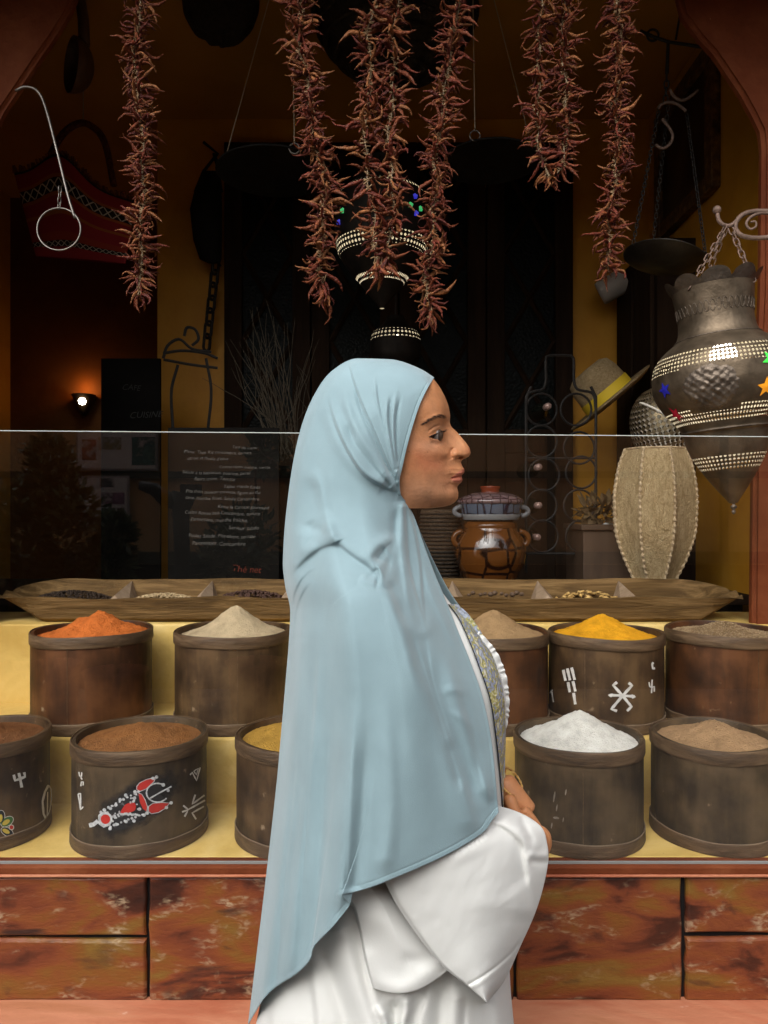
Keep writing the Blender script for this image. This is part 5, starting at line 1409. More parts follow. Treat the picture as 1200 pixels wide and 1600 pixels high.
# ------------------------------------------------------------------ dried chilli garlands
def chili_mesh(i):
    r = random.Random(100+i); L = r.uniform(.034, .058); n = 9; bend = r.uniform(.006, .030)*r.choice((1, 1, -1)); w = r.uniform(.0034, .0052)
    pts = []; rad = []
    for k in range(n):
        u = k/(n-1)
        pts.append((u*L, bend*math.sin(u*2.4)+r.uniform(-.0012, .0012), -.012*u*u+r.uniform(-.0012, .0012)))
        rad.append(w*(.55+.45*math.sin(min(1, u*3)*math.pi/2))*(1-u**2.2*.88)*r.uniform(.82, 1.15))
    m = MB(); m.tube(pts, rad, 6)
    me = m.mesh('chili')
    # shrivel
    for v in me.vertices: v.co.y += .0009*math.sin(v.co.x*900+v.co.z*700)
    m2 = MB(); m2.tube([(-.016, .002, .003), (-.006, 0, .001), (.002, 0, 0)], [.0012, .0013, .0028], 5)
    b0 = len(me.vertices)
    me2 = np_mesh('chili', [tuple(v.co) for v in me.vertices] + m2.v, [tuple(p.vertices) for p in me.polygons] + [tuple(b0+i for i in f) for f in m2.f])
    k = len(me.polygons)
    me2.materials.append(CH[i % len(CH)]); me2.materials.append(CHS)
    for p in me2.polygons:
        p.use_smooth = True
        if p.index >= k: p.material_index = 1
    return me2
CH = [pmat('chili_'+str(i), [tuple(x*.5 for x in c), c, tuple(x*1.6 for x in c)], scale=70, rough=.5, bump=.8, bscale=180, spec=.3) for i, c in enumerate([(0.115,0.019,0.007),(0.145,0.036,0.011),(0.078,0.011,0.005),(0.20,0.072,0.022),(0.125,0.028,0.009)])]
CHS = pmat('chili_stem', [(0.20,0.12,0.06),(0.32,0.21,0.11)], scale=50, rough=.8)
CHM = [chili_mesh(i) for i in range(20)]
STR = flat('garland_string', (0.32,0.26,0.18), .9)
def garland(paths, d, label, seed, n, spread=1.0):
    r = random.Random(seed)
    c0 = P(*paths[0][0], d)
    t = thing('chili_garland', (c0.x, d, CAMZ), label, 'chili garland', 'dried chili garlands hanging over the window')
    org = ORG[t.name]
    for path in paths:
        c = catmull(np.array(path, float), 80); c[:, 0] += 2.5*np.sin(np.arange(80)*.55+seed); pts = [P(x, y, d) for x, y in c]
        top = pts[0].copy(); top.z = Z_SOFFIT
        m = MB(); m.tube([top] + pts, .0011, 5); m.build('string', STR, t)
        # one thin free end of string dangling
        for k in range(n):
            u = (k+r.random())/n; f = u*(len(pts)-1); i = int(f); p = pts[i].lerp(pts[min(i+1, len(pts)-1)], f-i)
            end = max(0, (u-.93)/.07)
            clump = 1 + .35*math.sin(u*38+seed) 
            az = r.uniform(0, 2*math.pi)
            el = r.gauss(-.15, .42) - end*1.0
            o = bpy.data.objects.new('chili', r.choice(CHM)); COL.objects.link(o); o.parent = t
            s = r.uniform(.68, 1.15)*spread*(.86+.14*clump)
            rot = Matrix.Rotation(az, 4, 'Z') @ Matrix.Rotation(-el, 4, 'Y') @ Matrix.Rotation(r.uniform(0, 6.28), 4, 'X')
            q = p - org + Vector((math.cos(az), math.sin(az), 0))*.008
            o.matrix_local = Matrix.Translation(q) @ rot @ Matrix.Scale(s, 4)
        # the crowded rest of the pods, too many to pick apart
        V = []; F = []; MI = []
        for k in range(int(n*.9)):
            u = r.random(); f = u*(len(pts)-1); i = int(f); p = pts[i].lerp(pts[min(i+1, len(pts)-1)], f-i); end = max(0, (u-.93)/.07)
            az = r.uniform(0, 2*math.pi); el = r.gauss(-.45, .45) - end*.8; me_ = r.choice(CHM); s = r.uniform(.5, .85)*spread
            X4 = Matrix.Translation(p + Vector((math.cos(az), math.sin(az), 0))*.004) @ Matrix.Rotation(az, 4, 'Z') @ Matrix.Rotation(-el, 4, 'Y') @ Matrix.Rotation(r.uniform(0, 6.28), 4, 'X') @ Matrix.Scale(s, 4)
            b0 = len(V); V += [tuple(X4 @ v.co) for v in me_.vertices]; F += [tuple(b0+j for j in pl_.vertices) for pl_ in me_.polygons]
            ci = int(me_.materials[0].name.split('_')[1]) % len(CH); MI += [len(CH) if pl_.material_index else ci for pl_ in me_.polygons]
        mm = np_mesh('inner_chilies', V, F)
        for c_ in CH + [CHS]: mm.materials.append(c_)
        mm.polygons.foreach_set('material_index', MI)
        io = link('inner_chilies', mm, None, t, True); io['kind'] = 'stuff'
garland([[(226,-140),(222,0),(212,60),(214,130),(222,210),(224,300),(219,380),(222,430),(215,462)]], 1.92, 'dried chili garland hanging at the far left beside the iron hook', 1, 300, 1.0)
garland([[(472,-140),(470,0),(468,60),(478,120),(490,180),(487,225),(502,245),(508,300),(504,350),(500,420),(506,462)]], 1.90, 'long dried chili garland with a gap below its middle, left of the lamp', 2, 300, 1.1)
garland([[(588,-140),(586,0),(575,60),(580,120),(572,200),(574,270),(584,330),(586,390),(588,425)], [(622,-140),(621,0),(613,60),(616,130),(608,200),(612,270),(614,340),(606,395),(592,425)]], 1.90, 'looped double chili garland hanging before the lit lantern', 3, 150, 1.2)
garland([[(722,-140),(716,0),(711,45),(700,100),(692,170),(681,240),(680,310),(674,380),(666,440),(672,500)]], 1.88, 'slanting dried chili garland to the right of the lit lantern', 4, 300, 1.05)
garland([[(848,-140),(846,0),(842,60),(842,120),(840,190),(846,250),(862,282)], [(882,-140),(881,0),(880,60),(883,120),(886,190),(880,250),(864,282)]], 1.92, 'short looped chili garland ending above the door lattice', 5, 150, .98)
garland([[(968,-140),(966,0),(968,80),(961,160),(966,230),(958,300),(950,360),(953,425)]], 1.92, 'dried chili garland hanging at the right beside the scale chains', 6, 300, .98)
# ------------------------------------------------------------------ lanterns
def pierced_metal(name, bands, k, dark, light, rough=.45, thr=.18):
    """metal sheet with bands of small pierced diamonds; the UV map runs round and down the lamp"""
    m, nt, b = new_mat(name); L = nt.links
    tc = N(nt, "ShaderNodeTexCoord"); nz = N(nt, "ShaderNodeTexNoise"); nz.inputs["Scale"].default_value = 24; nz.inputs["Detail"].default_value = 7
    L.new(tc.outputs["Object"], nz.inputs["Vector"])
    r = N(nt, "ShaderNodeValToRGB"); e = r.color_ramp.elements; e[0].position = .3; e[0].color = (*dark, 1); e[1].position = .7; e[1].color = (*light, 1)
    L.new(nz.outputs["Fac"], r.inputs[0])
    geo = N(nt, "ShaderNodeNewGeometry"); inner = N(nt, "ShaderNodeMix", data_type='RGBA'); inner.inputs["B"].default_value = (.70,.66,.56,1)
    L.new(geo.outputs["Backfacing"], inner.inputs["Factor"]); L.new(r.outputs[0], inner.inputs["A"]); L.new(inner.outputs["Result"], b.inputs["Base Color"])
    met = N(nt, "ShaderNodeMath", operation='MULTIPLY_ADD'); met.inputs[1].default_value = -.75; met.inputs[2].default_value = .75
    L.new(geo.outputs["Backfacing"], met.inputs[0]); L.new(met.outputs[0], b.inputs["Metallic"]); b.inputs["Roughness"].default_value = rough
    uv = N(nt, "ShaderNodeUVMap"); uv.uv_map = 'round'; sp = N(nt, "ShaderNodeSeparateXYZ"); L.new(uv.outputs[0], sp.inputs[0])
    def mth(op, a, c=None):
        n = N(nt, "ShaderNodeMath", operation=op)
        for i, x in enumerate((a, c)):
            if x is None: continue
            if isinstance(x, (int, float)): n.inputs[i].default_value = x
            else: L.new(x, n.inputs[i])
        return n.outputs[0]
    U, V_ = sp.outputs[0], sp.outputs[1]
    a = mth('SINE', mth('MULTIPLY', mth('ADD', U, V_), k)); c = mth('SINE', mth('MULTIPLY', mth('SUBTRACT', U, V_), k))
    hole = mth('GREATER_THAN', mth('MULTIPLY', a, c), thr)
    band = None
    for lo, hi in bands:
        q = mth('MULTIPLY', mth('GREATER_THAN', V_, lo), mth('LESS_THAN', V_, hi)); band = q if band is None else mth('MAXIMUM', band, q)
    h = mth('MULTIPLY', hole, band)
    tr = N(nt, "ShaderNodeBsdfTransparent"); mx = N(nt, "ShaderNodeMixShader")
    L.new(h, mx.inputs[0]); L.new(b.outputs[0], mx.inputs[1]); L.new(tr.outputs[0], mx.inputs[2])
    L.new(mx.outputs[0], nt.nodes["Material Output"].inputs[0])
    bp = N(nt, "ShaderNodeBump"); bp.inputs["Strength"].default_value = .35; bp.inputs["Distance"].default_value = .003
    n2 = N(nt, "ShaderNodeTexNoise"); n2.inputs["Scale"].default_value = 90; n2.inputs["Detail"].default_value = 4; L.new(tc.outputs["Object"], n2.inputs["Vector"])
    L.new(n2.outputs["Fac"], bp.inputs["Height"]); L.new(bp.outputs[0], b.inputs["Normal"])
    return m
def lamp_body(profile, n, ax_top, ax_bot, d, name, mat, parent, uscale, uv_org=0.0, sub=4, kk=.52):
    uscale = round(uscale*kk/math.pi)*math.pi/kk
    """profile: (photo y, radius px) along the tilted axis between two photo points"""
    pr_ = np.array(profile, float); ys = np.concatenate([np.linspace(a, b, sub, endpoint=False) for a, b in zip(pr_[:-1, 0], pr_[1:, 0])] + [[pr_[-1, 0]]])
    rs = pchip(pr_[:, 0], pr_[:, 1:], ys)[:, 0]; s = d/FPX
    A, Bq = P(*ax_top, d), P(*ax_bot, d); axis = (Bq-A); Ly = ax_bot[1]-ax_top[1]
    dirv = axis.normalized(); ex = dirv.cross(Vector((0, 1, 0))).normalized(); ey = ex.cross(dirv).normalized()
    if ey.y > 0: ey = -ey
    V = []; UVv = []
    for y, r in zip(ys, rs):
        c = A + axis*((y-ax_top[1])/Ly)
        for k in range(n+1):
            a = 2*math.pi*k/n; V.append(tuple(c + (ex*math.sin(a) + ey*math.cos(a))*r*s)); UVv.append((k/n*uscale*(.5 if y > 690 and uscale > 500 else 1), y-uv_org))
    nv = len(ys); idx = np.arange(nv*(n+1)).reshape(nv, n+1)
    q = np.stack([idx[:-1, :-1], idx[1:, :-1], idx[1:, 1:], idx[:-1, 1:]], -1).reshape(-1, 4)
    me = np_mesh(name, V, q); uvl = me.uv_layers.new(name='round'); 
    for lp in me.loops: uvl.data[lp.index].uv = UVv[lp.vertex_index]
    o = link(name, me, mat, parent, True)
    def at(px_a, y, r_off=0.0):      # angle (deg, 0 faces the camera, + to the right), photo y
        c = A + axis*((y-ax_top[1])/Ly); r = float(np.interp(y, ys, rs))*s + r_off; a = math.radians(px_a)
        return c + (ex*math.sin(a)+ey*math.cos(a))*r
    return o, at
def chain(name, p0, p1, parent, mat, link_len=.022, wire=.0022, sag=0.0):
    p0, p1 = Vector(p0), Vector(p1); L_ = (p1-p0).length; n = max(2, int(L_/(link_len*.72)))
    m = MB(); pts = []
    for k in range(14):
        a = 2*math.pi*k/14; x, z = math.cos(a)*link_len*.26, math.sin(a)*link_len*.26
        z += link_len*.24*(1 if math.sin(a) > 0 else -1); pts.append((x, 0, z))
    m.tube(pts, wire, 5, closed=True); me = m.mesh('chain_link'); me.materials.append(mat); me.shade_smooth()
    prev = None
    for i in range(n):
        t = (i+.5)/n; p = p0.lerp(p1, t) + Vector((0, 0, -sag*4*t*(1-t))); tan = (p1-p0) + Vector((0, 0, -sag*4*(1-2*t)))
        q = tan.to_track_quat('Z', 'Y').to_matrix().to_4x4() @ Matrix.Rotation(math.pi/2*(i % 2)+.5, 4, 'Z')
        o = bpy.data.objects.new('chain_link', me); COL.objects.link(o); o.parent = parent
        o.matrix_local = Matrix.Translation(p-ORG[parent.name]) @ q
bulb_mat = flat('lamp_bulb', (1,1,1), .5, emit=(1.0, .92, .78), estr=10.0)
def bulb(parent, c, r, power, col=(1.0,.90,.74)):
    m = MB(); m.lathe([(r*math.sin(math.pi*i/12)+1e-5, -r*math.cos(math.pi*i/12)) for i in range(13)], 16, c); m.build('bulb', bulb_mat, parent, True)
    ld = bpy.data.lights.new('bulb_light', 'POINT'); ld.energy = power; ld.color = col; ld.shadow_soft_size = r*1.05
    lo = bpy.data.objects.new('bulb_light', ld); COL.objects.link(lo); lo.parent = parent; lo.location = Vector(c) - ORG[parent.name]

DL = 1.95
lant = thing('brass_lantern', P(1125, 620, DL), 'large tarnished brass lantern with coloured glass stars hanging at the right', 'lantern')
tarn = pierced_metal('tarnished_brass', [(553,557),(561,580),(640,661),(712,733)], .52, (0.062,0.045,0.028), (0.150,0.112,0.074), .5, .30)
prof_l = [(452,60),(475,57),(500,55),(518,57),(529,62),(540,76),(553,90),(566,98),(582,102),(600,102.5),(618,98),(636,88),(652,76),(664,68),(671,65),(673,67),(676,64),(692,60.5),(708,55),(722,48),(736,40),(752,30),(768,19),(780,10),(786,6)]
lb, lat = lamp_body(prof_l, 96, (1113,450), (1148,806), DL, 'body', tarn, lant, 640)
# scalloped crown
cr = MB(); n = 96; sc = DL/FPX
V = []
for j in range(7):
    for k in range(n):
        a = k/n*360; u = j/6; lobe = abs(math.sin(math.radians(a*4.5)))**.55
        p = lat(a, 453, 0.0); q = lat(a, 453, (.007+.012*lobe)*u)
        V.append(q + Vector((0, 0, 1))*(u*(.006+.026*lobe)))
cr.add(V, [(j*n+k, j*n+(k+1) % n, (j+1)*n+(k+1) % n, (j+1)*n+k) for j in range(6) for k in range(n)])
crown_m = pmat('tarnished_sheet', [(0.07,0.055,0.042),(0.17,0.135,0.105)], scale=24, rough=.5, metal=.75, bump=.3, bscale=90)
cr.build('crown', crown_m, lant, True)
for y, rr_ in ((529.5,.0016),(672,.0022)):
    m = MB(); m.tube([lat(k*5, y, .0008) for k in range(72)], rr_, 6, closed=True); m.build('seam_ring', crown_m, lant, True)
m = MB(); m.lathe([(.0001,-.030),(.004,-.028),(.006,-.022),(.003,-.017),(.008,-.012),(.008,-.008),(.004,-.004),(.005,.004)], 14, lat(0, 786, -lat(0, 786, 0).y+lat(0,786,0).y) + Vector((0, .009, 0))); m.build('finial', crown_m, lant, True)
# engraved rings on the neck
m = MB()
for k in range(40):
    a = k*9; pts = [lat(a+3.6*math.cos(t), 487+8.5*math.sin(t), .0008) for t in np.linspace(0, 6.28, 13)[:-1]]
    m.tube(pts, .0007, 4, closed=True)
m.build('engraving', crown_m, lant, True)
# embossed medallion
ng = 46; Gm = np.zeros((ng, ng, 3))
for i in range(ng):
    for j in range(ng):
        x, y = (j/(ng-1)-.5)*2, (i/(ng-1)-.5)*2; r = math.hypot(x, y); t = math.atan2(y, x)
        f = max(0, 1-r**6)*max(0, min(1, (1.02+.07*math.cos(8*t)-r)*8))
        hgt = f*(.0022+.0030*(.5+.5*math.sin(r*13-3*t))*(.5+.5*math.cos(6*t+r*5))+.0018*math.sin(x*21)*math.sin(y*19)) - (1-f)*.002
        p = lat(-34+x*25, 612+y*35, hgt); Gm[i, j] = p
link('medallion', grid_mesh('medallion', Gm), crown_m, lant, True)
def star(at, a0, y0, size, col, name='glass_star', rot=0.0):
    pts = []
    for k in range(10):
        r = size if k % 2 == 0 else size*.45; t = math.radians(90+36*k)+rot
        pts.append(at(a0 + r*math.cos(t)*.62, y0 - r*math.sin(t), .0022))
    c = at(a0, y0, .0034); m = MB(); m.add([c]+pts, [(0, 1+k, 1+(k+1) % 10) for k in range(10)])
    gm = flat('star_glass_%02x%02x%02x' % tuple(int(x*255) for x in col), col, .2, emit=col, estr=.15); m.build(name, gm, lant)
star(lat, -76, 604, 13, (0.015,0.015,0.22), rot=.25); star(lat, -78, 642, 13, (0.30,0.008,0.025), rot=.4)
star(lat, 15, 584, 14, (0.05,0.62,0.06), rot=3.14); star(lat, 11, 622, 14, (0.85,0.33,0.02), rot=.1)
bulb(lant, tuple(lat(-19, 564, -.075)), .032, 1.5)
# iron bracket and hook
br = thing('iron_bracket', P(1230, 350, DL), 'rusty scrolled iron bracket reaching in from the right wall', 'bracket')
def W2(pts, d): return [P(x, y, d) for x, y in pts]
m = MB(); m.tube([Vector((1.751, DL, P(0,330,DL).z))] + W2([tuple(p) for p in catmull(np.array([(1300,330),(1200,330),(1180,330),(1163,334),(1151,345),(1149,358),(1158,368),(1180,372),(1210,370),(1300,368)], float), 40)], DL) + [Vector((1.751, DL, P(0,368,DL).z))], .0065, 8); m.build('arm', M['rusty_iron'], br, True)
m = MB(); m.tube(W2([tuple(p) for p in catmull(np.array([(1205,333),(1188,333),(1172,340),(1166,350),(1172,358),(1181,354),(1180,346),(1173,347)], float), 40)], DL), [.0055-.003*i/39 for i in range(40)], 8); m.build('scroll', M['rusty_iron'], br, True)
m = MB(); m.tube(W2([tuple(p) for p in catmull(np.array([(1151,345),(1142,352),(1132,352),(1124,346),(1121,336),(1121,330)], float), 24)], DL), .0055, 8)
m.lathe([(.011*math.sin(math.pi*i/8)+1e-4, -.011*math.cos(math.pi*i/8)) for i in range(9)], 12, P(1120,328,DL)); m.build('hook', M['rusty_iron'], br, True)
hk = P(1134, 356, DL)
chain('c', hk, lat(-58, 456, 0), lant, M['rusty_iron'], .026, .0019); chain('c', hk + Vector((.012, 0, 0)), lat(48, 456, 0), lant, M['rusty_iron'], .026, .0019); chain('c', hk, lat(180, 456, 0), lant, M['rusty_iron'], .026, .0019)

# lanterns glowing inside the room
def room_lantern(cx, y0, y1, r, d, bands, stars, label, power, thr=.30):
    t = thing('pierced_lantern', P(cx, (y0+y1)/2, d), label, 'lantern'); H_ = y1-y0
    mat = pierced_metal('dark_pierced_brass_%d' % cx, bands, .46, (0.008,0.006,0.004), (0.02,0.015,0.011), .7, thr)
    pr_ = [(y0,r*.35),(y0+.06*H_,r*.4),(y0+.16*H_,r*.62),(y0+.26*H_,r*.92),(y0+.45*H_,r),(y0+.60*H_,r*.96),(y0+.72*H_,r*.75),(y0+.82*H_,r*.5),(y0+.92*H_,r*.25),(y1,r*.05)]
    o, at = lamp_body(pr_, 72, (cx, y0), (cx, y1), d, 'body', mat, t, 2*math.pi*r, kk=.46)
    for a0, yy_, col in stars:
        c = at(a0, yy_, .003); s_ = .012; m = MB(); pts = [c + Vector((s_*math.cos(k*1.2566+.3), -.001, s_*math.sin(k*1.2566+.3))) for k in range(5)]
        m.add([c]+pts, [(0, 1+k, 1+(k+1) % 5) for k in range(5)]); m.build('glass_star', flat('lit_glass_%02x%02x%02x' % tuple(int(x*255) for x in col), col, .3, emit=col, estr=.5), t)
    top = P(cx, y0, d); m = MB(); m.tube([top, Vector((top.x, d, Z_CEIL-.002))], .004, 6); m.build('rod', M['iron'], t)
    return t, at
t1, at1 = room_lantern(597, 250, 482, 74, 2.9, [(302,312),(382,402),(434,444)], [(-52,348,(0.03,0.35,0.10)),(34,346,(0.03,0.35,0.10)),(50,346,(0.03,0.35,0.10)),(42,330,(0.02,0.02,0.35)),(42,356,(0.02,0.02,0.35)),(-60,362,(0.02,0.02,0.35))], 'pierced brass lantern glowing behind the chili garlands', 3)
bulb(t1, tuple(P(592, 388, 2.9)), .030, .30)
t2, at2 = room_lantern(618, 495, 600, 40, 3.3, [(520,533)], [], 'small pierced lantern glowing just above the woman', 2)
bulb(t2, tuple(P(620, 528, 3.3)), .014, .02)
# wall light in the room behind
sc_ = thing('wall_sconce', P(131, 628, 4.7), 'small lit wall sconce on the orange wall at the far left', 'wall lamp')
c = P(131, 628, 4.7); m = MB(); m.lathe([(.010,-.09),(.03,-.06),(.052,-.01),(.075,.045)], 20, c, capb=True); m.build('shade', pmat('sconce_brass', [(0.05,0.03,0.015),(0.12,0.07,0.03)], scale=30, rough=.4, metal=.7), sc_, True)
m = MB(); m.tube([(c.x, c.y, c.z-.06), (c.x, 4.749, c.z-.06)], .008, 6); m.build('arm', M['iron'], sc_)
m = MB(); m.lathe([(.0001,-.02),(.018,-.012),(.024,.006),(.016,.022),(.0001,.028)], 14, (c.x+.012, c.y-.055, c.z-.008)); m.build('bulb', bulb_mat, sc_, True)
ld = bpy.data.lights.new('sconce_light', 'POINT'); ld.energy = .40; ld.color = (1.0,.38,.08); ld.shadow_soft_size = .03
lo = bpy.data.objects.new('sconce_light', ld); COL.objects.link(lo); lo.parent = sc_; lo.location = (0, -.02, .09)

# ------------------------------------------------------------------ raffia lamp shade on a stand
DR_ = 2.78
sh = thing('raffia_lampshade', P(1022, 912, DR_), 'tall barrel shaped raffia lampshade with stitched ribs in front of the ochre wall', 'lampshade')
raf = pmat('raffia', [(0.32,0.225,0.105),(0.49,0.36,0.185),(0.60,0.47,0.27)], scale=26, dist=1.5, stretch=(2,2,.7), rough=.85, bump=1.0, bscale=150, bdetail=6)
rope = pmat('raffia_rope', [(0.42,0.30,0.17),(0.66,0.52,0.33)], scale=60, rough=.85, bump=.5, bscale=200)
ysr = np.linspace(702, 906, 26); rsr = pchip(np.array([702,730,780,825,870,906]), np.array([[47],[57],[64],[62],[49],[32]]), ysr)[:, 0]*DR_/FPX
zsr = [P(0, y, DR_).z for y in ysr]; c0 = P(1022, 0, DR_).x; ph0 = math.radians(-128)
for k in range(8):
    a0, a1 = ph0 + k*math.pi/4, ph0 + (k+1)*math.pi/4; G = np.zeros((26, 10, 3))
    for i in range(26):
        p0 = np.array((c0+rsr[i]*math.cos(a0), DR_+rsr[i]*math.sin(a0), zsr[i])); p1 = np.array((c0+rsr[i]*math.cos(a1), DR_+rsr[i]*math.sin(a1), zsr[i]))
        for j in range(10):
            u = j/9; p = p0*(1-u)+p1*u; out = np.array((math.cos((a0+a1)/2), math.sin((a0+a1)/2), 0))
            G[i, j] = p + out*(.004*math.sin(math.pi*u)*math.sin(i*.2+k) - .003*math.sin(math.pi*u) + .0012*math.sin(i*2.1+j*1.7+k))
    link('panel', grid_mesh('panel', G), raf, sh, True)
    # whipped seam: a rope with slanting turns
    m = MB(); pts = []; rad = []
    for i in range(160):
        f = i/159*25; ii = min(24, int(f)); r_ = rsr[ii]*(1-(f-ii))+rsr[ii+1]*(f-ii); z_ = zsr[ii]*(1-(f-ii))+zsr[ii+1]*(f-ii)
        w = i*.9; pts.append((c0+(r_+.001)*math.cos(a0)+.0013*math.cos(w)*math.sin(a0), DR_+(r_+.001)*math.sin(a0)-.0013*math.cos(w)*math.cos(a0), z_)); rad.append(.0046+.0018*math.sin(w))
    m.tube(pts, rad, 6); m.build('seam', rope, sh, True)
for i_ in (0, 25):
    m = MB(); m.tube([(c0+rsr[i_]*math.cos(ph0+k*math.pi/4), DR_+rsr[i_]*math.sin(ph0+k*math.pi/4), zsr[i_]) for k in range(8)], .004, 6, closed=True); m.build('rim', rope, sh, True)
m = MB(); zb_ = 1.12
for k in range(3):
    a = 2.2+k*2.094; m.tube([(c0+.02*math.cos(a), DR_+.02*math.sin(a), zsr[-1]+.05), (c0+.085*math.cos(a), DR_+.085*math.sin(a), zb_+.006)], .006, 6)
m.build('stand', M['iron'], sh)

# ------------------------------------------------------------------ pierced brass globe above the shade
pg = thing('brass_globe', P(1030, 660, 2.95), 'pierced brass dome behind the top of the raffia lampshade', 'ornament')
gm = pierced_metal('pierced_dome', [(604,716)], .40, (0.13,0.10,0.055), (0.30,0.24,0.14), .38, .05)
lamp_body([(606,3),(610,18),(620,31),(635,42),(655,48),(675,49),(695,44),(712,30)], 60, (1020,604), (1048,716), 2.95, 'dome', gm, pg, 302, kk=.40)
m = MB(); c = P(1034, 662, 2.95); m.tube([c + Vector((.122*math.cos(t)*.92, -.122*math.sin(t)*.5-.06, .118*math.cos(t)*-.62)) for t in np.linspace(.1, 3.0, 20)], .005, 6); m.build('rib', gm, pg, True)
m = MB(); m.lathe([(.075,0),(.07,.02),(.03,.05),(.03,.30),(.05,.33)], 20, (P(1040,0,2.95).x, 2.95, 1.1205)); m.build('foot', M['iron'], pg, True)

# ------------------------------------------------------------------ straw hat
hat = thing('straw_hat', P(960, 610, 3.25), 'woven straw hat with a yellow ribbon leaning among the wares', 'hat')
straw = pmat('straw', [(0.26,0.18,0.085),(0.46,0.34,0.18)], scale=90, rough=.8, bump=1.0, bscale=220)
Mh = Matrix.Rotation(math.radians(-33), 3, 'Y') @ Matrix.Rotation(math.radians(62), 3, 'X')
Mh = Matrix.Rotation(math.radians(38), 3, 'Y') @ Matrix.Rotation(math.radians(-12), 3, 'X') @ Matrix.Rotation(math.radians(-78), 3, 'Y')
c = P(955, 625, 3.25); k_ = 3.25/FPX
m = MB(); m.lathe([(.001,62*k_),(26*k_,61*k_),(36*k_,55*k_),(40*k_,40*k_),(42*k_,0)], 40, c, M=Mh); m.build('crown', straw, hat, True)
m = MB(); m.lathe([(42*k_,0),(56*k_,-3*k_),(74*k_,2*k_),(76*k_,4*k_),(74*k_,5*k_),(56*k_,1*k_),(42.5*k_,4*k_)], 48, c, M=Mh); m.build('brim', straw, hat, True)
m = MB(); m.lathe([(42.6*k_,5*k_),(42.2*k_,20*k_)], 40, c, M=Mh); m.build('ribbon', flat('yellow_ribbon', (0.70,0.50,0.03), .6), hat, True)

# ------------------------------------------------------------------ ceramic pots right of the face
def ceramic(name, base, line, scale, rough=.12, kind='net'):
    m, nt, b = new_mat(name); L = nt.links
    tc = N(nt, "ShaderNodeTexCoord"); 
    v = N(nt, "ShaderNodeTexVoronoi", feature='DISTANCE_TO_EDGE'); v.inputs["Scale"].default_value = scale; v.inputs["Randomness"].default_value = .25
    L.new(tc.outputs["Object"], v.inputs["Vector"])
    r = N(nt, "ShaderNodeValToRGB"); r.color_ramp.elements[0].position = .03; r.color_ramp.elements[0].color = (*line, 1); r.color_ramp.elements[1].position = .075; r.color_ramp.elements[1].color = (*base, 1)
    L.new(v.outputs["Distance"], r.inputs[0]); L.new(r.outputs[0], b.inputs["Base Color"]); b.inputs["Roughness"].default_value = rough; b.inputs["Coat Weight"].default_value = .5
    return m
dp = 2.86; kp = dp/FPX
amber = ceramic('amber_glaze', (0.095,0.032,0.006), (0.012,0.004,0.002), 11); plain_amber = pmat('amber_plain', [(0.075,0.025,0.005),(0.11,0.038,0.008)], scale=12, rough=.12)
pot = thing('amber_jar', P(766, 916, dp), 'round amber glazed jar with dark net pattern and small handles', 'jar')
c = P(766, 0, dp); zf = lambda y: P(0, y, dp).z
zt0 = 1.1205
m = MB(); m.lathe([(34*kp,zt0),(38*kp,zf(912)),(40*kp,zf(905)),(44*kp,zf(896)),(53*kp,zf(880)),(56*kp,zf(862)),(52*kp,zf(842)),(43*kp,zf(830)),(41*kp,zf(824))], 56, (c.x, dp, 0)); m.build('body', amber, pot, True)
m = MB(); m.lathe([(41*kp,zf(826)),(42*kp,zf(822)),(40*kp,zf(815)),(34*kp,zf(814))], 48, (c.x, dp, 0)); m.build('neck', plain_amber, pot, True)
for s in (-1, 1):
    m = MB(); pts = [(c.x+s*(44+14*math.sin(t))*kp, dp-.02, zf(842-12*math.cos(t))) for t in np.linspace(0, math.pi, 12)]; m.tube(pts, 4.5*kp, 8); m.build('handle', plain_amber, pot, True)
blue = ceramic('blue_net_glaze', (0.075,0.098,0.135), (0.006,0.009,0.025), 22, .2)
tur = thing('lidded_tureen', P(766, 816, dp), 'blue and white lidded ceramic tureen standing on the amber jar', 'tureen')
m = MB(); m.lathe([(36*kp,zf(814)+.0008),(42*kp,zf(811)),(46*kp,zf(806)),(48*kp,zf(792)),(49*kp,zf(787))], 56, (c.x, dp, 0)); m.build('bowl', blue, tur, True)
m = MB(); m.lathe([(43.5*kp,zf(812)),(47.5*kp,zf(804)),(47*kp,zf(803.5))], 48, (c.x, dp, 0)); m.build('white_band', flat('white_glaze', (0.15,0.155,0.155), .2), tur, True)
m = MB(); m.lathe([(50*kp,zf(787)-.0005),(52*kp,zf(785)),(52*kp,zf(782)),(44*kp,zf(776)),(30*kp,zf(771)),(18*kp,zf(769))], 56, (c.x, dp, 0)); m.build('lid', ceramic('lid_glaze', (0.15,0.10,0.10), (0.03,0.012,0.02), 30, .2), tur, True)
m = MB(); m.lathe([(15*kp,zf(770)),(14*kp,zf(766)),(16*kp,zf(762)),(16*kp,zf(760)),(.0005,zf(759))], 24, (c.x, dp, 0)); m.build('knob', flat('red_glaze', (0.16,0.03,0.012), .2), tur, True)
for s in (-1, 1):
    m = MB(); pts = [(c.x+s*(46+11*math.sin(t))*kp, dp-.03, zf(799-7*math.cos(t))) for t in np.linspace(0, math.pi, 10)]; m.tube(pts, 4*kp, 8); m.build('handle', flat('grey_glaze', (0.12,0.125,0.13), .25), tur, True)
bk = thing('wicker_basket', P(690, 910, 2.95), 'dark wicker basket half hidden behind the woman', 'basket')
kb = 2.95/FPX; c = P(688, 0, 2.95); zb2 = lambda y: P(0, y, 2.95).z
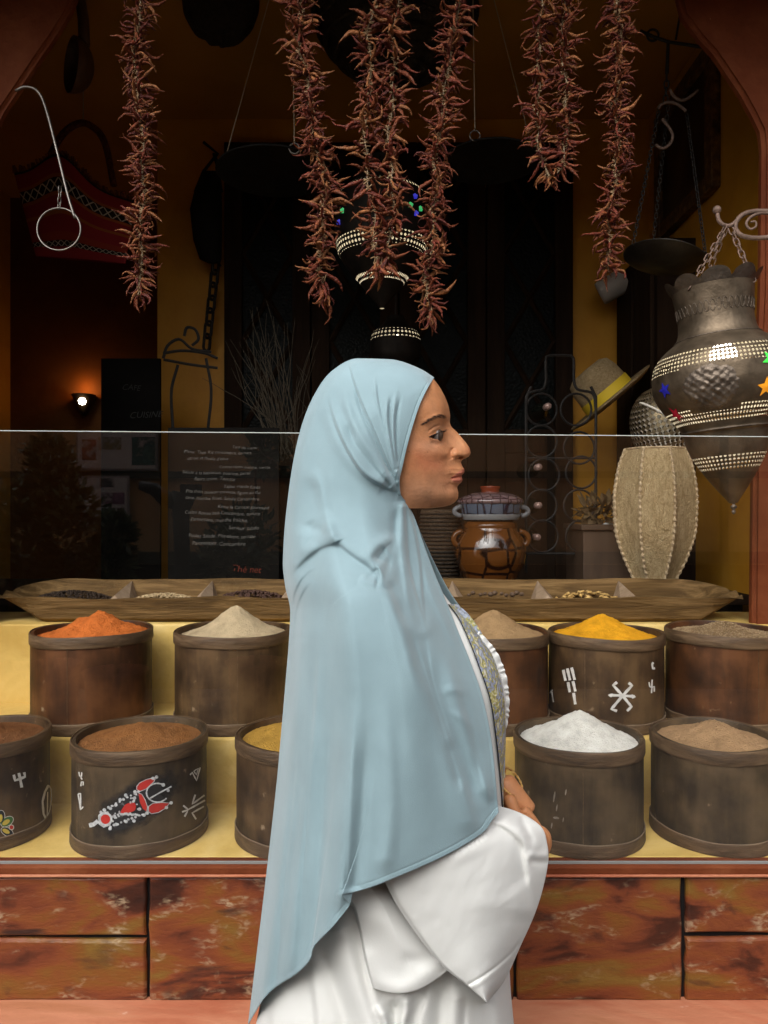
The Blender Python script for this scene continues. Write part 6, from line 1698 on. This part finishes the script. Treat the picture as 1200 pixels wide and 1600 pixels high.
m = MB(); m.lathe([(28*kb,1.1205),(30*kb,zb2(890)),(33*kb,zb2(850)),(31*kb,zb2(800)),(29*kb,zb2(796)),(27*kb,zb2(800)),(27*kb,zb2(880))], 40, (c.x, 2.95, 0)); m.build('body', pmat('basket_weave', [(0.03,0.018,0.01),(0.10,0.065,0.035)], scale=5, stretch=(12,12,46), rough=.8, bump=1.0, bscale=6), bk, True)
m = MB()
for i in range(17):
    zz = zb2(896-i*5.8); rr_ = (30+3*math.sin(i/17*3))*kb; m.tube([(c.x+(rr_+.0018*math.sin(k*math.pi+i*math.pi))*math.cos(2*math.pi*k/48), 2.95+(rr_+.0018*math.sin(k*math.pi/1.0+i))*math.sin(2*math.pi*k/48), zz) for k in range(48)], .0046, 5, closed=True)
m.build('weave_ring', M['wicker'], bk, True)

# ------------------------------------------------------------------ wrought iron wine rack
wr = thing('iron_wine_rack', P(878, 900, 3.05), 'black wrought iron wine rack with round holders', 'wine rack')
dw = 3.05
m = MB()
for x in (822, 931): m.tube([P(x, 895, dw), P(x, 620, dw), P(x+(8 if x < 850 else -8), 604, dw)], .006, 6)
m.tube(W2([tuple(p) for p in catmull(np.array([(822,640),(826,615),(850,606),(853,560),(855,556),(893,556),(896,560),(900,606),(926,615),(931,640)], float), 50)], dw), .006, 6)
m.build('frame', M['iron'], wr)
for cx, cy in ((846,640),(900,640),(846,690),(905,700),(850,742),(908,738),(846,790),(905,790),(848,838),(908,838)):
    m = MB(); m.tube([P(cx+24*math.cos(t), cy+25*math.sin(t), dw) for t in np.linspace(0, 2*math.pi, 26)[:-1]], .0048, 6, closed=True); m.build('ring', M['iron'], wr)
for cx, cy in ((848,640),(836,732),(834,782),(831,826)):
    pass
m = MB(); m.tube([P(822, 716, dw), P(931, 716, dw)], .005, 6); m.tube([P(822, 865, dw), P(931, 865, dw)], .005, 6); m.build('crossbar', M['iron'], wr)
r = random.Random(2)
bg = pmat('bottle_glass', [(0.006,0.008,0.006),(0.014,0.016,0.012)], scale=10, rough=.12, spec=.6)
for i, (cx, cy, lb_) in enumerate(((848,640,'upper left ring'),(834,732,'middle left ring'),(834,790,'third left ring'),(832,838,'lowest left ring'))):
    t = thing('wine_bottle', P(cx, cy, dw), 'dark wine bottle lying in the %s of the iron rack' % lb_, 'bottle', 'bottles in the iron rack')
    p = P(cx, cy, dw); m = MB(); m.lathe([(.0001,-.10),(.012,-.10),(.012,-.02),(.034,.05),(.036,.20),(.0001,.20)], 20, p, M=Matrix.Rotation(-math.pi/2, 3, 'X')); m.build('body', bg, t, True)
    m = MB(); m.lathe([(.0001,-.104),(.0135,-.103),(.0135,-.06)], 14, p, M=Matrix.Rotation(-math.pi/2, 3, 'X')); m.build('cap', flat('bottle_cap', (0.30,0.20,0.17), .3, .3), t, True)

# ------------------------------------------------------------------ chest with a cloth, bundle of dried leaves
ch = thing('wooden_chest', P(935, 912, 2.98), 'small dark wooden chest with a white paper behind the lampshade', 'chest')
a, c = P(905, 828, 2.98), P(1000, 0, 2.98)
m = MB(); m.box((a.x, 2.92, 1.1205), (c.x, 3.2, a.z), bev=.005); m.build('box', pmat('chest_wood', [(0.05,0.03,0.018),(0.09,0.055,0.033)], scale=5, stretch=(5,5,1), rough=.6), ch)
m = MB(); m.box((a.x-.01, 2.905, a.z+.0005), (c.x+.01, 3.21, a.z+.022), bev=.004); m.build('lid', pmat('chest_lid', [(0.06,0.036,0.02),(0.11,0.066,0.04)], scale=5, rough=.6), ch)
m = MB(); m.add([P(926,829,2.93), P(952,812,3.05), P(985,820,3.05), P(985,829,2.93)], [(0,1,2,3)]); m.build('paper', flat('white_paper', (0.6,0.62,0.62), .7), ch)
def leaf_mesh(name, L_, W_, seed, curl=.3):
    r = random.Random(seed); G = np.zeros((7, 3, 3))
    for i in range(7):
        u = i/6; w = W_*math.sin(math.pi*min(1, u*1.05))**.8*.5
        for j, s in enumerate((-1, 0, 1)): G[i, j] = (u*L_, s*w, curl*L_*(.5*u*(1-u)) + abs(s)*w*.35)
    return grid_mesh(name, G)
dl = pmat('dry_leaf', [(0.05,0.035,0.015),(0.14,0.09,0.04),(0.20,0.14,0.06)], scale=30, rough=.8)
def leaf_mass(name, centre, rad, n, size, mat, seed, label, cat, group=None, parent=None, up=.2, stuff=True):
    r = np.random.default_rng(seed); V = []; F = []
    for i in range(n):
        d = r.normal(size=3); d /= np.linalg.norm(d); p = np.array(centre) + d*np.array(rad)*r.uniform(.35, 1)**.5
        L_ = size*r.uniform(.6, 1.3); a = d*.8 + r.normal(size=3)*.6 + np.array((0, 0, up)); a /= np.linalg.norm(a)
        b_ = np.cross(a, r.normal(size=3)); b_ /= np.linalg.norm(b_); c_ = np.cross(a, b_); b0 = len(V)
        for u, w in ((0,0),(.35,.17),(.7,.13),(1,0)):
            V += [tuple(p+a*u*L_+b_*w*L_+c_*.1*L_*u*u), tuple(p+a*u*L_-b_*w*L_+c_*.1*L_*u*u)]
        F += [(b0+2*k, b0+2*k+1, b0+2*k+3, b0+2*k+2) for k in range(3)]
    me = np_mesh(name, V, F)
    o = link(name, me, mat, parent, False, org=None if parent else centre)
    if not parent: tag(o, label, cat, group)
    return o
lv = thing('dried_leaf_bundle', P(940, 820, 3.02), 'bundle of dried leaves lying on the small chest', 'dried leaves')
o = leaf_mass('leaves', P(935, 800, 3.05), (.075, .07, .05), 160, .06, dl, 4, '', '', parent=lv)
o['kind'] = 'stuff'

# ------------------------------------------------------------------ hanging scale at the right
ds = 2.55
sca = thing('hanging_scale', P(1040, 150, ds), 'old iron balance scale with a hanging pan on chains at the right', 'scale')
m = MB(); m.tube(W2([(1000,48),(1022,58),(1046,66),(1075,70),(1103,75),(1130,79)], ds), .0055, 8); m.build('beam', M['iron'], sca, True)
m = MB(); m.tube([P(1020+9*math.cos(t), 55+9*math.sin(t), ds) for t in np.linspace(0, 6.283, 20)[:-1]], .004, 6, closed=True); m.build('beam_ring', M['iron'], sca, True)
m = MB(); m.tube([P(1044,66,ds), P(1043,90,ds), P(1042,115,ds)], .006, 6); m.build('hanger', M['iron'], sca)
m = MB(); m.tube([P(1056,62,ds), P(1066,0,ds), Vector((P(1066,0,ds).x, 2.42, Z_SOFFIT+.02))], .004, 6); m.build('hanger', M['iron'], sca)
chain('c', P(1042,115,ds), P(1040,160,ds), sca, M['iron'], .028, .0028)
for pts in (((1046,140),(1054,152),(1066,157),(1080,150),(1090,141)), ((1028,170),(1034,163),(1046,160),(1060,164),(1072,174)), ((1034,186),(1044,198),(1051,212),(1046,226),(1034,232),(1024,226))):
    m = MB(); m.tube(W2([tuple(p) for p in catmull(np.array(pts, float), 20)], ds-.01), .0052, 8); m.build('iron_hook', M['rusty_iron'], sca, True)
pan_c = (1038, 404)
pc = P(*pan_c, ds); rp = .135
Mt = Matrix.Rotation(math.radians(13), 3, 'Y') @ Matrix.Rotation(math.radians(-4), 3, 'X')
m = MB(); m.lathe([(.0001,-.036),(.05,-.033),(.095,-.020),(rp,0),(rp+.003,.002),(rp,.003),(.09,-.017),(.0001,-.033)], 48, pc, M=Mt); m.build('pan', pmat('scale_pan', [(0.02,0.018,0.016),(0.06,0.055,0.048)], scale=20, rough=.45, metal=.7), sca, True)
for (x, y), a in (((1030,168),200), ((1073,178),-20), ((1044,166),90)):
    e = pc + Mt @ Vector((rp*math.cos(math.radians(a)), rp*math.sin(math.radians(a)), .002)); chain('c', P(x, y, ds), e, sca, M['iron'], .020, .0017)

# picture on the side wall
pic = thing('framed_picture', (1.358, 3.3, P(0,200,3.3).z), 'dark painting in a gilded wooden frame on the ochre side wall', 'picture')
xw = 1.3585; y0_, y1_ = 2.98, 3.62
zt_, zb_ = P(1110, 60, 3.0).z, P(1112, 295, 3.0).z
tl = .0
m = MB(); m.box((xw-.02, y0_+.06, zb_+.06), (xw-.004, y1_-.06, zt_-.06)); m.build('canvas', pmat('dark_painting', [(0.006,0.005,0.004),(0.02,0.014,0.009),(0.06,0.04,0.02)], scale=5, rough=.35), pic)
gf = pmat('gilded_frame', [(0.03,0.015,0.006),(0.10,0.05,0.018),(0.24,0.12,0.03)], scale=26, rough=.5, metal=.2, bump=.5, bscale=60)
for lo_, hi_ in (((xw-.04,y0_,zb_),(xw-.0005,y0_+.07,zt_)), ((xw-.04,y1_-.07,zb_),(xw-.0005,y1_,zt_)), ((xw-.039,y0_+.071,zb_),(xw-.0005,y1_-.071,zb_+.07)), ((xw-.039,y0_+.071,zt_-.07),(xw-.0005,y1_-.071,zt_))):
    m = MB(); m.box(lo_, hi_, bev=.006); m.build('frame_bar', gf, pic)
# tall dark cupboard under it
cb = thing('dark_cupboard', (1.2, 3.45, .06), 'tall dark wooden cupboard under the picture', 'cupboard')
ztop = P(0, 382, 3.3).z
m = MB(); m.box((1.19, 3.22, .061), (1.357, 3.75, ztop)); m.build('carcass', M['dark_wood'], cb)
for k in range(2):
    m = MB(); m.box((1.170, 3.25+k*.25, 1.2), (1.1895, 3.47+k*.25, ztop-.06), bev=.004); m.build('door', M['dark_wood'], cb)
# small spotlight on the back wall
sp = thing('spotlight', P(952, 452, 3.62), 'white cylindrical spotlight on the ochre back wall', 'spotlight')
c = P(957, 448, 3.62); Ms = Matrix.Rotation(math.radians(62), 3, 'Y') @ Matrix.Rotation(math.radians(20), 3, 'X')
m = MB(); m.lathe([(.0001,-.07),(.055,-.068),(.060,-.05),(.060,.07),(.057,.072)], 28, c, M=Ms); m.build('housing', flat('spot_white', (0.34,0.31,0.27), .5), sp, True)
m = MB(); m.lathe([(.058,.0725),(.048,.060),(.0001,.055)], 28, c, M=Matrix.Rotation(math.pi, 3, 'Z') @ Ms @ Matrix.Rotation(math.pi, 3, 'X') if False else Ms); m.build('lens', flat('spot_lens', (0.01,0.01,0.01), .2), sp, True)
m = MB(); m.tube([c, (c.x, 3.799, c.z+.02)], .012, 8); m.build('arm', M['black_pan'], sp)

# ------------------------------------------------------------------ lattice doors in the back wall, a leafy yard behind them
dd = thing('lattice_door', ((xo0+xo1)/2, D_BACK-.03, 0.06), 'dark wooden double door with diagonal lattice and pebbled glass', 'door')
nP = 4; wP = (xo1-xo0)/nP
pebble = None
def pebble_glass():
    m, nt, b = new_mat('pebbled_glass'); L = nt.links
    tc = N(nt, "ShaderNodeTexCoord"); v = N(nt, "ShaderNodeTexVoronoi"); v.inputs["Scale"].default_value = 70; L.new(tc.outputs["Object"], v.inputs["Vector"])
    b.inputs["Base Color"].default_value = (.006,.007,.006,1); b.inputs["Roughness"].default_value = .3; b.inputs["Specular IOR Level"].default_value = .035
    bp = N(nt, "ShaderNodeBump"); bp.inputs["Strength"].default_value = .5; bp.inputs["Distance"].default_value = .004
    L.new(v.outputs["Distance"], bp.inputs["Height"]); L.new(bp.outputs[0], b.inputs["Normal"]); return m
pebble = pebble_glass()
dk = M['dark_wood']
for i in range(nP):
    xa, xb = xo0+i*wP+.004, xo0+(i+1)*wP-.004
    for lo_, hi_ in (((xa,D_BACK-.05,.07),(xa+.09,D_BACK-.002,zo-.004)), ((xb-.09,D_BACK-.05,.07),(xb,D_BACK-.002,zo-.004)), ((xa+.0905,D_BACK-.048,zo-.12),(xb-.0905,D_BACK-.002,zo-.004)), ((xa+.0905,D_BACK-.048,1.72),(xb-.0905,D_BACK-.002,1.84)), ((xa+.0905,D_BACK-.040,.07),(xb-.0905,D_BACK-.002,1.7195))):
        m = MB(); m.box(lo_, hi_, bev=.004); m.build('rail', dk, dd)
    m = MB(); m.box((xa+.0905, D_BACK-.020, 1.8405), (xb-.0905, D_BACK-.014, zo-.1205)); m.build('glass_pane', pebble, dd)
    xs0, xs1, z0_, z1_ = xa+.0905, xb-.0905, 1.8405, zo-.1205; wv = xs1-xs0; h_ = (z1_-z0_)/3
    for k in range(3):
        for (p, q) in (((xs0, z0_+k*h_), (xs1, z0_+(k+1)*h_)), ((xs1, z0_+k*h_), (xs0, z0_+(k+1)*h_))):
            m = MB(); m.tube([(p[0], D_BACK-.030, p[1]), (q[0], D_BACK-.030, q[1])], .014, 4); m.build('lattice_bar', dk, dd)

# ------------------------------------------------------------------ things hanging from the ceiling on the left and middle
def pan_disc(cx, cy, half, d, label, cords, ringx):
    t = thing('hanging_pan', P(cx, cy, d), label, 'pan', 'black pans hanging from the ceiling'); c = P(cx, cy, d); R = half*d/FPX
    m = MB(); m.lathe([(.0001,.035),(R*.5,.030),(R*.85,.012),(R,0),(R+.004,-.006),(R,-.008),(R*.84,.004),(R*.5,.022),(.0001,.027)], 56, c); m.build('disc', M['black_pan'], t, True)
    rp_ = P(*ringx, d-R*.9); m = MB(); m.tube([rp_ + Vector((.018*math.cos(a), 0, .018*math.sin(a))) for a in np.linspace(0, 6.283, 20)[:-1]], .003, 6, closed=True); m.build('ring', M['steel'], t, True)
    m = MB(); m.tube([rp_ + Vector((0,0,.018)), Vector((rp_.x-.01, rp_.y, Z_SOFFIT+.01 if rp_.y < 2.5 else Z_CEIL-.002))], .0022, 5); m.build('cord', STR, t)
    for (x, y), (x2, y2) in cords:
        a = P(x, y, d); e_ = P(x2, y2, d); dirn = (e_-a); k = (Z_CEIL-.003-a.z)/dirn.z; m = MB(); m.tube([a, a+dirn*k], .0022, 5); m.build('cord', STR, t)
pan_disc(428, 268, 88, 2.75, 'black round pan hanging at the left of the middle garlands', [((348,262),(420,0))], (460,232))
pan_disc(766, 252, 76, 2.75, 'black round pan hanging at the right of the middle garlands', [((836,250),(772,0))], (742,212))
bs = thing('hanging_basket', P(617, 0, 2.75), 'big dark wicker basket hanging at the top behind the garlands', 'basket')
c = P(617, 0, 2.75); kk = 2.75/FPX
def wob_bowl(c, rx, rz, ry, n=64, nv=14, seed=1):
    G = np.zeros((nv, n, 3)); r = random.Random(seed)
    for i in range(nv):
        t = i/(nv-1)*math.pi/2*1.05
        for k in range(n):
            a = 2*math.pi*k/n; w = 1+.03*math.sin(a*5+seed)+.02*math.sin(a*11)
            G[i, k] = (c.x+rx*math.sin(t+.001)*math.cos(a)*w, c.y+ry*math.sin(t+.001)*math.sin(a)*w, c.z - rz*math.cos(t)*(1+.05*math.sin(a*7+i)))
    return G
link('bowl', grid_mesh('bowl', wob_bowl(c, 128*kk, 122*kk, 110*kk), close_u=True), M['wicker'], bs, True)
for i in range(7):
    t = (i+1)/8*math.pi/2; m = MB(); m.tube([(c.x+130*kk*math.sin(t)*math.cos(2*math.pi*k/40), c.y+112*kk*math.sin(t)*math.sin(2*math.pi*k/40), c.z-124*kk*math.cos(t)) for k in range(40)], .010, 6, closed=True); m.build('weave_ring', M['wicker'], bs, True)
m = MB(); m.tube([c, (c.x, c.y, Z_CEIL-.002)], .006, 6); m.build('cord', STR, bs)
b2 = thing('hanging_sieve', P(348, 10, 2.8), 'dark leathery bowl hanging at the top left of the second garland', 'bowl')
c = P(346, 2, 2.8); kk = 2.8/FPX
link('bowl', grid_mesh('bowl', wob_bowl(c, 60*kk, 66*kk, 40*kk, seed=4), close_u=True), M['wicker'], b2, True)
m = MB(); m.tube([c, (c.x, c.y, Z_CEIL-.002)], .004, 6); m.build('cord', STR, b2)
lad = thing('wooden_ladle', P(125, 90, 2.75), 'big dark wooden ladle hanging at the top left', 'ladle')
kk = 2.75/FPX; c = P(124, 105, 2.75); lw = pmat('ladle_wood', [(0.05,0.022,0.01),(0.11,0.05,0.022)], scale=8, stretch=(4,4,1), rough=.5)
G = np.zeros((16, 40, 3))
for i in range(16):
    t = i/15*math.pi*.5
    for k in range(40):
        a = 2*math.pi*k/40; G[i, k] = (c.x+37*kk*math.sin(t+.002)*math.cos(a)+.0*i, c.y-.03+.08*math.cos(t), c.z+42*kk*math.sin(t+.002)*math.sin(a))
Ml = Matrix.Rotation(math.radians(-50), 4, 'Z')
G2 = np.array([[tuple(c + Ml.to_3x3() @ (Vector(p)-c)) for p in row] for row in G])
link('bowl', grid_mesh('bowl', G2, close_u=True), lw, lad, True)
m = MB(); m.tube([P(132,70,2.75), P(130,30,2.75), P(126,0,2.75), P(122,-60,2.75)], [9*kk,9*kk,8*kk,8*kk], 8); m.build('handle', lw, lad, True)
m = MB(); m.tube([P(122,-58,2.75), (P(122,0,2.75).x, 2.75, Z_CEIL-.002)], .003, 5); m.build('cord', STR, lad)
hkk = thing('iron_rod_hook', P(80, 250, 2.25), 'bent steel rod with a ring hanging at its end, upper left', 'hook')
m = MB(); m.tube(W2([tuple(p) for p in catmull(np.array([(24,142),(38,136),(54,139),(64,150),(74,178),(90,240),(106,305),(117,341)], float), 50)], 2.22), .0042, 8); m.build('rod', M['steel'], hkk, True)
m = MB(); m.tube([P(92+34*math.cos(t), 358+33*math.sin(t), 2.22) for t in np.linspace(0, 6.283, 48)[:-1]], .0028, 6, closed=True); m.build('ring', M['steel'], hkk, True)
chain('c', P(94, 292, 2.22), P(92, 326, 2.22), hkk, M['steel'], .020, .0016)

# woven bag in the doorway
bag = thing('woven_bag', P(105, 320, 3.5), 'red woven shoulder bag with patterned bands hanging in the doorway', 'bag')
def textile():
    m, nt, b = new_mat('woven_textile'); L = nt.links
    uv = N(nt, "ShaderNodeUVMap"); uv.uv_map = 'weave'; sp = N(nt, "ShaderNodeSeparateXYZ"); L.new(uv.outputs[0], sp.inputs[0])
    r = N(nt, "ShaderNodeValToRGB"); r.color_ramp.interpolation = 'CONSTANT'; e = r.color_ramp.elements
    e[0].position = 0; e[0].color = (.34,.020,.026,1); e[1].position = .97; e[1].color = (.02,.01,.01,1)
    for p, c in ((.10,(.012,.010,.012)), (.16,(.36,.04,.02)), (.24,(.34,.020,.026)), (.40,(.42,.11,.02)), (.44,(.34,.020,.026)), (.58,(.42,.10,.02)), (.62,(.012,.010,.012)), (.76,(.40,.10,.02)), (.80,(.34,.020,.026))):
        x = e.new(p); x.color = (*c, 1)
    L.new(sp.outputs[1], r.inputs[0])
    def mth(op, a, c=None):
        n = N(nt, "ShaderNodeMath", operation=op)
        for i, x in enumerate((a, c)):
            if x is None: continue
            if isinstance(x, (int, float)): n.inputs[i].default_value = x
            else: L.new(x, n.inputs[i])
        return n.outputs[0]
    def zig(lo, hi, k):
        mid, hw = (lo+hi)/2, (hi-lo)/2
        tri = mth('ABSOLUTE', mth('SUBTRACT', mth('FRACT', mth('MULTIPLY', sp.outputs[0], k)), .5)); vv = mth('ABSOLUTE', mth('DIVIDE', mth('SUBTRACT', sp.outputs[1], mid), hw))
        q = mth('LESS_THAN', mth('ABSOLUTE', mth('SUBTRACT', mth('MULTIPLY', tri, 2), vv)), .16); return mth('MULTIPLY', q, mth('LESS_THAN', vv, .9))
    pat = mth('MAXIMUM', zig(.62, .76, 13), zig(.10, .16, 15)); 
    mx = N(nt, "ShaderNodeMix", data_type='RGBA'); mx.inputs["B"].default_value = (.6,.55,.44,1); L.new(pat, mx.inputs["Factor"]); L.new(r.outputs[0], mx.inputs["A"]); L.new(mx.outputs["Result"], b.inputs["Base Color"])
    b.inputs["Roughness"].default_value = .9; return m
qd = 3.5; cn = [(22,272),(215,318),(198,408),(58,398)]; tl_, tr_, br_, bl_ = [np.array(tuple(P(x, y, qd))) for x, y in ((22,272),(212,316),(196,412),(56,400))]
ap = np.array(tuple(P(98, 246, qd))); nU, nV = 30, 18; V = []; UVb = []
for side in (-1, 1):
    for i in range(nV):
        for j in range(nU):
            u, v = j/(nU-1), i/(nV-1); top_ = tl_*(1-u)+tr_*u; top_ = top_ + (ap-(tl_*.6+tr_*.4))*math.exp(-((u-.4)/.22)**2); p = top_*(1-v)+(bl_*(1-u)+br_*u)*v
            p = p + np.array((0, side*.06*math.sin(math.pi*u)**.6*math.sin(math.pi*(v*.85+.12))**.6, 0)); V.append(tuple(p)); UVb.append((u, 1-v))
F_ = []
for s_ in range(2):
    for i in range(nV-1):
        for j in range(nU-1):
            b0 = s_*nU*nV+i*nU+j; F_.append((b0, b0+1, b0+nU+1, b0+nU))
me = np_mesh('bag_body', V, F_); uvl = me.uv_layers.new(name='weave')
for lp in me.loops: uvl.data[lp.index].uv = UVb[lp.vertex_index]
link('bag_body', me, textile(), bag, True)
m = MB(); m.tube([P(x, y, qd) for x, y in catmull(np.array([(70,262),(98,210),(130,192),(160,215),(178,290)], float), 30)], .016, 8); m.build('strap', pmat('braided_strap', [(.05,.012,.008),(.16,.04,.02)], scale=90, rough=.9, bump=1.0, bscale=120), bag, True)
m = MB()
for j in range(40):
    u = j/39; top_ = tl_*(1-u)+tr_*u + (ap-(tl_*.6+tr_*.4))*math.exp(-((u-.4)/.22)**2); rr_ = random.Random(j); m.tube([top_, top_+np.array((rr_.uniform(-.01,.01), -.02, .018+rr_.uniform(0,.012)))], .007, 5)
m.build('fringe', pmat('bag_fringe', [(.10,.025,.01),(.26,.08,.025)], scale=60, rough=.9), bag, True)
m = MB(); m.tube([P(130,194,qd), (P(130,0,qd).x, qd, Z_CEIL-.002)], .003, 5); m.build('cord', STR, bag)

# dark satchel, chain and iron cart on the ochre strip
sat = thing('dark_satchel', P(322, 320, 3.6), 'dark leather satchel hanging on the ochre strip of wall', 'bag')
G = []
for (x0_, x1_, y, th_) in ((318,345,268,.01),(305,346,295,.05),(297,347,330,.07),(302,347,375,.06),(312,346,405,.04),(325,344,411,.01)):
    row = []
    for k in range(16):
        a = 2*math.pi*k/16; cx = (x0_+x1_)/2; row.append(tuple(P(cx+(x1_-x0_)/2*math.cos(a), y, 3.66) + Vector((0, th_*math.sin(a), 0))))
    G.append(row)
link('pouch', grid_mesh('pouch', np.array(G), close_u=True), M['black_pan'], sat, True)
m = MB(); m.tube(W2([(305,300),(318,268),(340,240),(318,222)], 3.66), .008, 6); m.tube(W2([(346,300),(340,262),(334,240)], 3.66), .008, 6); m.build('strap', M['black_pan'], sat)
m = MB(); m.tube([P(334,240,3.66), (P(334,0,3.66).x, 3.799, P(0,238,3.66).z)], .006, 6); m.build('peg', M['iron'], sat)
cnl = thing('iron_chain', P(332, 440, 3.6), 'heavy iron chain hanging beside the dark satchel', 'chain')
chain('c', P(338, 405, 3.7), P(322, 545, 3.7), cnl, M['iron'], .085, .008)
m = MB(); m.tube([P(338,405,3.7), (P(338,0,3.7).x, 3.799, P(0,405,3.7).z)], .005, 6); m.build('peg', M['iron'], cnl)
ct = thing('iron_trivet', P(290, 600, 3.2), 'scrolled black iron stand beside the dried twigs', 'iron stand')
m = MB()
for pts in (((255,560),(262,540),(280,530),(300,545),(330,550)), ((255,552),(285,548),(320,552),(340,560)), ((256,562),(300,570),(340,575)), ((270,670),(268,610),(278,570)), ((325,670),(330,610),(322,560)), ((288,525),(292,512),(305,515),(310,530),(300,540))):
    m.tube(W2([tuple(p) for p in catmull(np.array(pts, float), 20)], 3.2), .0065, 6)
for x in (269, 326): m.tube([P(x, 668, 3.2), (P(x,0,3.2).x, 3.2, 1.1205)], .0065, 6)
m.build('frame', M['iron'], ct)
# dried twigs in a vase
tw = thing('dried_twigs', P(450, 700, 2.95), 'bare dried twigs spreading from a dark vase left of the woman', 'twigs')
twm = pmat('twig_bark', [(0.022,0.017,0.010),(0.055,0.042,0.026)], scale=40, rough=.85); r = random.Random(8)
for i in range(46):
    base = P(r.uniform(425,470), r.uniform(690,720), 2.95) + Vector((0, r.uniform(-.05,.05), 0)); tx = r.gauss(432, 42); ty = r.uniform(455, 600); ty = max(ty, 455+abs(tx-435)*1.2)
    tip = P(tx, ty, 2.95) + Vector((0, r.uniform(-.15,.15), 0)); mid = base.lerp(tip, .5) + Vector((r.uniform(-.05,.05), 0, r.uniform(-.02,.04)))
    pts = catmull(np.array([tuple(base), tuple(mid), tuple(tip)]), 10); m = MB(); m.tube([Vector(p) + Vector((r.uniform(-.003,.003), 0, 0)) for p in pts], [.0026-.0019*k/9 for k in range(10)], 4)
    if r.random() < .6:
        p = Vector(pts[6]); m.tube([p, p+Vector((r.uniform(-.06,.06), r.uniform(-.03,.03), r.uniform(.03,.10)))], [.0013, .0005], 4)
    m.build('twig', twm, tw)
vb = P(448, 0, 2.95); m = MB(); m.lathe([(.06,1.1205),(.085,1.18),(.10,1.28),(.09,1.40),(.06,1.50),(.055,1.56),(.065,1.60),(.055,1.58)], 32, (vb.x, 2.95, 0)); m.build('vase', M['slate'], tw, True)

# ------------------------------------------------------------------ menu board behind the glass
mb_ = thing('menu_board', P(350, 905, 2.72), 'dark slate menu board with handwritten chalk lines behind the glass', 'menu board')
a, c = P(262, 668, 2.72), P(436, 0, 2.72)
m = MB(); m.box((a.x, 2.72, 1.1205), (c.x, 2.74, a.z), bev=.003); m.build('slate', M['slate'], mb_)
def put_text(me, px, py, d, mat, parent):
    me.transform(Matrix.Translation(P(px, py, d)) @ Matrix.Rotation(math.radians(1.2), 4, 'Y') @ Matrix.Rotation(math.pi/2, 4, 'X')); return link('chalk_text', me, mat, parent)
for me, x, y, d, k in TXT: put_text(me, x, y, d, M[k+'_chalk'], mb_)
ss = thing('slate_sign', P(205, 640, 3.72), 'dark slate sign with faint chalk words beside the doorway', 'sign')
a, c = P(158, 560, 3.3), P(250, 668, 3.3)
m = MB(); m.box((a.x, 3.30, 1.1205), (c.x, 3.32, a.z)); m.build('slate', M['slate'], ss)
fc = flat('faint_chalk', (.035,.035,.033), .9)
for me, x, y, d in TXT2: put_text(me, x, y, d, fc, ss)

# ------------------------------------------------------------------ across the street, mirrored in the glass: shrubs, post, pots
green = pmat('shrub_leaf', [(0.05,0.08,0.035),(0.10,0.14,0.07),(0.16,0.20,0.11)], scale=20, rough=.3, spec=.6)
terr = pmat('terracotta', [(0.22,0.08,0.04),(0.32,0.13,0.07)], scale=12, rough=.8)
def shrub(px, top, bot, k, rx, label, seed, blobs):
    t = thing('potted_shrub', (R_(px, bot, k).x, -k, 0.0), label, 'shrub', 'potted shrubs across the street')
    x = R_(px, 0, k).x; zt_ = R_(0, top, k).z
    m = MB(); m.lathe([(.13,.001),(.16,.02),(.19,.36),(.21,.40),(.19,.40),(.17,.34),(.0001,.33)], 28, (x, -k, 0)); m.build('pot', terr, t, True)
    m = MB(); m.tube([(x, -k, .3), (x+.02, -k, .8), (x-.01, -k, zt_-.1)], [.02,.016,.006], 8); m.build('trunk', M['old_wood'], t, True)
    o = None; cents = []
    for i, (bx, by, br_) in enumerate(blobs):
        c = R_(bx, by, k); leaf = leaf_mass('crown', c, (br_, br_*.8, br_*1.1), 420, .085, green, seed+i, '', '', parent=t, up=.5); leaf['kind'] = 'stuff'
shrub(78, 690, 900, 1.7, .3, 'tall leafy shrub reflected at the left of the glass', 50, ((78,720,.13),(80,775,.22),(60,830,.30),(110,830,.28)))
shrub(12, 780, 900, 1.6, .3, 'low leafy shrub reflected at the left edge', 60, ((10,820,.26),(30,860,.24)))
shrub(180, 820, 900, 1.5, .2, 'small sprig shrub reflected above the dark cloves', 70, ((180,835,.09),(170,880,.14)))
shrub(400, 690, 900, 1.8, .2, 'leafy shrub reflected over the menu board', 80, ((420,705,.14),(385,840,.20),(360,870,.20)))
ps = thing('forked_post', (R_(285,0,1.4).x, -1.4, 0), 'dark forked street post with a sign arm across the street', 'post')
dkp = flat('post_black', (.012,.012,.012), .6)
kq = 1.4; m = MB(); m.tube([(R_(284,0,kq).x, -kq, 0), R_(284,860,kq), R_(282,800,kq), R_(288,770,kq)], [.05,.05,.055,.08], 12); m.build('pole', dkp, ps, True)
m = MB(); m.tube([R_(276,786,kq), R_(256,778,kq), R_(240,764,kq), R_(218,758,kq)], [.05,.05,.042,.03], 10); m.build('arm', dkp, ps, True)
m = MB(); m.box(tuple(R_(284,775,kq) - Vector((0,.05,0))), tuple(R_(312,757,kq) + Vector((0,.05,0)))); m.build('sign_box', dkp, ps)
